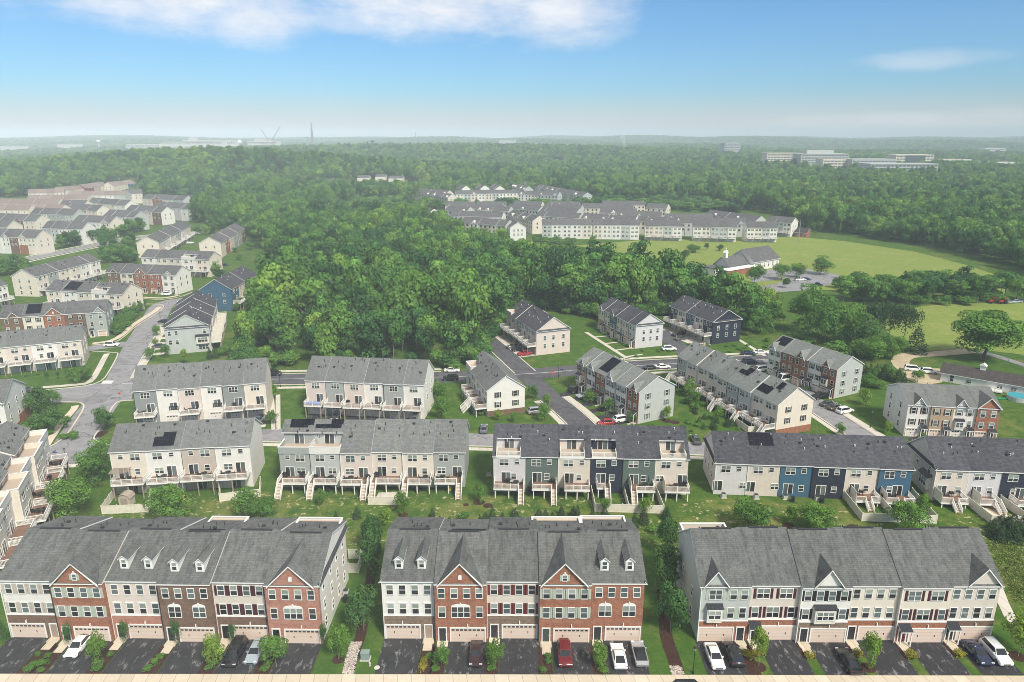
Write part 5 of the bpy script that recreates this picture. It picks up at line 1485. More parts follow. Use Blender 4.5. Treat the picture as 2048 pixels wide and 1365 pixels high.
for X0, X1, Y0 in ((-212, -196, 985), (-190, -176, 1000), (-170, -150, 990), (-262, -240, 960)):
    p = Vector((X0, Y0, hz(X0, Y0) - 1)); q = Vector((X1, Y0 + 3, p.z)); v = q - p; dd = Vector((0, 12, 0)); e1, r1 = Vector((0, 0, 8)), Vector((0, 0, 11.5))
    fm.prism([p, p + dd, p + dd + e1, p + dd / 2 + r1, p + e1], v, 4)
    up = Vector((0, 0, .3))
    for s0, s1 in ((p + e1, p + dd / 2 + r1), (p + dd / 2 + r1, p + dd + e1)): fm.prism([s0 + up, s0 + v + up, s1 + v + up, s1 + up], (0, 0, -.2), 0, 1, 1)
struct(ob('distant_houses', fm.mesh('distant_houses', (ROOF['far'], WHITE, SID['w'], SID['c'], SID['b'], SID['d'], GLASS[0]))), 'stuff')

# ------------------------------------------------------------------ the woods
WOOD = [(-400, 398), (50, 396), (125, 392), (170, 386), (215, 381), (275, 377), (292, 397), (365, 399), (436, 406), (400, 425), (392, 446), (432, 458), (500, 470), (530, 490), (552, 530), (578, 560), (575, 600), (515, 650), (500, 700), (480, 725), (505, 738), (945, 737),
        (962, 690), (1000, 650), (1060, 615), (1200, 640), (1250, 645), (1330, 628), (1370, 640), (1480, 652), (1540, 648), (1500, 642), (1420, 617), (1340, 597), (1200, 578), (1080, 545), (1000, 520), (930, 498), (860, 462), (820, 435), (840, 421), (870, 419),
        (1345, 421), (1375, 425), (1530, 425), (1600, 445), (1614, 464), (1700, 471), (1850, 493), (1960, 519), (2050, 548), (2300, 615), (2600, 300), (-600, 300)]
WP = wpoly(WOOD)
CLEAR = [wpoly(p) for p in ([(795, 411), (840, 400), (930, 392), (1045, 387), (1195, 403), (1185, 412), (1040, 415), (900, 415)],
                            [(835, 415), (880, 425), (870, 432), (830, 420)], [(545, 500), (575, 505), (572, 516), (540, 512)])]
rw = np.random.default_rng(11)
near, far = [], []
# nearest part of the wood: individual trees
Y = 196.0
cand = []
while Y < 470:
    sp = 8.4 if Y < 330 else 9.0
    X = -.8 * Y
    while X < .8 * Y + 40:
        x, y = X + rw.uniform(-.4, .4) * sp, Y + rw.uniform(-.4, .4) * sp
        X += sp
        if in_poly(x, y, WP) and not any(in_poly(x, y, c) for c in CLEAR): cand.append((x, y))
    Y += sp * .95
cand.sort(key=lambda p: p[1] - .15 * abs(p[0]))
near = cand[:250]; rest = cand[250:]
for x, y in near:
    edge = y < 226
    h = rw.uniform(9, 18) if edge else rw.uniform(11, 24)
    tree((x, y, 0), h, h * rw.uniform(.55, .9), 'wood', 'broadleaf tree crowded into the dense green wood behind the houses', 'trees of the central wood')
crowns = {}
for o in bpy.data.objects:
    if o.name.startswith('crown') and o.data in WOODC: crowns.setdefault(o.data.name, o)
crowns = list(crowns.values())
pts = [(x, y, 0, rw.uniform(10, 16), rw.uniform(13, 20)) for x, y in rest]
# undergrowth along the wood's near edge
under = []
for k in range(420):
    i = rw.integers(13, 28); a, b = Vector(WP[i]), Vector(WP[i + 1]); p = a.lerp(b, rw.random())
    under.append((p.x + rw.uniform(-3, 3), p.y + rw.uniform(-1, 5), -.4, rw.uniform(4, 7), rw.uniform(3, 7)))
Y = 470.0
OFF = [(330, 840, 1050, 1420)]
while Y < 6500:
    sp = 8.8 if Y < 900 else 10.5 if Y < 1500 else 14 if Y < 2600 else 24
    k = 1.0 if Y < 1500 else sp / 10.5
    n = int((1.62 * Y + 120) / sp)
    X = -.81 * Y - 60 + np.arange(n) * sp + rw.uniform(-.45, .45, n) * sp
    yy = Y + rw.uniform(-.45, .45, n) * sp
    for x, y in zip(X, yy):
        if y < 1000 and not in_poly(x, y, WP): continue
        if y < 1100 and any(in_poly(x, y, c) for c in CLEAR): continue
        if 300 + (y - 1050) * .15 < x < 720 and 1125 < y < 1480 and rw.random() < .7: continue
        z = hz(x, y)
        if -225 < x < -125 and 955 < y < 1015: continue
        low = .5 if 560 < y < 760 and -170 < x < 210 else .6 if 840 < y < 960 and -260 < x < -100 else 1
        pts.append((x, y, z - .5, rw.uniform(7, 18) * k, rw.uniform(10, 22) * (1 if k < 1.3 else 1.15) * low))
    Y += sp * .9


def scatter(name, pts, protos, kind='stuff'):
    me = bpy.data.meshes.new(name)
    P = np.array(pts, dtype=np.float32)
    me.vertices.add(len(P)); me.vertices.foreach_set('co', P[:, :3].reshape(-1).copy())
    a = me.attributes.new('size', 'FLOAT_VECTOR', 'POINT'); a.data.foreach_set('vector', np.stack([P[:, 3], P[:, 3], P[:, 4]], 1).reshape(-1).copy())
    a = me.attributes.new('turn', 'FLOAT', 'POINT'); a.data.foreach_set('value', np.random.default_rng(3).uniform(0, 6.28, len(P)).astype(np.float32))
    me.update()
    o = ob(name, me); struct(o, kind)
    ng = bpy.data.node_groups.new(name, 'GeometryNodeTree')
    ng.interface.new_socket(name='Geometry', in_out='INPUT', socket_type='NodeSocketGeometry')
    ng.interface.new_socket(name='Geometry', in_out='OUTPUT', socket_type='NodeSocketGeometry')
    N = ng.nodes; Lk = ng.links
    gi, go = N.new('NodeGroupInput'), N.new('NodeGroupOutput')
    j = N.new('GeometryNodeJoinGeometry')
    for p in protos:
        oi = N.new('GeometryNodeObjectInfo'); oi.transform_space = 'ORIGINAL'
        oi.inputs['Object'].default_value = p; oi.inputs['As Instance'].default_value = True
        Lk.new(oi.outputs['Geometry'], j.inputs[0])
    ip = N.new('GeometryNodeInstanceOnPoints'); ip.inputs['Pick Instance'].default_value = True
    rv = N.new('FunctionNodeRandomValue'); rv.data_type = 'INT'
    rv.inputs[4].default_value = 0; rv.inputs[5].default_value = len(protos) - 1
    Lk.new(rv.outputs[2], ip.inputs['Instance Index'])
    na = N.new('GeometryNodeInputNamedAttribute'); na.data_type = 'FLOAT_VECTOR'; na.inputs['Name'].default_value = 'size'
    Lk.new(na.outputs['Attribute'], ip.inputs['Scale'])
    nt = N.new('GeometryNodeInputNamedAttribute'); nt.data_type = 'FLOAT'; nt.inputs['Name'].default_value = 'turn'
    cx = N.new('ShaderNodeCombineXYZ'); Lk.new(nt.outputs['Attribute'], cx.inputs[2]); Lk.new(cx.outputs[0], ip.inputs['Rotation'])
    Lk.new(gi.outputs[0], ip.inputs['Points']); Lk.new(j.outputs[0], ip.inputs['Instance']); Lk.new(ip.outputs[0], go.inputs[0])
    md = o.modifiers.new('scatter', 'NODES'); md.node_group = ng
    return o
pine_ = ob('crown', PINEC[1], [o for o in bpy.data.objects if o.get('category') == 'tree'][0], sc=(.001, .001, .001)) if 0 else None
scatter('far_woodland', pts, crowns)
scatter('wood_undergrowth', under, crowns[:4])
for k, (px, py) in enumerate(((618, 690), (702, 700), (826, 655), (886, 668), (760, 640), (950, 690))):
    p = G(px, py); tr_ = ob('dead_tree', trunk_mesh(900 + k, .012, .9, 6, BARKP, .5), None, p, 0, (14, 14, rw.uniform(11, 16)))
    tag(tr_, 'bare grey dead trunk standing at the front of the dense wood', 'tree', 'dead trunks in the wood')

# ------------------------------------------------------------------ distant buildings
def at(px, py, Y):
    d = pix_dir(px, py); return Vector((0, 0, CAMH)) + d * (Y / d.y)
def office(name, label, x0, x1, ytop, Y, depth, floors, cat='office building', pent=None, glass=None, wall='w', drop=0):
    a, b = at(x0, ytop, Y), at(x1, ytop, Y)
    g0 = hz((a.x + b.x) / 2, Y) - 3; H = a.z - g0; w = b.x - a.x
    o = thing(name, label, cat, (a.x, Y, g0))
    mb = MB(); mb.box(0, w, 0, depth, 0, H); mb.box(-.4, w + .4, -.4, depth + .4, H, H + .8); ob('wall', mb.mesh('office_wall', SID[wall]), o)
    fh = 4.2
    for k in range(floors):
        z1 = H - 1.4 - k * fh
        if z1 < 3: break
        wb = MB(); wb.box(1.2, w - 1.2, -.12, -.003, z1 - 2.0, z1)
        n = max(3, int(w / 6))
        ob('window_band', wb.mesh('window_band', GLASS[2]), o)
        pb = MB()
        for q in range(1, n): pb.box(w * q / n - .5, w * q / n + .5, -.2, -.121, z1 - 2.0, z1)
        ob('pier', pb.mesh('window_pier', SID[wall]), o)
    if glass:
        gb = MB(); gb.box(w * glass[0], w * glass[1], -.5, -.21, H * .25, H - .6); ob('glass_front', gb.mesh('glass_front', GLASS[2]), o)
    if pent:
        p0, p1, yt = pent; q = at((x0 + x1) / 2, yt, Y).z - a.z
        mb = MB(); mb.box(w * p0, w * p1, depth * .2, depth * .8, H + .8, H + q); ob('penthouse', mb.mesh('office_penthouse', SID['d']), o)
    return o
OFFC = [(1742, 1877, 329, 1100, 40, 4, None, None, 'd', 'long low white office block at the front of the campus beyond the wood'), (1705, 1793, 320, 1180, 40, 4, None, None, 'd', 'white office block between the low front block and the penthouse block'),
        (1647, 1698, 320, 1200, 30, 4, None, None, 'c', 'small pale office block in front of the penthouse block'), (1603, 1698, 309, 1300, 40, 4, (.15, .72, 301), None, 'd', 'white office block with a wide rooftop penthouse'),
        (1535, 1601, 307.5, 1350, 30, 4, None, None, 'c', 'pale office block at the left end of the campus'), (1793, 1868, 311, 1290, 30, 5, None, (.25, .78), 'c', 'office block with a dark glass centre behind the long low block'),
        (1881, 1943, 320, 1400, 30, 3, None, None, 'c', 'low pale building just right of the glass-fronted office'), (1977, 2038, 326, 1290, 30, 3, None, None, 'w', 'low white building near the right edge of the picture, by the wood'),
        (1972, 2012, 298, 2300, 40, 3, None, None, 'w', 'faint white building in the haze at the right edge'), (1450, 1480, 287, 1900, 40, 6, (.5, .85, 285.5), None, 'd', 'lone banded office tower rising from the wood left of the campus'),
        (320, 365, 286.5, 2600, 60, 4, None, None, 'w', 'left wing of the long grey institution on the skyline'), (365, 444, 281.5, 2560, 60, 6, (.12, .25, 275.5), None, 'w', 'long grey institution with rooftop boxes on the skyline'),
        (446, 468, 281.5, 2600, 50, 4, None, None, 'w', 'right wing of the long grey institution on the skyline'), (495, 553, 284, 2400, 50, 5, (.22, .75, 278), None, 'w', 'white banded block below the two cranes'),
        (114, 146, 289, 2700, 60, 2, None, None, 'w', 'bright white shed alone on the left skyline'), (252, 319, 290, 2650, 50, 2, None, None, 'w', 'low pale sheds left of the long institution'),
        (0, 40, 293, 2800, 50, 2, None, None, 'w', 'pale low building at the left end of the skyline'), (996, 1034, 288, 2700, 50, 3, (.05, .95, 281), None, 'n', 'dark-topped power house on the skyline behind the central ridge'), (1062, 1092, 288, 3000, 40, 2, None, None, 'd', 'faint low building just right of the power house')]
for x0, x1, yt, Y, dp, fl, pe, gl, wl, lab in OFFC: office('office_building', lab, x0, x1, yt, Y, dp, fl, 'office building', pe, gl, wl)
def water_tower(px, yt, Y, label, mat, r=9):
    a = at(px, yt, Y); g0 = hz(a.x, Y); H = a.z - g0
    o = thing('water_tower', label, 'water tower', (a.x, Y, g0))
    mb = MB()
    for k in range(6):
        t0, t1 = math.pi * k / 6 - math.pi / 2, math.pi * (k + 1) / 6 - math.pi / 2
        mb.cyl((0, 0, H - r * .6 + r * .6 * math.sin(t0)), (0, 0, H - r * .6 + r * .6 * math.sin(t1)), max(.1, r * math.cos(t0)), max(.1, r * math.cos(t1)), 14)
    ob('tank', mb.mesh('water_tank', mat), o)
    mb = MB(); mb.cyl((0, 0, 0), (0, 0, H - r), 2, 2, 10); ob('stem', mb.mesh('tower_stem', mat), o)
water_tower(196, 280.5, 2700, 'white water tower between the shed and the institution', WHITE, 8)
water_tower(476, 280, 2650, 'large white water tower beside the institution', WHITE, 15)
water_tower(745, 280, 2250, 'pale blue water tower on the central wooded ridge', SID['u'], 7)
def mast(px, yt, Y, label, wid, name='radio_mast', cat='mast'):
    a = at(px, yt, Y); g0 = hz(a.x, Y); H = a.z - g0
    mb = MB()
    for s in (-1, 1):
        for q in (-1, 1): mb.bar((s * wid / 2, q * wid / 2, 0), (s * wid * .06, q * wid * .06, H), wid * .14)
    for k in range(14):
        z0, z1 = H * k / 14, H * (k + 1) / 14; w0, w1 = wid / 2 * (1 - .88 * k / 14), wid / 2 * (1 - .88 * (k + 1) / 14)
        for s in (-1, 1): mb.bar((-w0, s * w0, z0), (w1, s * w1, z1), wid * .07); mb.bar((w0, s * w0, z0), (-w1, s * w1, z1), wid * .07)
    tag(ob(name, mb.mesh(name, STEEL), None, (a.x, Y, g0)), label, cat)
mast(622, 245, 2600, 'tall lattice radio mast on the skyline right of the cranes', 11)
mast(831, 265, 2800, 'thin faint mast right of the blue water tower', 5)
mast(1602, 437, 470, 'slender pole beside the small red brick house', .6, 'flag_pole', 'pole')
def crane(px, py, tx, ty, Y, label):
    a, b = at(px, py, Y), at(tx, ty, Y); g0 = hz(a.x, Y)
    o = thing('tower_crane', label, 'crane', (a.x, Y, g0))
    mb = MB(); mb.box(-1.2, 1.2, -1.2, 1.2, 0, a.z - g0); ob('tower', mb.mesh('crane_tower', STEEL), o)
    mb = MB(); mb.bar((0, 0, a.z - g0), (b.x - a.x, 0, b.z - g0), 1.8); mb.bar((0, 0, a.z - g0), (-(b.x - a.x) * .3, 0, a.z - g0 + 3), 2.2); ob('jib', mb.mesh('crane_jib', STEEL), o)
crane(535, 278, 521, 258, 2380, 'luffing crane leaning left above the white banded block')
crane(544, 280, 560, 254, 2380, 'luffing crane leaning right above the white banded block')
crane(615, 276, 606, 274.5, 2600, 'small crane beside the radio mast')
SMOKE = bpy.data.materials.new('smoke'); SMOKE.use_nodes = True
SMOKE.node_tree.nodes.clear(); t = NT(SMOKE.node_tree)
pv = t.new('ShaderNodeVolumePrincipled'); pv.inputs['Density'].default_value = .03; pv.inputs['Color'].default_value = (.97, .97, .97, 1)
t.l.new(pv.outputs[0], t.new('ShaderNodeOutputMaterial').inputs['Volume'])
sm = MB(); q = at(1246, 303, 1900)
prof = [(0, .3), (3, 3), (9, 4.5), (15, 4), (22, 6), (30, 7), (37, 8), (44, 7), (50, 4), (52, .2)]
for (z0, r0), (z1, r1) in zip(prof, prof[1:]):
    for k in range(14):
        w0, w1 = 6.2832 * k / 14, 6.2832 * (k + 1) / 14
        P_ = lambda z_, r_, w_: (q.x + math.sin(z_ * .13) * 3 + r_ * math.cos(w_), 1900 + r_ * math.sin(w_), q.z + z_)
        sm.poly([P_(z0, r0, w0), P_(z0, r0, w1), P_(z1, r1, w1), P_(z1, r1, w0)])
struct(ob('smoke', sm.mesh('smoke', SMOKE)), 'stuff')

# ------------------------------------------------------------------ church, farm, small buildings
def hall(name, label, cat, P0, P1, depth, eave, rise, wall, roof, wins=0, arch=0, plinth=None):
    P0, P1 = Vector(P0), Vector(P1); v = P1 - P0; L = v.length; rz = math.atan2(v.y, v.x)
    o = thing(name, label, cat, (P0.x, P0.y, 0), rz)
    mb = MB(); mb.prism([(0, a, b) for a, b in ((0, 0), (depth, 0), (depth, eave), (depth / 2, eave + rise), (0, eave))][::-1], (L, 0, 0)); ob('wall', mb.mesh(name + '_wall', wall), o)
    rf = MB(); roof_piece(rf, -.5, L + .5, depth, eave, rise, -.08, 1); roof_piece(rf, -.5, L + .5, depth, eave, rise, -.08, 1, True); ob('roof', rf.mesh(name + '_roof', (roof, WHITE)), o)
    for k in range(wins): win(o, L * (k + .5) / wins, -.01, eave * .5, .9, eave * .42, 1, arch=arch)
    if plinth: mb = MB(); mb.box(-.1, L + .1, -.12, -.003, 0, .9); ob('plinth', mb.mesh(name + '_plinth', plinth), o)
    return o, L
ch, Lc = hall('church', 'white church with grey roof and small steeple in the meadow', 'church', G(1506, 543), G(1557, 534), 16, 5.0, 5.6, SID['w'], ROOF['far'], 6, 2)
a_ = MB(); a_.box(-26, -17, 4, 12, 0, 3.4); a_.prism([(-17, 3, 0), (-17, 12, 0), (-17, 12, 4), (-17, 7.5, 8), (-17, 3, 4)], (17, 0, 0)); ob('annex', a_.mesh('church_annex', SID['w']), ch)
rf = MB()
for q in ([(-17.5, 2.4, 3.8), (0, 2.4, 3.8), (0, 7.5, 8.3), (-17.5, 7.5, 8.3)], [(-17.5, 7.5, 8.3), (0, 7.5, 8.3), (0, 12.6, 3.8), (-17.5, 12.6, 3.8)]): rf.prism(q, (0, 0, -.25))
rf.box(-26.4, -17, 3.6, 12.4, 3.4, 3.7)
ob('annex_roof', rf.mesh('annex_roof', ROOF['far']), ch)
f_ = MB(); f_.box(-24, -1, -2, 3, 0, 3.0); ob('brick_wing', f_.mesh('church_wing', BRK['R']), ch)
f_ = MB(); f_.box(-24.4, -.6, -2.4, 3, 3.0, 3.3); ob('wing_roof', f_.mesh('wing_roof', WHITE), ch)
s_ = MB(); s_.box(-15, -13.4, 6.7, 8.3, 7, 10.2); s_.prism([(-15.3, 6.5, 10.2), (-13.1, 6.5, 10.2), (-14.2, 6.5, 11.6)], (0, 2.0, 0)); s_.box(-14.27, -14.13, 7.4, 7.6, 11, 13); s_.box(-14.6, -13.8, 7.4, 7.6, 12.3, 12.45)
ob('steeple', s_.mesh('church_steeple', WHITE), ch)
fb_, Lf = hall('farm_building', 'long low white farm building with a brown-black roof beside the gravel lane', 'farm building', G(1880, 762), G(2075, 797), 9, 2.5, 1.8, SID['w'], ROOF['farm'], 0)
for k, fx in enumerate((.12, .3, .62, .76, .9)):
    win(fb_, Lf * fx, -.01, 1.35, 1.2 if k else .9, 1.0 if k else 1.8, 2 if k > 1 else 1)
cp = MB(); cp.box(Lf * .38, Lf * .38 + 1.4, 3.8, 5.2, 3.8, 5.4); cp.prism([(Lf * .38 - .2, 3.6, 5.4), (Lf * .38 + 1.6, 3.6, 5.4), (Lf * .38 + .7, 3.6, 6.1)], (0, 1.8, 0)); ob('cupola', cp.mesh('farm_cupola', WHITE), fb_)
pc = MB(); pc.box(Lf * .5, Lf * .66, -2.6, -.02, .3, .5); rail(pc, (Lf * .5, -2.5, .5), (Lf * .66, -2.5, .5)); ob('porch', pc.mesh('farm_porch', WHITE), fb_)
hall('brick_house', 'small red brick house at the right end of the far meadow townhouses', 'house', G(1590, 474), G(1612, 476), 8, 3.2, 3, BRK['R'], ROOF['farm'], 2)
hall('wood_house', 'pale house roof half hidden at the left edge of the wood', 'house', G(545, 512), G(572, 516), 11, 8, 3.5, SID['c'], ROOF['mid'], 3)
pl = thing('swimming_pool', 'round above-ground pool with turquoise cover behind the farm building', 'pool', G(2036, 800))
mb = MB(); mb.cyl((0, 0, 0), (0, 0, 1.2), 2.7, 2.7, 24); ob('wall', mb.mesh('pool_wall', SID['d']), pl)
mb = MB(); mb.cyl((0, 0, 1.2), (0, 0, 1.28), 2.55, 2.55, 24); ob('cover', mb.mesh('pool_cover', material('turquoise_cover', color=(.04, .30, .35), rough=.4)), pl)
mb = MB(); mb.prism([(-2.2, 0, .25), (-1.4, -.4, .35), (1.4, -.4, .35), (2.2, 0, .25), (1.4, .4, .35), (-1.4, .4, .35)], (0, 0, -.25)); tag(ob('canoe', mb.mesh('canoe', material('green_hull', color=(.02, .25, .08), rough=.4)), None, G(2003, 799)), 'upturned green canoe lying on the grass by the pool', 'canoe')
def tractor(px, py, label, col):
    o = thing('tractor', label, 'tractor', G(px, py), R(10))
    mb = MB(); mb.box(-1.6, .2, -.5, .5, .8, 1.6); mb.box(.2, 1.3, -.6, .6, .6, 1.3); mb.box(-1.9, -1.6, -.4, .4, .7, 1.3); ob('body', mb.mesh('tractor_body', PAINT[col]), o)
    mb = MB()
    for a in (.3, 1.2):
        for b in (-.6, .6): mb.box(a - .04, a + .04, b - .04, b + .04, 1.3, 2.5)
    mb.box(.2, 1.35, -.7, .7, 2.5, 2.6); ob('canopy', mb.mesh('tractor_canopy', PAINT[col]), o)
    for x, r in ((.9, .85), (-1.3, .5)):
        for s in (-1, 1):
            mb = MB(); mb.cyl((x, s * .8 - .2, r), (x, s * .8 + .2, r), r, r, 14); ob('wheel', mb.mesh('tractor_wheel', TYRE), o)
tractor(1984, 607, 'red tractor standing left of the parked machinery by the field', 'tractor')
tractor(2004, 608, 'orange-red tractor beside the junk cars at the field edge', 'tractor')

# ------------------------------------------------------------------ drives, beds and walks of the front rows
def rect_local(name, o, x0, x1, y0, y1, z, mat, thick=0):
    mb = MB(); P = [Vector(loc2w(o, a, b, 0)) for a, b in ((x0, y0), (x1, y0), (x1, y1), (x0, y1))]
    q = [(p.x, p.y, z) for p in P]
    if thick: mb.prism(q, (0, 0, -thick))
    else: mb.poly(q)
    return struct(ob(name, mb.mesh(name, mat)))
for key, us in (('A', A), ('B', B), ('C', Cc)):
    for i, u in enumerate(us):
        o, ro, w = UNITS[(key, i)]; r = u.get('door', 'R') == 'R'
        gx, dx = (.36, .86) if r else (.63, .14)
        front = o.location.y - 76.95
        rect_local('driveway', o, gx * w - 2.75, gx * w + 2.75, -front, -.13, .03, DRIVE)
        x0, x1 = (gx * w + 2.8, w + .1) if r else (-.2, gx * w - 2.8)
        if key != 'C' or i == 0: rect_local('mulch_bed', o, x0, x1 - .05, -front, -1.0, .035, MULCH)
        else: rect_local('mulch_bed', o, x0, x1 - .05, -3.4, -1.0, .035, MULCH)
        rect_local('front_walk', o, dx * w - .62, dx * w + .62, -2.6, -.13, .06, CONC, .05)
        for k in range(3 if key != 'C' else 1):
            xx = (x0 + x1) / 2 + random.uniform(-.5, .5); yy = -front + .7 + k * 1.3 + random.uniform(-.3, .3)
            if key == 'C': xx, yy = (x0 + x1) / 2, -3.1
            p = loc2w(o, xx, yy, 0); gold = key == 'C' or (key == 'B' and i == 0 and k < 2)
            wh = ('golden shrub' if gold else 'low green shrub') + ' in the planting bed of the ' + ' '.join(u['lab'].split()[:5])
            bush(p, random.uniform(.7, 1.0) * (1.15 if gold else 1), random.uniform(1.0, 1.5) * (1.4 if key == 'C' else 1), wh, gold, 'front bed shrubs of the ' + ' '.join(u['lab'].split()[:5]))
# rock swales between the rows
def stones(name, pts, n, wid):
    rs = random.Random(3); P = resample(pts, .5); mb = MB()
    for k in range(n):
        p = P[rs.randrange(len(P))]; x, y = p.x + rs.uniform(-wid, wid), p.y + rs.uniform(-.3, .3); r = rs.uniform(.07, .19)
        b = len(mb.v); m = rs.randrange(3)
        mb.v += [(x + r * rs.uniform(.8, 1.2), y, .05), (x, y + r, .05), (x - r, y, .05), (x, y - r * rs.uniform(.8, 1.2), .05), (x, y, .05 + r * .8)]
        for q in range(4): mb.f.append((b + q, b + (q + 1) % 4, b + 4)); mb.m.append(m)
    struct(ob(name, mb.mesh(name, [material(f'stone_{c}', color=col, rough=.85) for c, col in (('pale', (.55, .5, .44)), ('pink', (.42, .33, .28)), ('grey', (.25, .24, .23)))])), 'stuff')
strip('swale_bed', pxl((697, 1345), (708, 1310), (722, 1270), (735, 1200), (745, 1130)), -.75, .75, .04, MULCH)
strip('swale_bed', pxl((1356, 1345), (1345, 1310), (1332, 1270), (1325, 1180)), -.9, .9, .04, MULCH)
stones('gravel_swale', pxl((696, 1346), (702, 1322), (709, 1295), (712, 1288)), 900, .75)
stones('gravel_swale', pxl((1356, 1348), (1351, 1336)), 220, .8)

# ------------------------------------------------------------------ fences
def fence(pts, label, h=1.75, z=0):
    P = [G(*p) for p in pts]
    o = thing('privacy_fence', label, 'fence', P[0])
    def pm(L):
        def mk():
            mb = MB(); n = max(2, int(L / .22))
            for k in range(n): mb.box(L * k / n + .012, L * (k + 1) / n - .012, -.02, .02, .14, h - .1)
            mb.box(0, L, -.014, .014, .1, h - .06); mb.box(0, L, -.05, .05, .05, .17); mb.box(0, L, -.05, .05, h - .14, h); return mb.mesh('fence_panel', CREAMT)
        return cached(('fp', round(L, 2), h), mk)
    def post():
        mb = MB(); mb.box(-.07, .07, -.07, .07, 0, h + .06); mb.box(-.1, .1, -.1, .1, h + .06, h + .12); return mb.mesh('fence_post', CREAMT)
    for a, b in zip(P, P[1:]):
        v = b - a; n = max(1, round(v.length / 2.4)); L = v.length / n; rz = math.atan2(v.y, v.x)
        for k in range(n):
            q = a + v * (k / n) - P[0]
            ob('post', cached('fpost', post), o, q, rz); ob('panel', pm(L), o, q, rz)
    ob('post', cached('fpost', post), o, P[-1] - P[0])
fence([(236, 984), (205, 1029), (297, 1025), (304, 992)], 'cream vinyl fence enclosing the yard with the shed')
fence([(441, 980), (440, 1004), (520.5, 994.5), (522, 970)], 'cream vinyl fence round the yard of the white end townhouse')
fence([(752, 968), (737, 1010), (799, 1011), (810, 969)], 'cream vinyl fence round the curved patio of the beige townhouse')
fence([(1181, 983), (1190, 1024), (1327, 1028), (1311, 988)], 'long cream vinyl fence round the navy and dark green townhouses\' yards')
fence([(1246, 984), (1257, 1025)], 'cream vinyl fence dividing the navy and dark green yards')
fence([(1688, 999), (1723, 1043), (1872, 1048), (1822, 992)], 'cream vinyl fence round the two deck yards by the blue end townhouse')
fence([(1752, 1000), (1790, 1044)], 'cream vinyl fence dividing the beige and blue deck yards')
fence([(1926, 1004), (1981, 1048), (2110, 1053)], 'cream vinyl fence round the patio at the right picture edge')
fence([(1998, 1006), (2060, 1050)], 'cream vinyl fence dividing the patio from the navy yard')
fence([(698, 1146), (717, 1147), (725.5, 1118), (698, 1118)], 'small cream fence box behind the rose brick end townhouse')
fence([(1469, 848), (1496, 867), (1556, 864)], 'cream vinyl fence below the decks of the stepped row')
fence([(1310, 1118), (1335, 1150)], 'short cream fence behind the red brick dormered end house')

# shed, patio, air conditioners, bins, boxes
sh_ = thing('garden_shed', 'small tan garden shed with double doors below a deck', 'shed', G(255, 1009), R(-3))
mb = MB(); mb.prism([(-1.1, -.9, 0), (1.1, -.9, 0), (1.1, -.9, 1.7), (.8, -.9, 2.2), (0, -.9, 2.5), (-.8, -.9, 2.2), (-1.1, -.9, 1.7)], (0, 1.8, 0)); ob('wall', mb.mesh('shed_wall', SID['t']), sh_)
mb = MB()
for a, b in (((-1.25, 1.6), (-.85, 2.27)), ((-.85, 2.27), (0, 2.58)), ((0, 2.58), (.85, 2.27)), ((.85, 2.27), (1.25, 1.6))): mb.prism([(a[0], -1.05, a[1]), (b[0], -1.05, b[1]), (b[0], 1.05, b[1]), (a[0], 1.05, a[1])], (0, 0, .06))
ob('roof', mb.mesh('shed_roof', POSTW), sh_)
for s in (-1, 1):
    mb = MB(); mb.box(s * .36 - .33, s * .36 + .33, -.94, -.9, .05, 1.75); mb.box(s * .06 - .03, s * .06 + .03, -.98, -.94, .8, 1.0); ob('door', mb.mesh('shed_door', POSTW), sh_)
sheet('patio', [(757, 986), (775, 985), (797, 984), (795, 1003), (755, 1003), (752, 996)], .05, CONCW)
sheet('patio', [(1950, 1012), (1990, 1012), (2025, 1040), (1990, 1043)], .05, CONC)
def boxthing(name, label, cat, p, rz, parts, group=None):
    o = thing(name, label, cat, p, rz, group)
    for pn, bx, m in parts:
        mb = MB()
        for b in bx: mb.box(*b)
        ob(pn, mb.mesh(name + '_' + pn, m), o)
    return o
def ac(px, py, label): boxthing('air_conditioner', label, 'air conditioner', G(px, py), 0, (('case', [(-.42, .42, -.42, .42, .08, .85)], SID['d']), ('grille', [(-.36, .36, -.36, .36, .85, .9)], VENT), ('pad', [(-.55, .55, -.55, .55, 0, .08)], CONCW)))
ac(1447, 995, 'grey air conditioner behind the lilac grey end townhouse'); ac(1512, 997, 'grey air conditioner behind the beige solar-roofed townhouse'); ac(1570, 998, 'grey air conditioner behind the blue deckless townhouse'); ac(1634, 1001, 'grey air conditioner behind the navy deckless townhouse')
ac(978, 951, 'air conditioner beside the left wall of the charcoal-roofed row'); ac(692, 1190, 'grey air conditioner by the tall pale side wall')
def bin_(px, py, label, col=None): boxthing('wheeled_bin', label, 'bin', G(px, py), random.uniform(-.3, .3), (('body', [(-.3, .3, -.35, .35, .08, 1.0)], col or DARK), ('lid', [(-.33, .33, -.4, .38, 1.0, 1.08)], col or DARK), ('wheel', [(-.32, -.26, .2, .38, 0, .18), (.26, .32, .2, .38, 0, .18)], TYRE)))
for px, py, lb in ((692, 1204, 'black bin by the tall pale side wall'), (648, 982, 'left black bin below the white walled-terrace deck'), (657, 983, 'right black bin below the white walled-terrace deck'), (836, 984, 'black bin below the cream townhouse deck'),
                   (1059, 985, 'left black bin beside the dark green deck'), (1065, 987, 'right black bin beside the dark green deck'), (1122, 985, 'left black bin beside the beige deck'), (1130, 987, 'right black bin beside the beige deck'), (1585, 1004, 'black bin between the blue and navy walls'), (1643, 1006, 'black bin at the navy wall')): bin_(px, py, lb)
YEL = material('yellow_plastic', color=(.75, .55, .02), rough=.4)
bin_(900, 981, 'yellow bin below the ash grey end townhouse deck', YEL); bin_(366, 1001, 'yellow bin beside the tan townhouse below the decks', YEL); bin_(506, 998, 'yellow bin inside the fence of the white end yard', YEL)
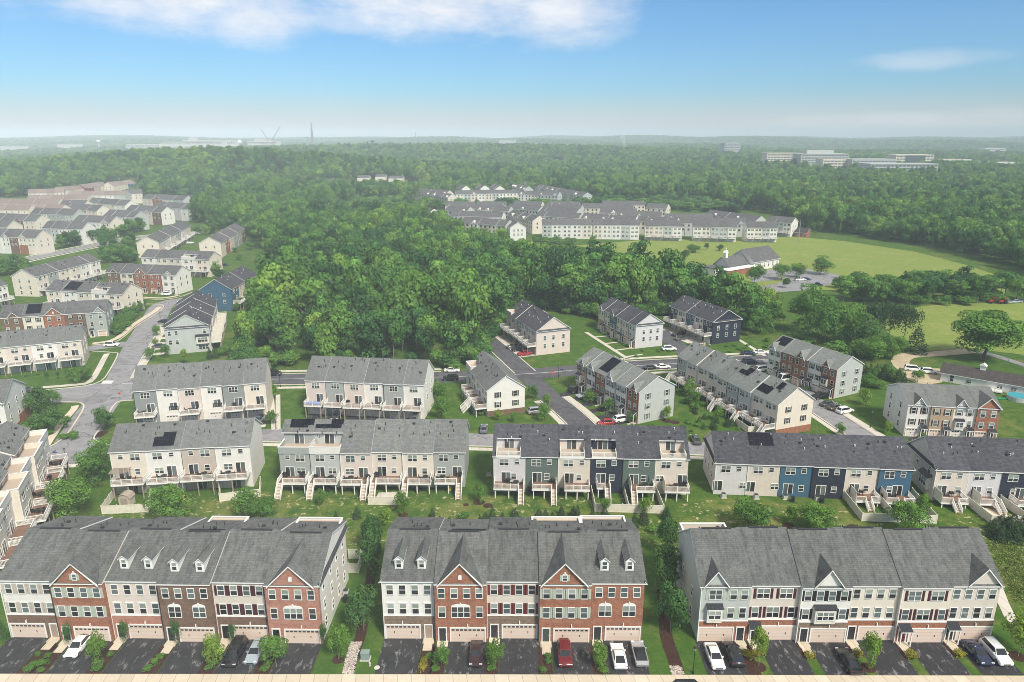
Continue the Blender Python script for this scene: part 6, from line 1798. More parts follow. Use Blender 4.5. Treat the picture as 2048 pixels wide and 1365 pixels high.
UTIL = material('utility_green', color=(.23, .30, .27), rough=.5)
boxthing('utility_box', 'grey-green utility cabinet on the grass beside the stony swale', 'utility box', G(731, 1318), 0, (('cabinet', [(-.55, .55, -.4, .4, .06, 1.1)], UTIL), ('lid', [(-.6, .6, -.45, .45, 1.1, 1.16)], UTIL), ('pad', [(-.7, .7, -.55, .55, 0, .06)], CONCW)))
mb = MB(); mb.cyl((0, 0, 0), (0, 0, .05), .38, .38, 16); tag(ob('manhole_cover', mb.mesh('manhole_cover', CONCW), None, G(754, 1336)), 'pale round cover in the lawn near the utility cabinet', 'cover')
mb = MB(); mb.cyl((0, 0, 0), (0, 0, .5), .16, .16, 10); tag(ob('cable_pedestal', mb.mesh('cable_pedestal', CONCW), None, G(740, 1332)), 'short pale cable pedestal between utility cabinet and cover', 'pedestal')

# lamps and signs
def lamp(px, py, h, label):
    o = thing('street_lamp', label, 'street lamp', G(px, py))
    mb = MB(); mb.cyl((0, 0, 0), (0, 0, .5), .14, .10, 10); mb.cyl((0, 0, .5), (0, 0, h - .7), .06, .05, 8); ob('post', mb.mesh('lamp_post', DARK), o)
    mb = MB(); mb.cyl((0, 0, h - .7), (0, 0, h - .25), .13, .22, 8); ob('lantern', mb.mesh('lamp_lantern', GLASS[1]), o)
    mb = MB(); mb.cyl((0, 0, h - .25), (0, 0, h), .26, .04, 8); ob('cap', mb.mesh('lamp_cap', DARK), o)
for a in ((1386, 1347, 4.3, 'black street lamp by the front pavement beside the grey end wall'), (135, 937, 4.8, 'black street lamp at the kerb by the walled-terrace row'), (322, 647, 4.6, 'black street lamp outside the pale grey end-wall row'), (357.5, 594, 4.6, 'black street lamp by the parked white car at the bend'),
          (1117, 757, 4.6, 'black street lamp at the corner by the stop sign of the curving street'), (1210, 842, 4.2, 'black street lamp beside the red hatchback'), (1740, 856, 4.6, 'black street lamp below the white end wall of the farm-side row'), (172, 748, 4.0, 'lamp post at the kerb by the side-street hedge'), (561, 775, 4.6, 'street lamp on the north street between the deck rows')): lamp(*a)
SIGNR = material('sign_red', color=(.45, .015, .02), rough=.4)
def letters(par, txt, size, loc, mat):
    cu = bpy.data.curves.new('lettering', 'FONT'); cu.body = txt; cu.size = size; cu.align_x = 'CENTER'; cu.align_y = 'CENTER'; cu.extrude = .002; cu.materials.append(mat)
    tmp = bpy.data.objects.new('lettering_curve', cu); me = bpy.data.meshes.new_from_object(tmp); bpy.data.objects.remove(tmp)
    me.name = 'lettering'; o = ob('lettering', me, par, loc); o.rotation_euler = (R(90), 0, 0)
def stop(px, py, label):
    o = thing('stop_sign', label, 'stop sign', G(px, py))
    mb = MB(); mb.cyl((0, .03, 0), (0, .03, 2.2), .035, .035, 8); ob('post', mb.mesh('sign_post', STEEL), o)
    mb = MB(); mb.prism([(.46 * math.cos(R(22.5 + 45 * k)), 0, 2.1 + .46 * math.sin(R(22.5 + 45 * k))) for k in range(8)], (0, -.02, 0), 0); mb.prism([(.49 * math.cos(R(22.5 + 45 * k)), .02, 2.1 + .49 * math.sin(R(22.5 + 45 * k))) for k in range(8)], (0, -.018, 0), 1); ob('plate', mb.mesh('stop_plate', (SIGNR, WHITE)), o)
    letters(o, 'STOP', .34, (0, -.026, 2.1), WHITE)
stop(241, 801, 'red stop sign at the corner by the dark grey end townhouse'); stop(1107, 760, 'red stop sign at the corner of the curving street')
SIGNB = material('sign_blue', color=(.02, .09, .30), rough=.4)
def nameplate(px, py, label):
    o = thing('street_sign', label, 'street sign', G(px, py))
    mb = MB(); mb.cyl((0, 0, 0), (0, 0, 2.6), .035, .035, 8); ob('post', mb.mesh('sign_post', STEEL), o)
    mb = MB(); mb.box(-.5, .5, -.01, .01, 2.6, 2.82); ob('plate', mb.mesh('street_plate', SIGNB), o)
    mb = MB(); mb.box(-.01, .01, -.5, .5, 2.84, 3.06); ob('plate', mb.mesh('street_plate', SIGNB), o)
nameplate(114, 928, 'blue street name sign at the kerb above the dark decks'); nameplate(1123, 757, 'blue street name sign beside the stop sign of the curving street')

# ------------------------------------------------------------------ cars
for a in (
    (160, 1297, 'sedan', 'white', -90, 'white car in the drive of the red brick gable with sage shutters, front left'), (472, 1313, 'van', 'black', -90, 'black minivan nose-out beside the silver-blue car'),
    (513, 1309, 'sedan', 'ice', -90, 'silver-blue car nose-out beside the black minivan'), (953, 1314, 'sedan', 'plum', -90, 'plum-dark car nose-out in the middle front row'), (1129, 1315, 'suv', 'red', -90, 'dark red car nose-out before the sage-shuttered red gable'),
    (1237, 1319, 'coupe', 'white', 90, 'white coupe parked nose-in beside the silver convertible'), (1428, 1319, 'sedan', 'white', -90, 'white car nose-out beside the pale grey gabled townhouse'),
    (1466, 1315, 'suv', 'black', 90, 'black car with its red tail lights outward, beside the white sedan'), (1697, 1329, 'sedan', 'black', 90, 'black car nose-in, alone on the cream townhouse drive'), (1953, 1312, 'sedan', 'navy', -90, 'navy car beside the white car at the right end drive'),
    (1990, 1312, 'suv', 'white', -90, 'white car nose-out at the right end of the front rows'), ((22.8, 73.75), 0, 'suv', 'black', 0, 'black car on the front street, only its roof in view'),
    (1152, 784, 'suv', 'black', 27, 'black car in a drive of the brick and white row, farthest up'), (1169, 795, 'sedan', 'ice', 207, 'silver-blue car half under a tree before the brick and white row'), (1211, 850, 'hatch', 'crimson', 190, 'bright red car at the grey end wall of the brick row'),
    (1244, 843, 'suv', 'white', 20, 'white car beside the bright red one'), (1073, 827, 'suv', 'silver', 12, 'silver car parked behind the short row with brick plinth'), (968, 862, 'sedan', 'slate', 90, 'slate car in the bay left of the charcoal-roofed row'),
    (1391, 884, 'sedan', 'grey', 90, 'dark grey car in the bay right of the charcoal-roofed row'), (904, 744, 'sedan', 'white', 0, 'white car parked on the north street by the wood'), (901, 761, 'suv', 'black', 180, 'black car on the north street opposite the white one'),
    (546, 751, 'van', 'black', 0, 'black van on the north street between the two deck rows'), (518, 846, 'pickup', 'slate', -90, 'dark truck under the cream end townhouse deck'), (673, 836, 'sedan', 'grey', -90, 'dark car in front of the ash grey garage'),
    (829, 845, 'suv', 'slate', -90, 'slate car under the deck of the white end townhouse'), (1049, 711, 'suv', 'crimson', 201, 'red car under the deck nearest the pinkish end wall'), (1037, 702, 'suv', 'black', 201, 'black car next to the red one under the decks'), (1027, 696, 'sedan', 'grey', 201, 'dark grey car third from the pinkish end wall'),
    (1361, 680, 'sedan', 'grey', 205, 'grey car under the navy row decks'), (1356, 672, 'suv', 'black', 205, 'black car under the navy row decks'), (1338, 701, 'suv', 'white', 5, 'white car beside the lilac grey end wall'),
    (1518, 743, 'van', 'white', 200, 'white minivan at the far end of the white and red brick row'), (1569, 764, 'cargo', 'white', 200, 'tall white cargo van before the white and red brick row'), (1641, 797, 'pickup', 'black', 200, 'black pickup before the grey-ended brick row'),
    (1656, 812, 'sedan', 'grey', 22, 'dark grey car, farthest of the three in the side street bays'), (1671, 819, 'sedan', 'olive', 22, 'olive car between the dark grey and white ones'), (1689, 826, 'suv', 'white', 22, 'white car, nearest of the three in the side street bays'),
    (1496, 710, 'sedan', 'navy', 3, 'navy car parked along the north street end'), (1521, 708, 'sedan', 'white', 3, 'white car parked behind the navy one on the north street'), (1499, 727, 'suv', 'navy', 3, 'dark blue car across the north street'),
    (1302, 739, 'sedan', 'black', 8, 'black car behind the stepped deck row'), (1325, 737, 'sedan', 'white', 8, 'white car next to the black one behind the stepped deck row'), (1826, 742, 'van', 'white', -20, 'white van on the gravel yard'), (1857, 747, 'suv', 'white', -14, 'long white car on the gravel yard beside the farm building'),
    (1600, 562, 'pickup', 'white', 8, 'white truck in the church car park'), (1612, 561, 'sedan', 'navy', 8, 'navy car beside the white truck in the church car park'), (1633, 573, 'pickup', 'navy', 8, 'dark truck alone on the near church car park'),
    (224, 693, 'suv', 'white', 4, 'white car turning out of the side street'), (320, 696, 'sedan', 'grey', 10, 'grey car on a pad beside the pale grey end wall'), (335, 591, 'suv', 'white', 20, 'white car at the street bend'), (330, 646, 'sedan', 'black', 10, 'black car beside the lamp of the pale grey row'),
    (52, 784, 'sedan', 'grey', 10, 'grey car behind the white corner pair'), (381, 488, 'suv', 'white', 20, 'white car below the uphill deck row'), (437, 531, 'suv', 'white', 5, 'white car by the garage court of the uphill rows'), (449, 532, 'sedan', 'black', 5, 'black car by the garage court of the uphill rows'),
    (2018, 607, 'sedan', 'silver', 10, 'silver junk car beside the tractors'), (2032, 606, 'sedan', 'ice', 5, 'pale junk car second from the tractors'), (2042, 605, 'van', 'olive', 8, 'old olive van at the field edge'),
    (1150, 790, 'sedan', 'grey', 27, 'grey car second up the brick and white row') if 0 else (1084, 770, 'sedan', 'black', 45, 'black car by the kerb of the curving street')):
    if a[-1].startswith('black car by the kerb'): continue
    car(*a)
car(1279, 1314, 'coupe', 'silver', 90, 'silver convertible with black soft top, rear outward', top=DARK)

# ------------------------------------------------------------------ trees and shrubs
def T(px, py, h, w, kind, label, group=None, **k): return tree(G(px, py), h, w, kind, label, group, **k)
for a in (
    (200, 1332, 5.6, 2.6, 'young', 'slim young tree before the red brick sage-shuttered gable, far left'), (430, 1335, 5.2, 3.4, 'young', 'young street tree left of the black minivan'), (553, 1334, 4.8, 4.6, 'young', 'broad young street tree over the silver-blue car'), (677, 1318, 5.6, 3.3, 'young', 'young street tree beside the stony swale'),
    (884, 1336, 3.9, 2.4, 'young', 'young street tree left of the plum-dark car'), (990, 1338, 4.9, 2.8, 'young', 'bright young street tree right of the plum-dark car'), (1199, 1338, 4.5, 2.9, 'young', 'young street tree left of the white coupe'),
    (1517, 1333, 5.9, 2.9, 'young', 'young street tree right of the black car with red tail lights'), (1736, 1335, 5.7, 3.0, 'young', 'young street tree right of the lone black car'), (2036, 1312, 7.2, 5.2, 'young', 'young tree at the right edge by the footpath'),
    (10, 1300, 5.5, 1.7, 'column', 'columnar cypress at the left front corner'), (140, 1296, 4.4, 1.6, 'column', 'columnar cypress between the white and red brick fronts'), (254, 1293, 4.7, 1.6, 'column', 'columnar cypress at the pinkish beige front'), (356, 1296, 5.1, 1.6, 'column', 'columnar cypress at the brown brick front'),
    (467, 1290, 3.9, 1.5, 'column', 'columnar cypress at the maroon-shuttered front'), (649, 1292, 4.0, 1.4, 'column', 'columnar cypress at the rose brick corner'),
    (728, 1262, 7.6, 5.6, 'dark', 'dark garden tree shading the stony swale, nearer of two'), (748, 1160, 9.5, 4.8, 'dark', 'tall dark tree behind the swale beside the white dormered end house'), (745, 1105, 7.5, 4.6, 'dark', 'dark tree at the rear corner of the white dormered end house'),
    (1341, 1268, 8.2, 5.5, 'dark', 'dark garden tree in the gap before the grey end wall, nearer of two'), (1326, 1188, 8.5, 5.8, 'dark', 'dark garden tree in the gap right of the red brick end house'), (1333, 1112, 7.5, 4.4, 'dark', 'dark tree at the rear corner of the grey end wall'),
    (346, 1045, 8.0, 9.0, 'yard', 'round lawn tree behind the brown brick roof'), (151, 1034, 8.6, 9.2, 'yard', 'broad lawn tree beside the dark decks'), (190, 975, 8.8, 7.0, 'yard', 'lawn tree by the street left of the cream pergola house'), (205, 940, 7.0, 6.2, 'yard', 'lawn tree nearest the alley corner'),
    (491, 1035, 6.0, 5.6, 'yard', 'lawn tree beside the white end fence'), (527, 1045, 5.4, 5.6, 'yard', 'smaller lawn tree at the edge of the walled roof'), (1496, 1062, 6.4, 8.0, 'yard', 'round lawn tree behind the maroon-shuttered roof'), (1632, 1066, 5.8, 7.2, 'yard', 'round lawn tree behind the cream roof, middle of three'), (1813, 1068, 6.6, 7.6, 'yard', 'round lawn tree before the deck yard fence'),
    (1580, 1050, 4.2, 3.0, 'young', 'thin young tree between two round lawn trees'), (1842, 1040, 5.2, 3.2, 'young', 'thin young tree at the deck yard fence'), (806, 1030, 5.0, 3.0, 'young', 'young tree in front of the curved patio fence'), (645, 1012, 3.8, 2.4, 'young', 'young tree below the walled-terrace decks'), (958, 1005, 4.2, 2.4, 'young', 'young tree in the gap left of the charcoal roofs'), (770, 1052, 3.6, 3.2, 'young', 'young tree in the rough grass left of the white dormered roof'),
    (1210, 1030, 3.6, 2.3, 'young', 'young tree before the navy yard fence'), (1288, 1032, 4.0, 2.4, 'young', 'young tree before the dark green yard fence'), (545, 800, 5.2, 3.6, 'young', 'young tree by the path at the cream end townhouse'), (546, 850, 4.0, 3.0, 'young', 'young tree lower down the path between the deck rows'),
    (78, 832, 8.0, 6.5, 'dark', 'dark tree behind the white corner pair'), (108, 815, 5.0, 4.4, 'yard', 'yellowish tree at the island corner'), (105, 862, 6.0, 7.0, 'dark', 'dark low tree on the island left of the road'), (75, 870, 5.5, 6.0, 'dark', 'dark shrubby tree below the white corner pair'), (213, 862, 5.5, 4.6, 'dark', 'dark tree on the green island, upper one'), (205, 852, 5.0, 4.4, 'dark', 'dark tree on the green island, lower one'),
    (155, 766, 5.2, 5.2, 'yard', 'tree at the end of the side-street hedge'), (172, 760, 4.6, 4.4, 'yard', 'rusty tree beside the side-street hedge end'), (95, 762, 3.2, 1.7, 'column', 'left clipped conifer below the side-street decks'), (117, 760, 3.2, 1.8, 'column', 'middle clipped conifer below the side-street decks'), (136, 757, 3.2, 1.7, 'column', 'right clipped conifer below the side-street decks'),
    (371, 728, 4.8, 3.2, 'young', 'young tree before the pale grey end wall'), (331, 715, 4.4, 3.6, 'young', 'young tree at the left corner of the pale grey end wall'), (300, 720, 4.0, 4.2, 'yard', 'small tree by the kerb left of the pale grey end wall'), (312, 695, 3.4, 2.4, 'young', 'small tree on the pads of the pale grey row'), (315, 672, 4.2, 3.2, 'yard', 'dark little tree at the top pads of the pale grey row'),
    (420, 718, 4.2, 2.4, 'cone', 'dark conifer right of the pale grey end wall'), (432, 716, 4.2, 2.6, 'cone', 'second dark conifer right of the pale grey end wall'), (450, 712, 3.8, 5.0, 'yard', 'light green bush-like tree at the wood lawn'),
    (876, 810, 6.8, 4.4, 'yard', 'green tree on the bank between the deck row and the short row, upper'), (884, 838, 6.0, 4.6, 'yard', 'green tree on the bank between the deck row and the short row, lower'), (868, 785, 4.4, 3.0, 'young', 'small tree at the top of the bank by the north street'),
    (1090, 842, 4.8, 4.2, 'yard', 'dark little tree by the silver car'), (1092, 815, 4.0, 3.0, 'young', 'small tree by the kerb of the curving street'), (996, 842, 3.2, 2.4, 'young', 'small tree before the white gable end'), (1028, 845, 3.0, 2.4, 'young', 'yellowish small tree before the brick plinth'), (1066, 800, 4.4, 3.6, 'dark', 'small dark tree by the gable of the short row'),
    (1180, 806, 3.8, 3.8, 'yard', 'small tree over the silver-blue car of the brick row'), (1217, 826, 4.0, 3.4, 'yard', 'small tree in a lawn before the brick row'), (1262, 846, 3.2, 3.0, 'dark', 'dark small tree at the grey end wall corner'), (1333, 842, 4.2, 2.8, 'young', 'bright young tree before the grey end wall'),
    (1385, 812, 5.0, 4.0, 'yard', 'tree on the slope below the stepped decks, lower'), (1378, 795, 5.4, 3.8, 'yard', 'tree on the slope below the stepped decks, upper'), (1436, 842, 4.2, 3.0, 'young', 'young tree in the yard of the stepped decks'),
    (1728, 812, 5.0, 3.8, 'young', 'bright young tree right of the grey-ended brick row'), (1775, 868, 3.4, 2.6, 'young', 'small young tree left of the white end wall'), (1680, 872, 3.2, 2.6, 'yard', 'small tree by the side street kerb'),
    (1968, 722, 15.5, 20, 'lone', 'large spreading shade tree standing alone in the field ring'), (1784, 720, 8.5, 8.5, 'yard', 'pale rounded tree with a bare stem before the dark pines'), (1830, 706, 10, 8.0, 'cone', 'dark broad conifer right of the pines'),
    (1615, 668, 18, 14, 'yard', 'tall leafy tree at the left of the field copse'), (1648, 690, 16, 13, 'yard', 'broad tree in the field copse behind the brick row'), (1690, 694, 16, 13, 'yard', 'middle tree of the field copse'), (1720, 700, 13, 11, 'dark', 'dark tree low in the field copse'),
    (1742, 690, 15, 12, 'pine', 'dark layered pine, left of three'), (1775, 688, 15, 12, 'pine', 'dark layered pine, middle of three'), (1806, 688, 14, 11, 'pine', 'dark layered pine, right of three'), (1745, 722, 8, 10, 'yard', 'low bright tree before the dark pines'), (1520, 668, 9, 9, 'yard', 'round tree behind the navy end wall'), (1497, 672, 6, 5, 'dark', 'dark small tree at the navy end wall'),
    (1563, 560, 8.5, 10, 'yard', 'round tree left in the church car park'), (1593, 556, 8, 9, 'yard', 'round tree middle in the church car park'), (1641, 550, 9.5, 11, 'yard', 'round tree right in the church car park'), (1508, 570, 10, 10, 'yard', 'round tree at the wood corner of the church car park'), (1369, 520, 6, 7, 'dark', 'dark tree left of the church'), (1388, 505, 5, 10, 'yard', 'pale tree behind the church steeple'), (1413, 500, 4.5, 3.5, 'dark', 'small dark tree right behind the church steeple'), (1440, 502, 4, 5, 'dark', 'bushy dark tree behind the church roof')):
    T(*a)
rt = random.Random(21)
for k in range(26):                                   # the belt of trees across the fields
    f = k / 25; px = 1690 + 350 * f + rt.uniform(-6, 6); py = 604 + rt.uniform(-14, 8) - 6 * f
    T(px, py, rt.uniform(8, 13), rt.uniform(9, 13), rt.choice(('wood', 'wood', 'yard')), 'tree in the belt between the meadow and the field', 'trees of the field belt', name='belt_tree')
for k in range(7): T(1590 + rt.uniform(-30, 90), rt.uniform(575, 640), rt.uniform(3, 7), rt.uniform(4, 7), 'wood', 'small tree on the rough slope left of the field copse', 'small trees on the rough slope', name='slope_tree')
for k, (px, py) in enumerate([(1700, 735), (1712, 742), (1726, 746), (1740, 750), (1752, 752), (1766, 758), (1780, 762), (1795, 768), (1806, 776), (1730, 757), (1745, 764)]): T(px, py, rt.uniform(3.5, 5.5), rt.uniform(2.4, 3.4), 'cone', 'young conifer in the planted screen along the gravel lane', 'conifer screen along the gravel lane')
for k in range(9): T(1690 + rt.uniform(0, 150), 752 + rt.uniform(0, 42), rt.uniform(2.5, 4.5), rt.uniform(3, 5), 'yard', 'bushy small tree on the slope below the conifer screen', 'bushy trees below the conifer screen', name='slope_tree')
for k in range(38):                                   # rough strip behind the front rows
    px = rt.choice((rt.uniform(660, 1340), rt.uniform(860, 1330))); py = rt.uniform(1030, 1075)
    T(px, py, rt.uniform(1.8, 3.6), rt.uniform(1.4, 2.4), 'cone', 'young conifer in the rough strip behind the front rows', 'young conifers in the rough strip')
for k in range(16): bush(G(rt.uniform(670, 1330), rt.uniform(1040, 1110)), rt.uniform(1, 2), rt.uniform(1.6, 3), 'shrub in the rough strip behind the front rows', False, 'shrubs in the rough strip')
for k in range(16): T(rt.uniform(1985, 2060), rt.uniform(1050, 1090), rt.uniform(2.2, 3.8), rt.uniform(2.4, 3.6), 'cone', 'young conifer near the right edge behind the front row', 'young conifers near the right edge')
for k in range(22): T(rt.uniform(1385, 1500), rt.uniform(815, 862), rt.uniform(1.2, 2.6), rt.uniform(1.2, 2.2), 'cone', 'small conifer on the yard slope of the stepped decks', 'small conifers of the stepped yards')
for k in range(12): bush(G(rt.uniform(1290, 1400), rt.uniform(845, 868)), rt.uniform(.6, 1.1), rt.uniform(1, 1.7), 'low shrub in the mulch below the grey end wall', False, 'shrubs below the grey end wall')
for k in range(34): T(rt.uniform(175, 262), 0, rt.uniform(2.5, 5.5), rt.uniform(3, 5), 'dark', '', None) if 0 else None
for k in range(30):
    f = rt.random(); T(222 + 62 * f + rt.uniform(-6, 8), 676 - 60 * f + rt.uniform(-6, 4), rt.uniform(2, 5), rt.uniform(2.6, 4.6), 'yard' if k % 3 else 'dark', 'bushy tree in the planted bank inside the street bend', 'trees of the planted bank', name='bank_tree')
for k in range(46):                                   # roadside trees by the upper road
    f = rt.random(); a = G(90 + 180 * f, 505 - 38 * f)
    tree((a.x + rt.uniform(-4, 4), a.y + 6 + rt.uniform(0, 12), 0), rt.uniform(6, 11), rt.uniform(6, 9), 'wood', 'tree in the roadside screen along the upper road', 'trees along the upper road', name='roadside_tree')
for k in range(30): T(rt.uniform(205, 270), rt.uniform(482, 535), rt.uniform(5, 10), rt.uniform(5, 8), 'wood', 'tree in the copse below the upper road', 'trees of the copse below the upper road', name='copse_tree')
for k in range(16): T(rt.uniform(-10, 60), rt.uniform(532, 560), rt.uniform(4, 8), rt.uniform(5, 8), 'wood', 'tree in the dark clump at the left edge by the upper road', 'trees of the left edge clump', name='clump_tree')
for k in range(24):
    f = rt.random(); T(230 + 150 * f, 470 - 40 * f + rt.uniform(-4, 4), rt.uniform(4, 8), rt.uniform(5, 8), 'wood', 'tree in the hedge belt under the far townhouses', 'trees of the hedge belt', name='hedge_tree')
for k in range(18): T(rt.uniform(440, 500), rt.uniform(560, 700), rt.uniform(2, 5), rt.uniform(3, 5), 'yard', 'bushy tree on the lawn strip beside the wood', 'bushy trees at the wood lawn', name='lawn_tree') if k % 2 else None
for k in range(22): bush(G(rt.uniform(1065, 1200), rt.uniform(483, 490)), rt.uniform(2, 5), rt.uniform(3, 7), 'bush along the meadow edge below the far townhouses', False, 'bushes along the meadow edge')
for k in range(20): bush(G(1270 + rt.uniform(0, 240) , rt.uniform(690, 716)), .8, 1.6, 'low shrub beside the north street houses', False, 'shrubs beside the north street')
for k in range(12): bush(G(rt.uniform(100, 150), rt.uniform(840, 880)), rt.uniform(.8, 1.8), rt.uniform(1.6, 3), 'shrub on the island left of the road', False, 'shrubs on the road island')
for k in range(22): bush(G(1690 + 350 * rt.random(), 602 + rt.uniform(-8, 10)), rt.uniform(3, 6), rt.uniform(4, 7), 'bush filling the belt between the meadow and the field', False, 'bushes of the field belt')
for k in range(20): bush(G(rt.uniform(1595, 1765), rt.uniform(672, 716)), rt.uniform(2.5, 6), rt.uniform(4, 8), 'bush at the foot of the field copse', False, 'bushes of the field copse')
for key in ('S1', 'S2', 'S3', 'S4', 'S5', 'S6', 'S9', 'P1', 'P2', 'P3', 'L', 'M', 'N', 'O', 'K'):      # planting along the house fronts
    i = 0
    while (key, i) in UNITS:
        o, ro, w = UNITS[(key, i)]
        for q in range(1):
            p = loc2w(o, w * rt.random(), -rt.uniform(.8, 1.6) if key not in ('S1', 'S3', 'M') else -rt.uniform(4, 6), 0)
            bush(p, rt.uniform(.7, 1.6), rt.uniform(1.0, 2.2), 'foundation shrub in front of the ' + ' '.join(o['label'].split(',')[-1].split()[:9]), False, 'shrubs before the row ' + ' '.join(o['label'].split(',')[-1].split()[:9]))
        i += 1
for px, py, h, w in ((432, 552, 7, 7), (440, 560, 6, 6), (448, 566, 5, 6), (412, 470, 7, 8), (425, 468, 6, 7), (396, 470, 6, 7), (268, 530, 7, 7), (276, 512, 6, 7), (262, 545, 5, 6), (470, 505, 3, 4), (478, 520, 3, 4), (500, 500, 5, 6)):
    T(px, py, h, w, 'wood', 'bushy tree among the townhouse rows left of the wood', 'bushy trees among the left rows', name='estate_tree')
for k in range(18): T(rt.uniform(1482, 1548), rt.uniform(628, 664), rt.uniform(7, 14), rt.uniform(7, 10), 'wood', 'tree in the leafy corner of the wood behind the navy end wall', 'trees at the wood corner', name='corner_tree')
for k in range(18): bush(G(rt.uniform(1500, 1620), rt.uniform(640, 700)), rt.uniform(1, 2.6), rt.uniform(1.6, 4), 'shrub on the grass between the navy end wall and the field copse', False, 'shrubs by the field copse')
for k in range(16): bush(G(rt.uniform(1340, 1420), rt.uniform(770, 830)), rt.uniform(.8, 2), rt.uniform(1.4, 3), 'shrub on the slope below the stepped decks', False, 'shrubs of the stepped slope')
# tall rough grass at the right edge
gp = []
for k in range(800):
    fy = rt.random(); p = G(1975 + 55 * fy + abs(rt.gauss(0, 60)), 1085 + 118 * fy + rt.gauss(0, 8)); gp.append((p.x, p.y, rt.uniform(.3, .9)))
rg = np.random.default_rng(8); n_g = len(gp) * 5
pos = np.repeat(np.array([(a, b, c * .5) for a, b, c in gp]), 5, 0) + rg.normal(size=(n_g, 3)) * np.array([.25, .25, .1])
nr = rg.normal(size=(n_g, 3)); nr[:, 2] = np.abs(nr[:, 2]) * 1.2; nr /= np.linalg.norm(nr, axis=1)[:, None]
DRY = leaf_mat('dry_grass', ((0.0, (.17, .22, .06)), (1.0, (.17, .22, .06))), .6)
struct(ob('tall_grass', leaf_mesh('tall_grass', pos, nr, np.full(n_g, .15), rg.random(n_g), DRY, rg)), 'stuff')
# mulch rings under the lawn trees
for px, py, r in ((806, 1030, 1.0), (958, 1005, 1.2), (1210, 1030, .9), (1288, 1032, .9), (1576, 1052, 1.1), (1708, 1056, 1.2), (1333, 842, 1.3), (1350, 845, 1.2), (205, 866, 1.3), (196, 872, 1.3), (677, 1319, .9), (1517, 1334, 1.0), (1736, 1336, 1.0), (2034, 1313, 1.1), (976, 1012, 1.0), (932, 1010, .6)):
    p = G(px, py); mb = MB(); mb.cyl((p.x, p.y, .0), (p.x, p.y, .06), r, r * .9, 18); struct(ob('mulch_ring', mb.mesh('mulch_ring', MULCH)))

# ------------------------------------------------------------------ deck furniture
fr = random.Random(4)
def on(key, i, x, y, z): o = UNITS[(key, i)][0]; return loc2w(o, x * UNITS[(key, i)][2], y, z), o.rotation_euler[2]
FUR = [('E', 0, 'g', .18, -.6, 2.4), ('E', 0, 'g', .75, -.7, 2.4), ('E', 1, 'g', .22, -1.6, 2.4), ('E', 1, 't', .7, -1.4, 2.4), ('E', 2, 't', .35, -1.3, 2.4), ('E', 2, 'g', .9, -1.2, 2.4), ('E', 3, 'g', .16, -.8, 2.4), ('E', 4, 't', .75, -1.2, 2.4), ('E', 5, 't', .3, -1.4, 2.4), ('E', 5, 'g', .85, -.5, 2.4),
       ('F', 0, 't', .7, -1.2, 2.2), ('F', 0, 'g', .45, -.8, 2.2), ('F', 1, 'g', .85, -.6, 2.2), ('F', 4, 't', .7, -1.3, 2.2), ('F', 5, 't', .62, -1.4, 2.2), ('F', 5, 'g', .92, -.8, 2.2), ('D', 0, 't', .5, -1.4, 3.5), ('D', 1, 't', .5, -1.3, 3.5), ('D', 2, 't', .65, -1.3, 3.5), ('D', 3, 't', .35, -1.3, 3.5), ('G', 4, 'g', .5, -.8, 1.2), ('G', 5, 't', .3, -1.2, 1.2), ('H', 0, 'g', .5, -.7, 1.2),
       ('I', 0, 't', .4, -1.2, 3.5), ('I', 2, 't', .5, -1.3, 3.5), ('I', 4, 'g', .5, -.8, 3.5), ('J', 2, 'g', .2, -.9, 3.5), ('J', 3, 't', .7, -1.2, 3.5), ('J', 5, 'g', .85, -.8, 3.5), ('U1', 2, 't', .5, -1.4, 3.6), ('U1', 3, 't', .5, -1.4, 3.6), ('U1', 4, 'g', .4, -1.2, 3.6), ('U1', 5, 't', .5, -1.4, 3.6)]
UNAME = {'U1': 'walled-terrace townhouse'}
seen = {}
for key, i, kd, x, y, z in FUR:
    p, rz = on(key, i, x, y, z)
    short = ' '.join(UNITS[(key, i)][0]['label'].split(',')[0].split()[:7]) if key != 'U1' else f'{ORD[i]} {UNAME[key]} from the near end'
    if kd == 'g': grill(p, rz + fr.uniform(-.4, .4), f'black grill on deck of {short}' if (key, i, kd) not in seen else f'second black grill on deck of {short}')
    else:
        patio_set(p, rz, f'dark round table on deck of {short}')
        for s in (-1, 1): patio_chair((p[0] + s * 1.0, p[1], p[2]), rz + R(-90 * s), f'dark patio chair by the table on deck of {short}', f'chairs on deck of {short}')
    seen[(key, i, kd)] = 1
pg, rzp = on('D', 0, .3, -1.6, 3.5)
o = thing('pergola', 'bare brown pergola on the deck of the cream townhouse', 'pergola', pg, rzp)
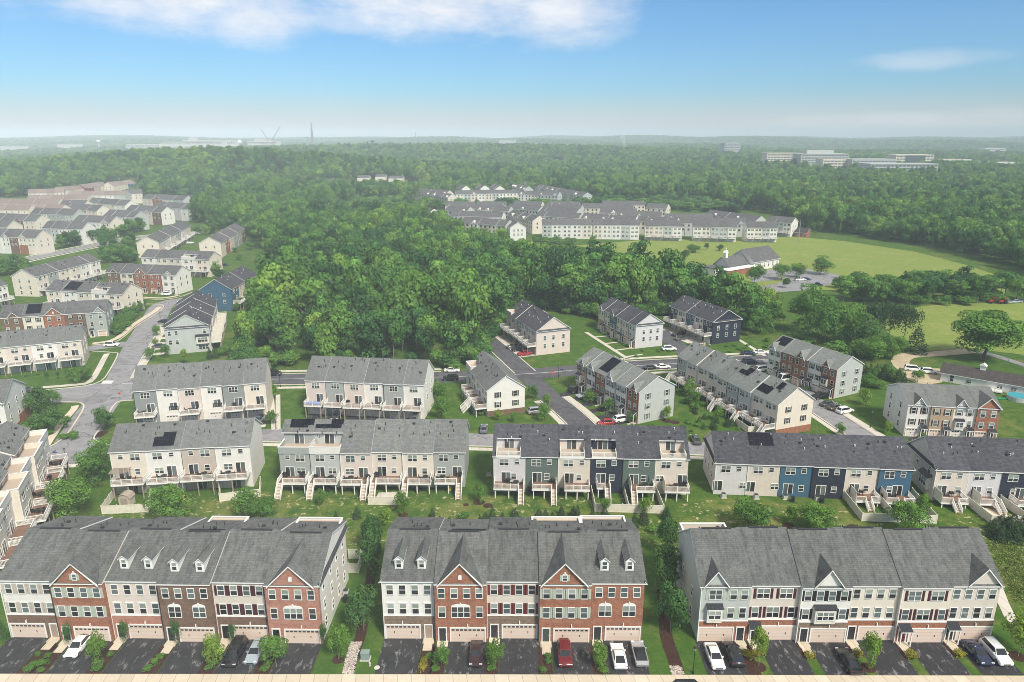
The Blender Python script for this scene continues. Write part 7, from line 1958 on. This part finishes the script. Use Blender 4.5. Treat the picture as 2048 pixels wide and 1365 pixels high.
for a in (-1.4, 1.4):
    for b in (-1.0, 1.0): mb = MB(); mb.box(a - .06, a + .06, b - .06, b + .06, 0, 2.3); ob('post', mb.mesh('pergola_post', POSTW), o)
mb = MB()
for k in range(6): mb.box(-1.7, 1.7, -1.2 + .45 * k, -1.1 + .45 * k, 2.3, 2.42)
ob('rafters', mb.mesh('pergola_rafter', POSTW), o)
TARP = material('blue_tarp', color=(.06, .16, .55), rough=.4)
pj, rzj = on('J', 0, .5, -2.85, 3.55); mb = MB(); mb.prism([(-1.9, 0, .3), (1.9, 0, .3), (1.8, .9, .75), (-1.8, .9, .7)], (0, 0, -.04)); tag(ob('tarpaulin', mb.mesh('tarpaulin', TARP), None, pj, rzj), 'blue tarpaulin stretched over the deck of the pinkish beige end townhouse', 'tarpaulin')
UMB = material('umbrella_cloth', color=(.02, .05, .04), rough=.8)
pu, rzu = on('F', 4, .78, -1.2, 2.2); o = thing('patio_umbrella', 'closed dark umbrella on the deck of the dark green townhouse', 'umbrella', pu)
mb = MB(); mb.cyl((0, 0, 0), (0, 0, 2.4), .03, .03, 8); ob('pole', mb.mesh('umbrella_pole', STEEL), o)
mb = MB(); mb.cyl((0, 0, 1.1), (0, 0, 2.5), .2, .04, 8); ob('canopy', mb.mesh('umbrella_canopy', UMB), o)
p6, r6 = on('F', 5, .55, 1.5, 7.85); patio_set(p6, 0, 'dark round table on the roof terrace of the beige end townhouse')

# ------------------------------------------------------------------ haze over the whole place
HZ = bpy.data.materials.new('haze'); HZ.use_nodes = True
HZ.node_tree.nodes.clear(); t = NT(HZ.node_tree)
pv = t.new('ShaderNodeVolumePrincipled')
pv.inputs['Density'].default_value = .00022
pv.inputs['Color'].default_value = (.83, .92, 1.0, 1)
pv.inputs['Anisotropy'].default_value = -.45
t.l.new(pv.outputs[0], t.new('ShaderNodeOutputMaterial').inputs['Volume'])
mb = MB(); mb.box(-9900, 9900, -80, 13000, -1.5, 145)
struct(ob('haze', mb.mesh('haze', HZ)), 'stuff')
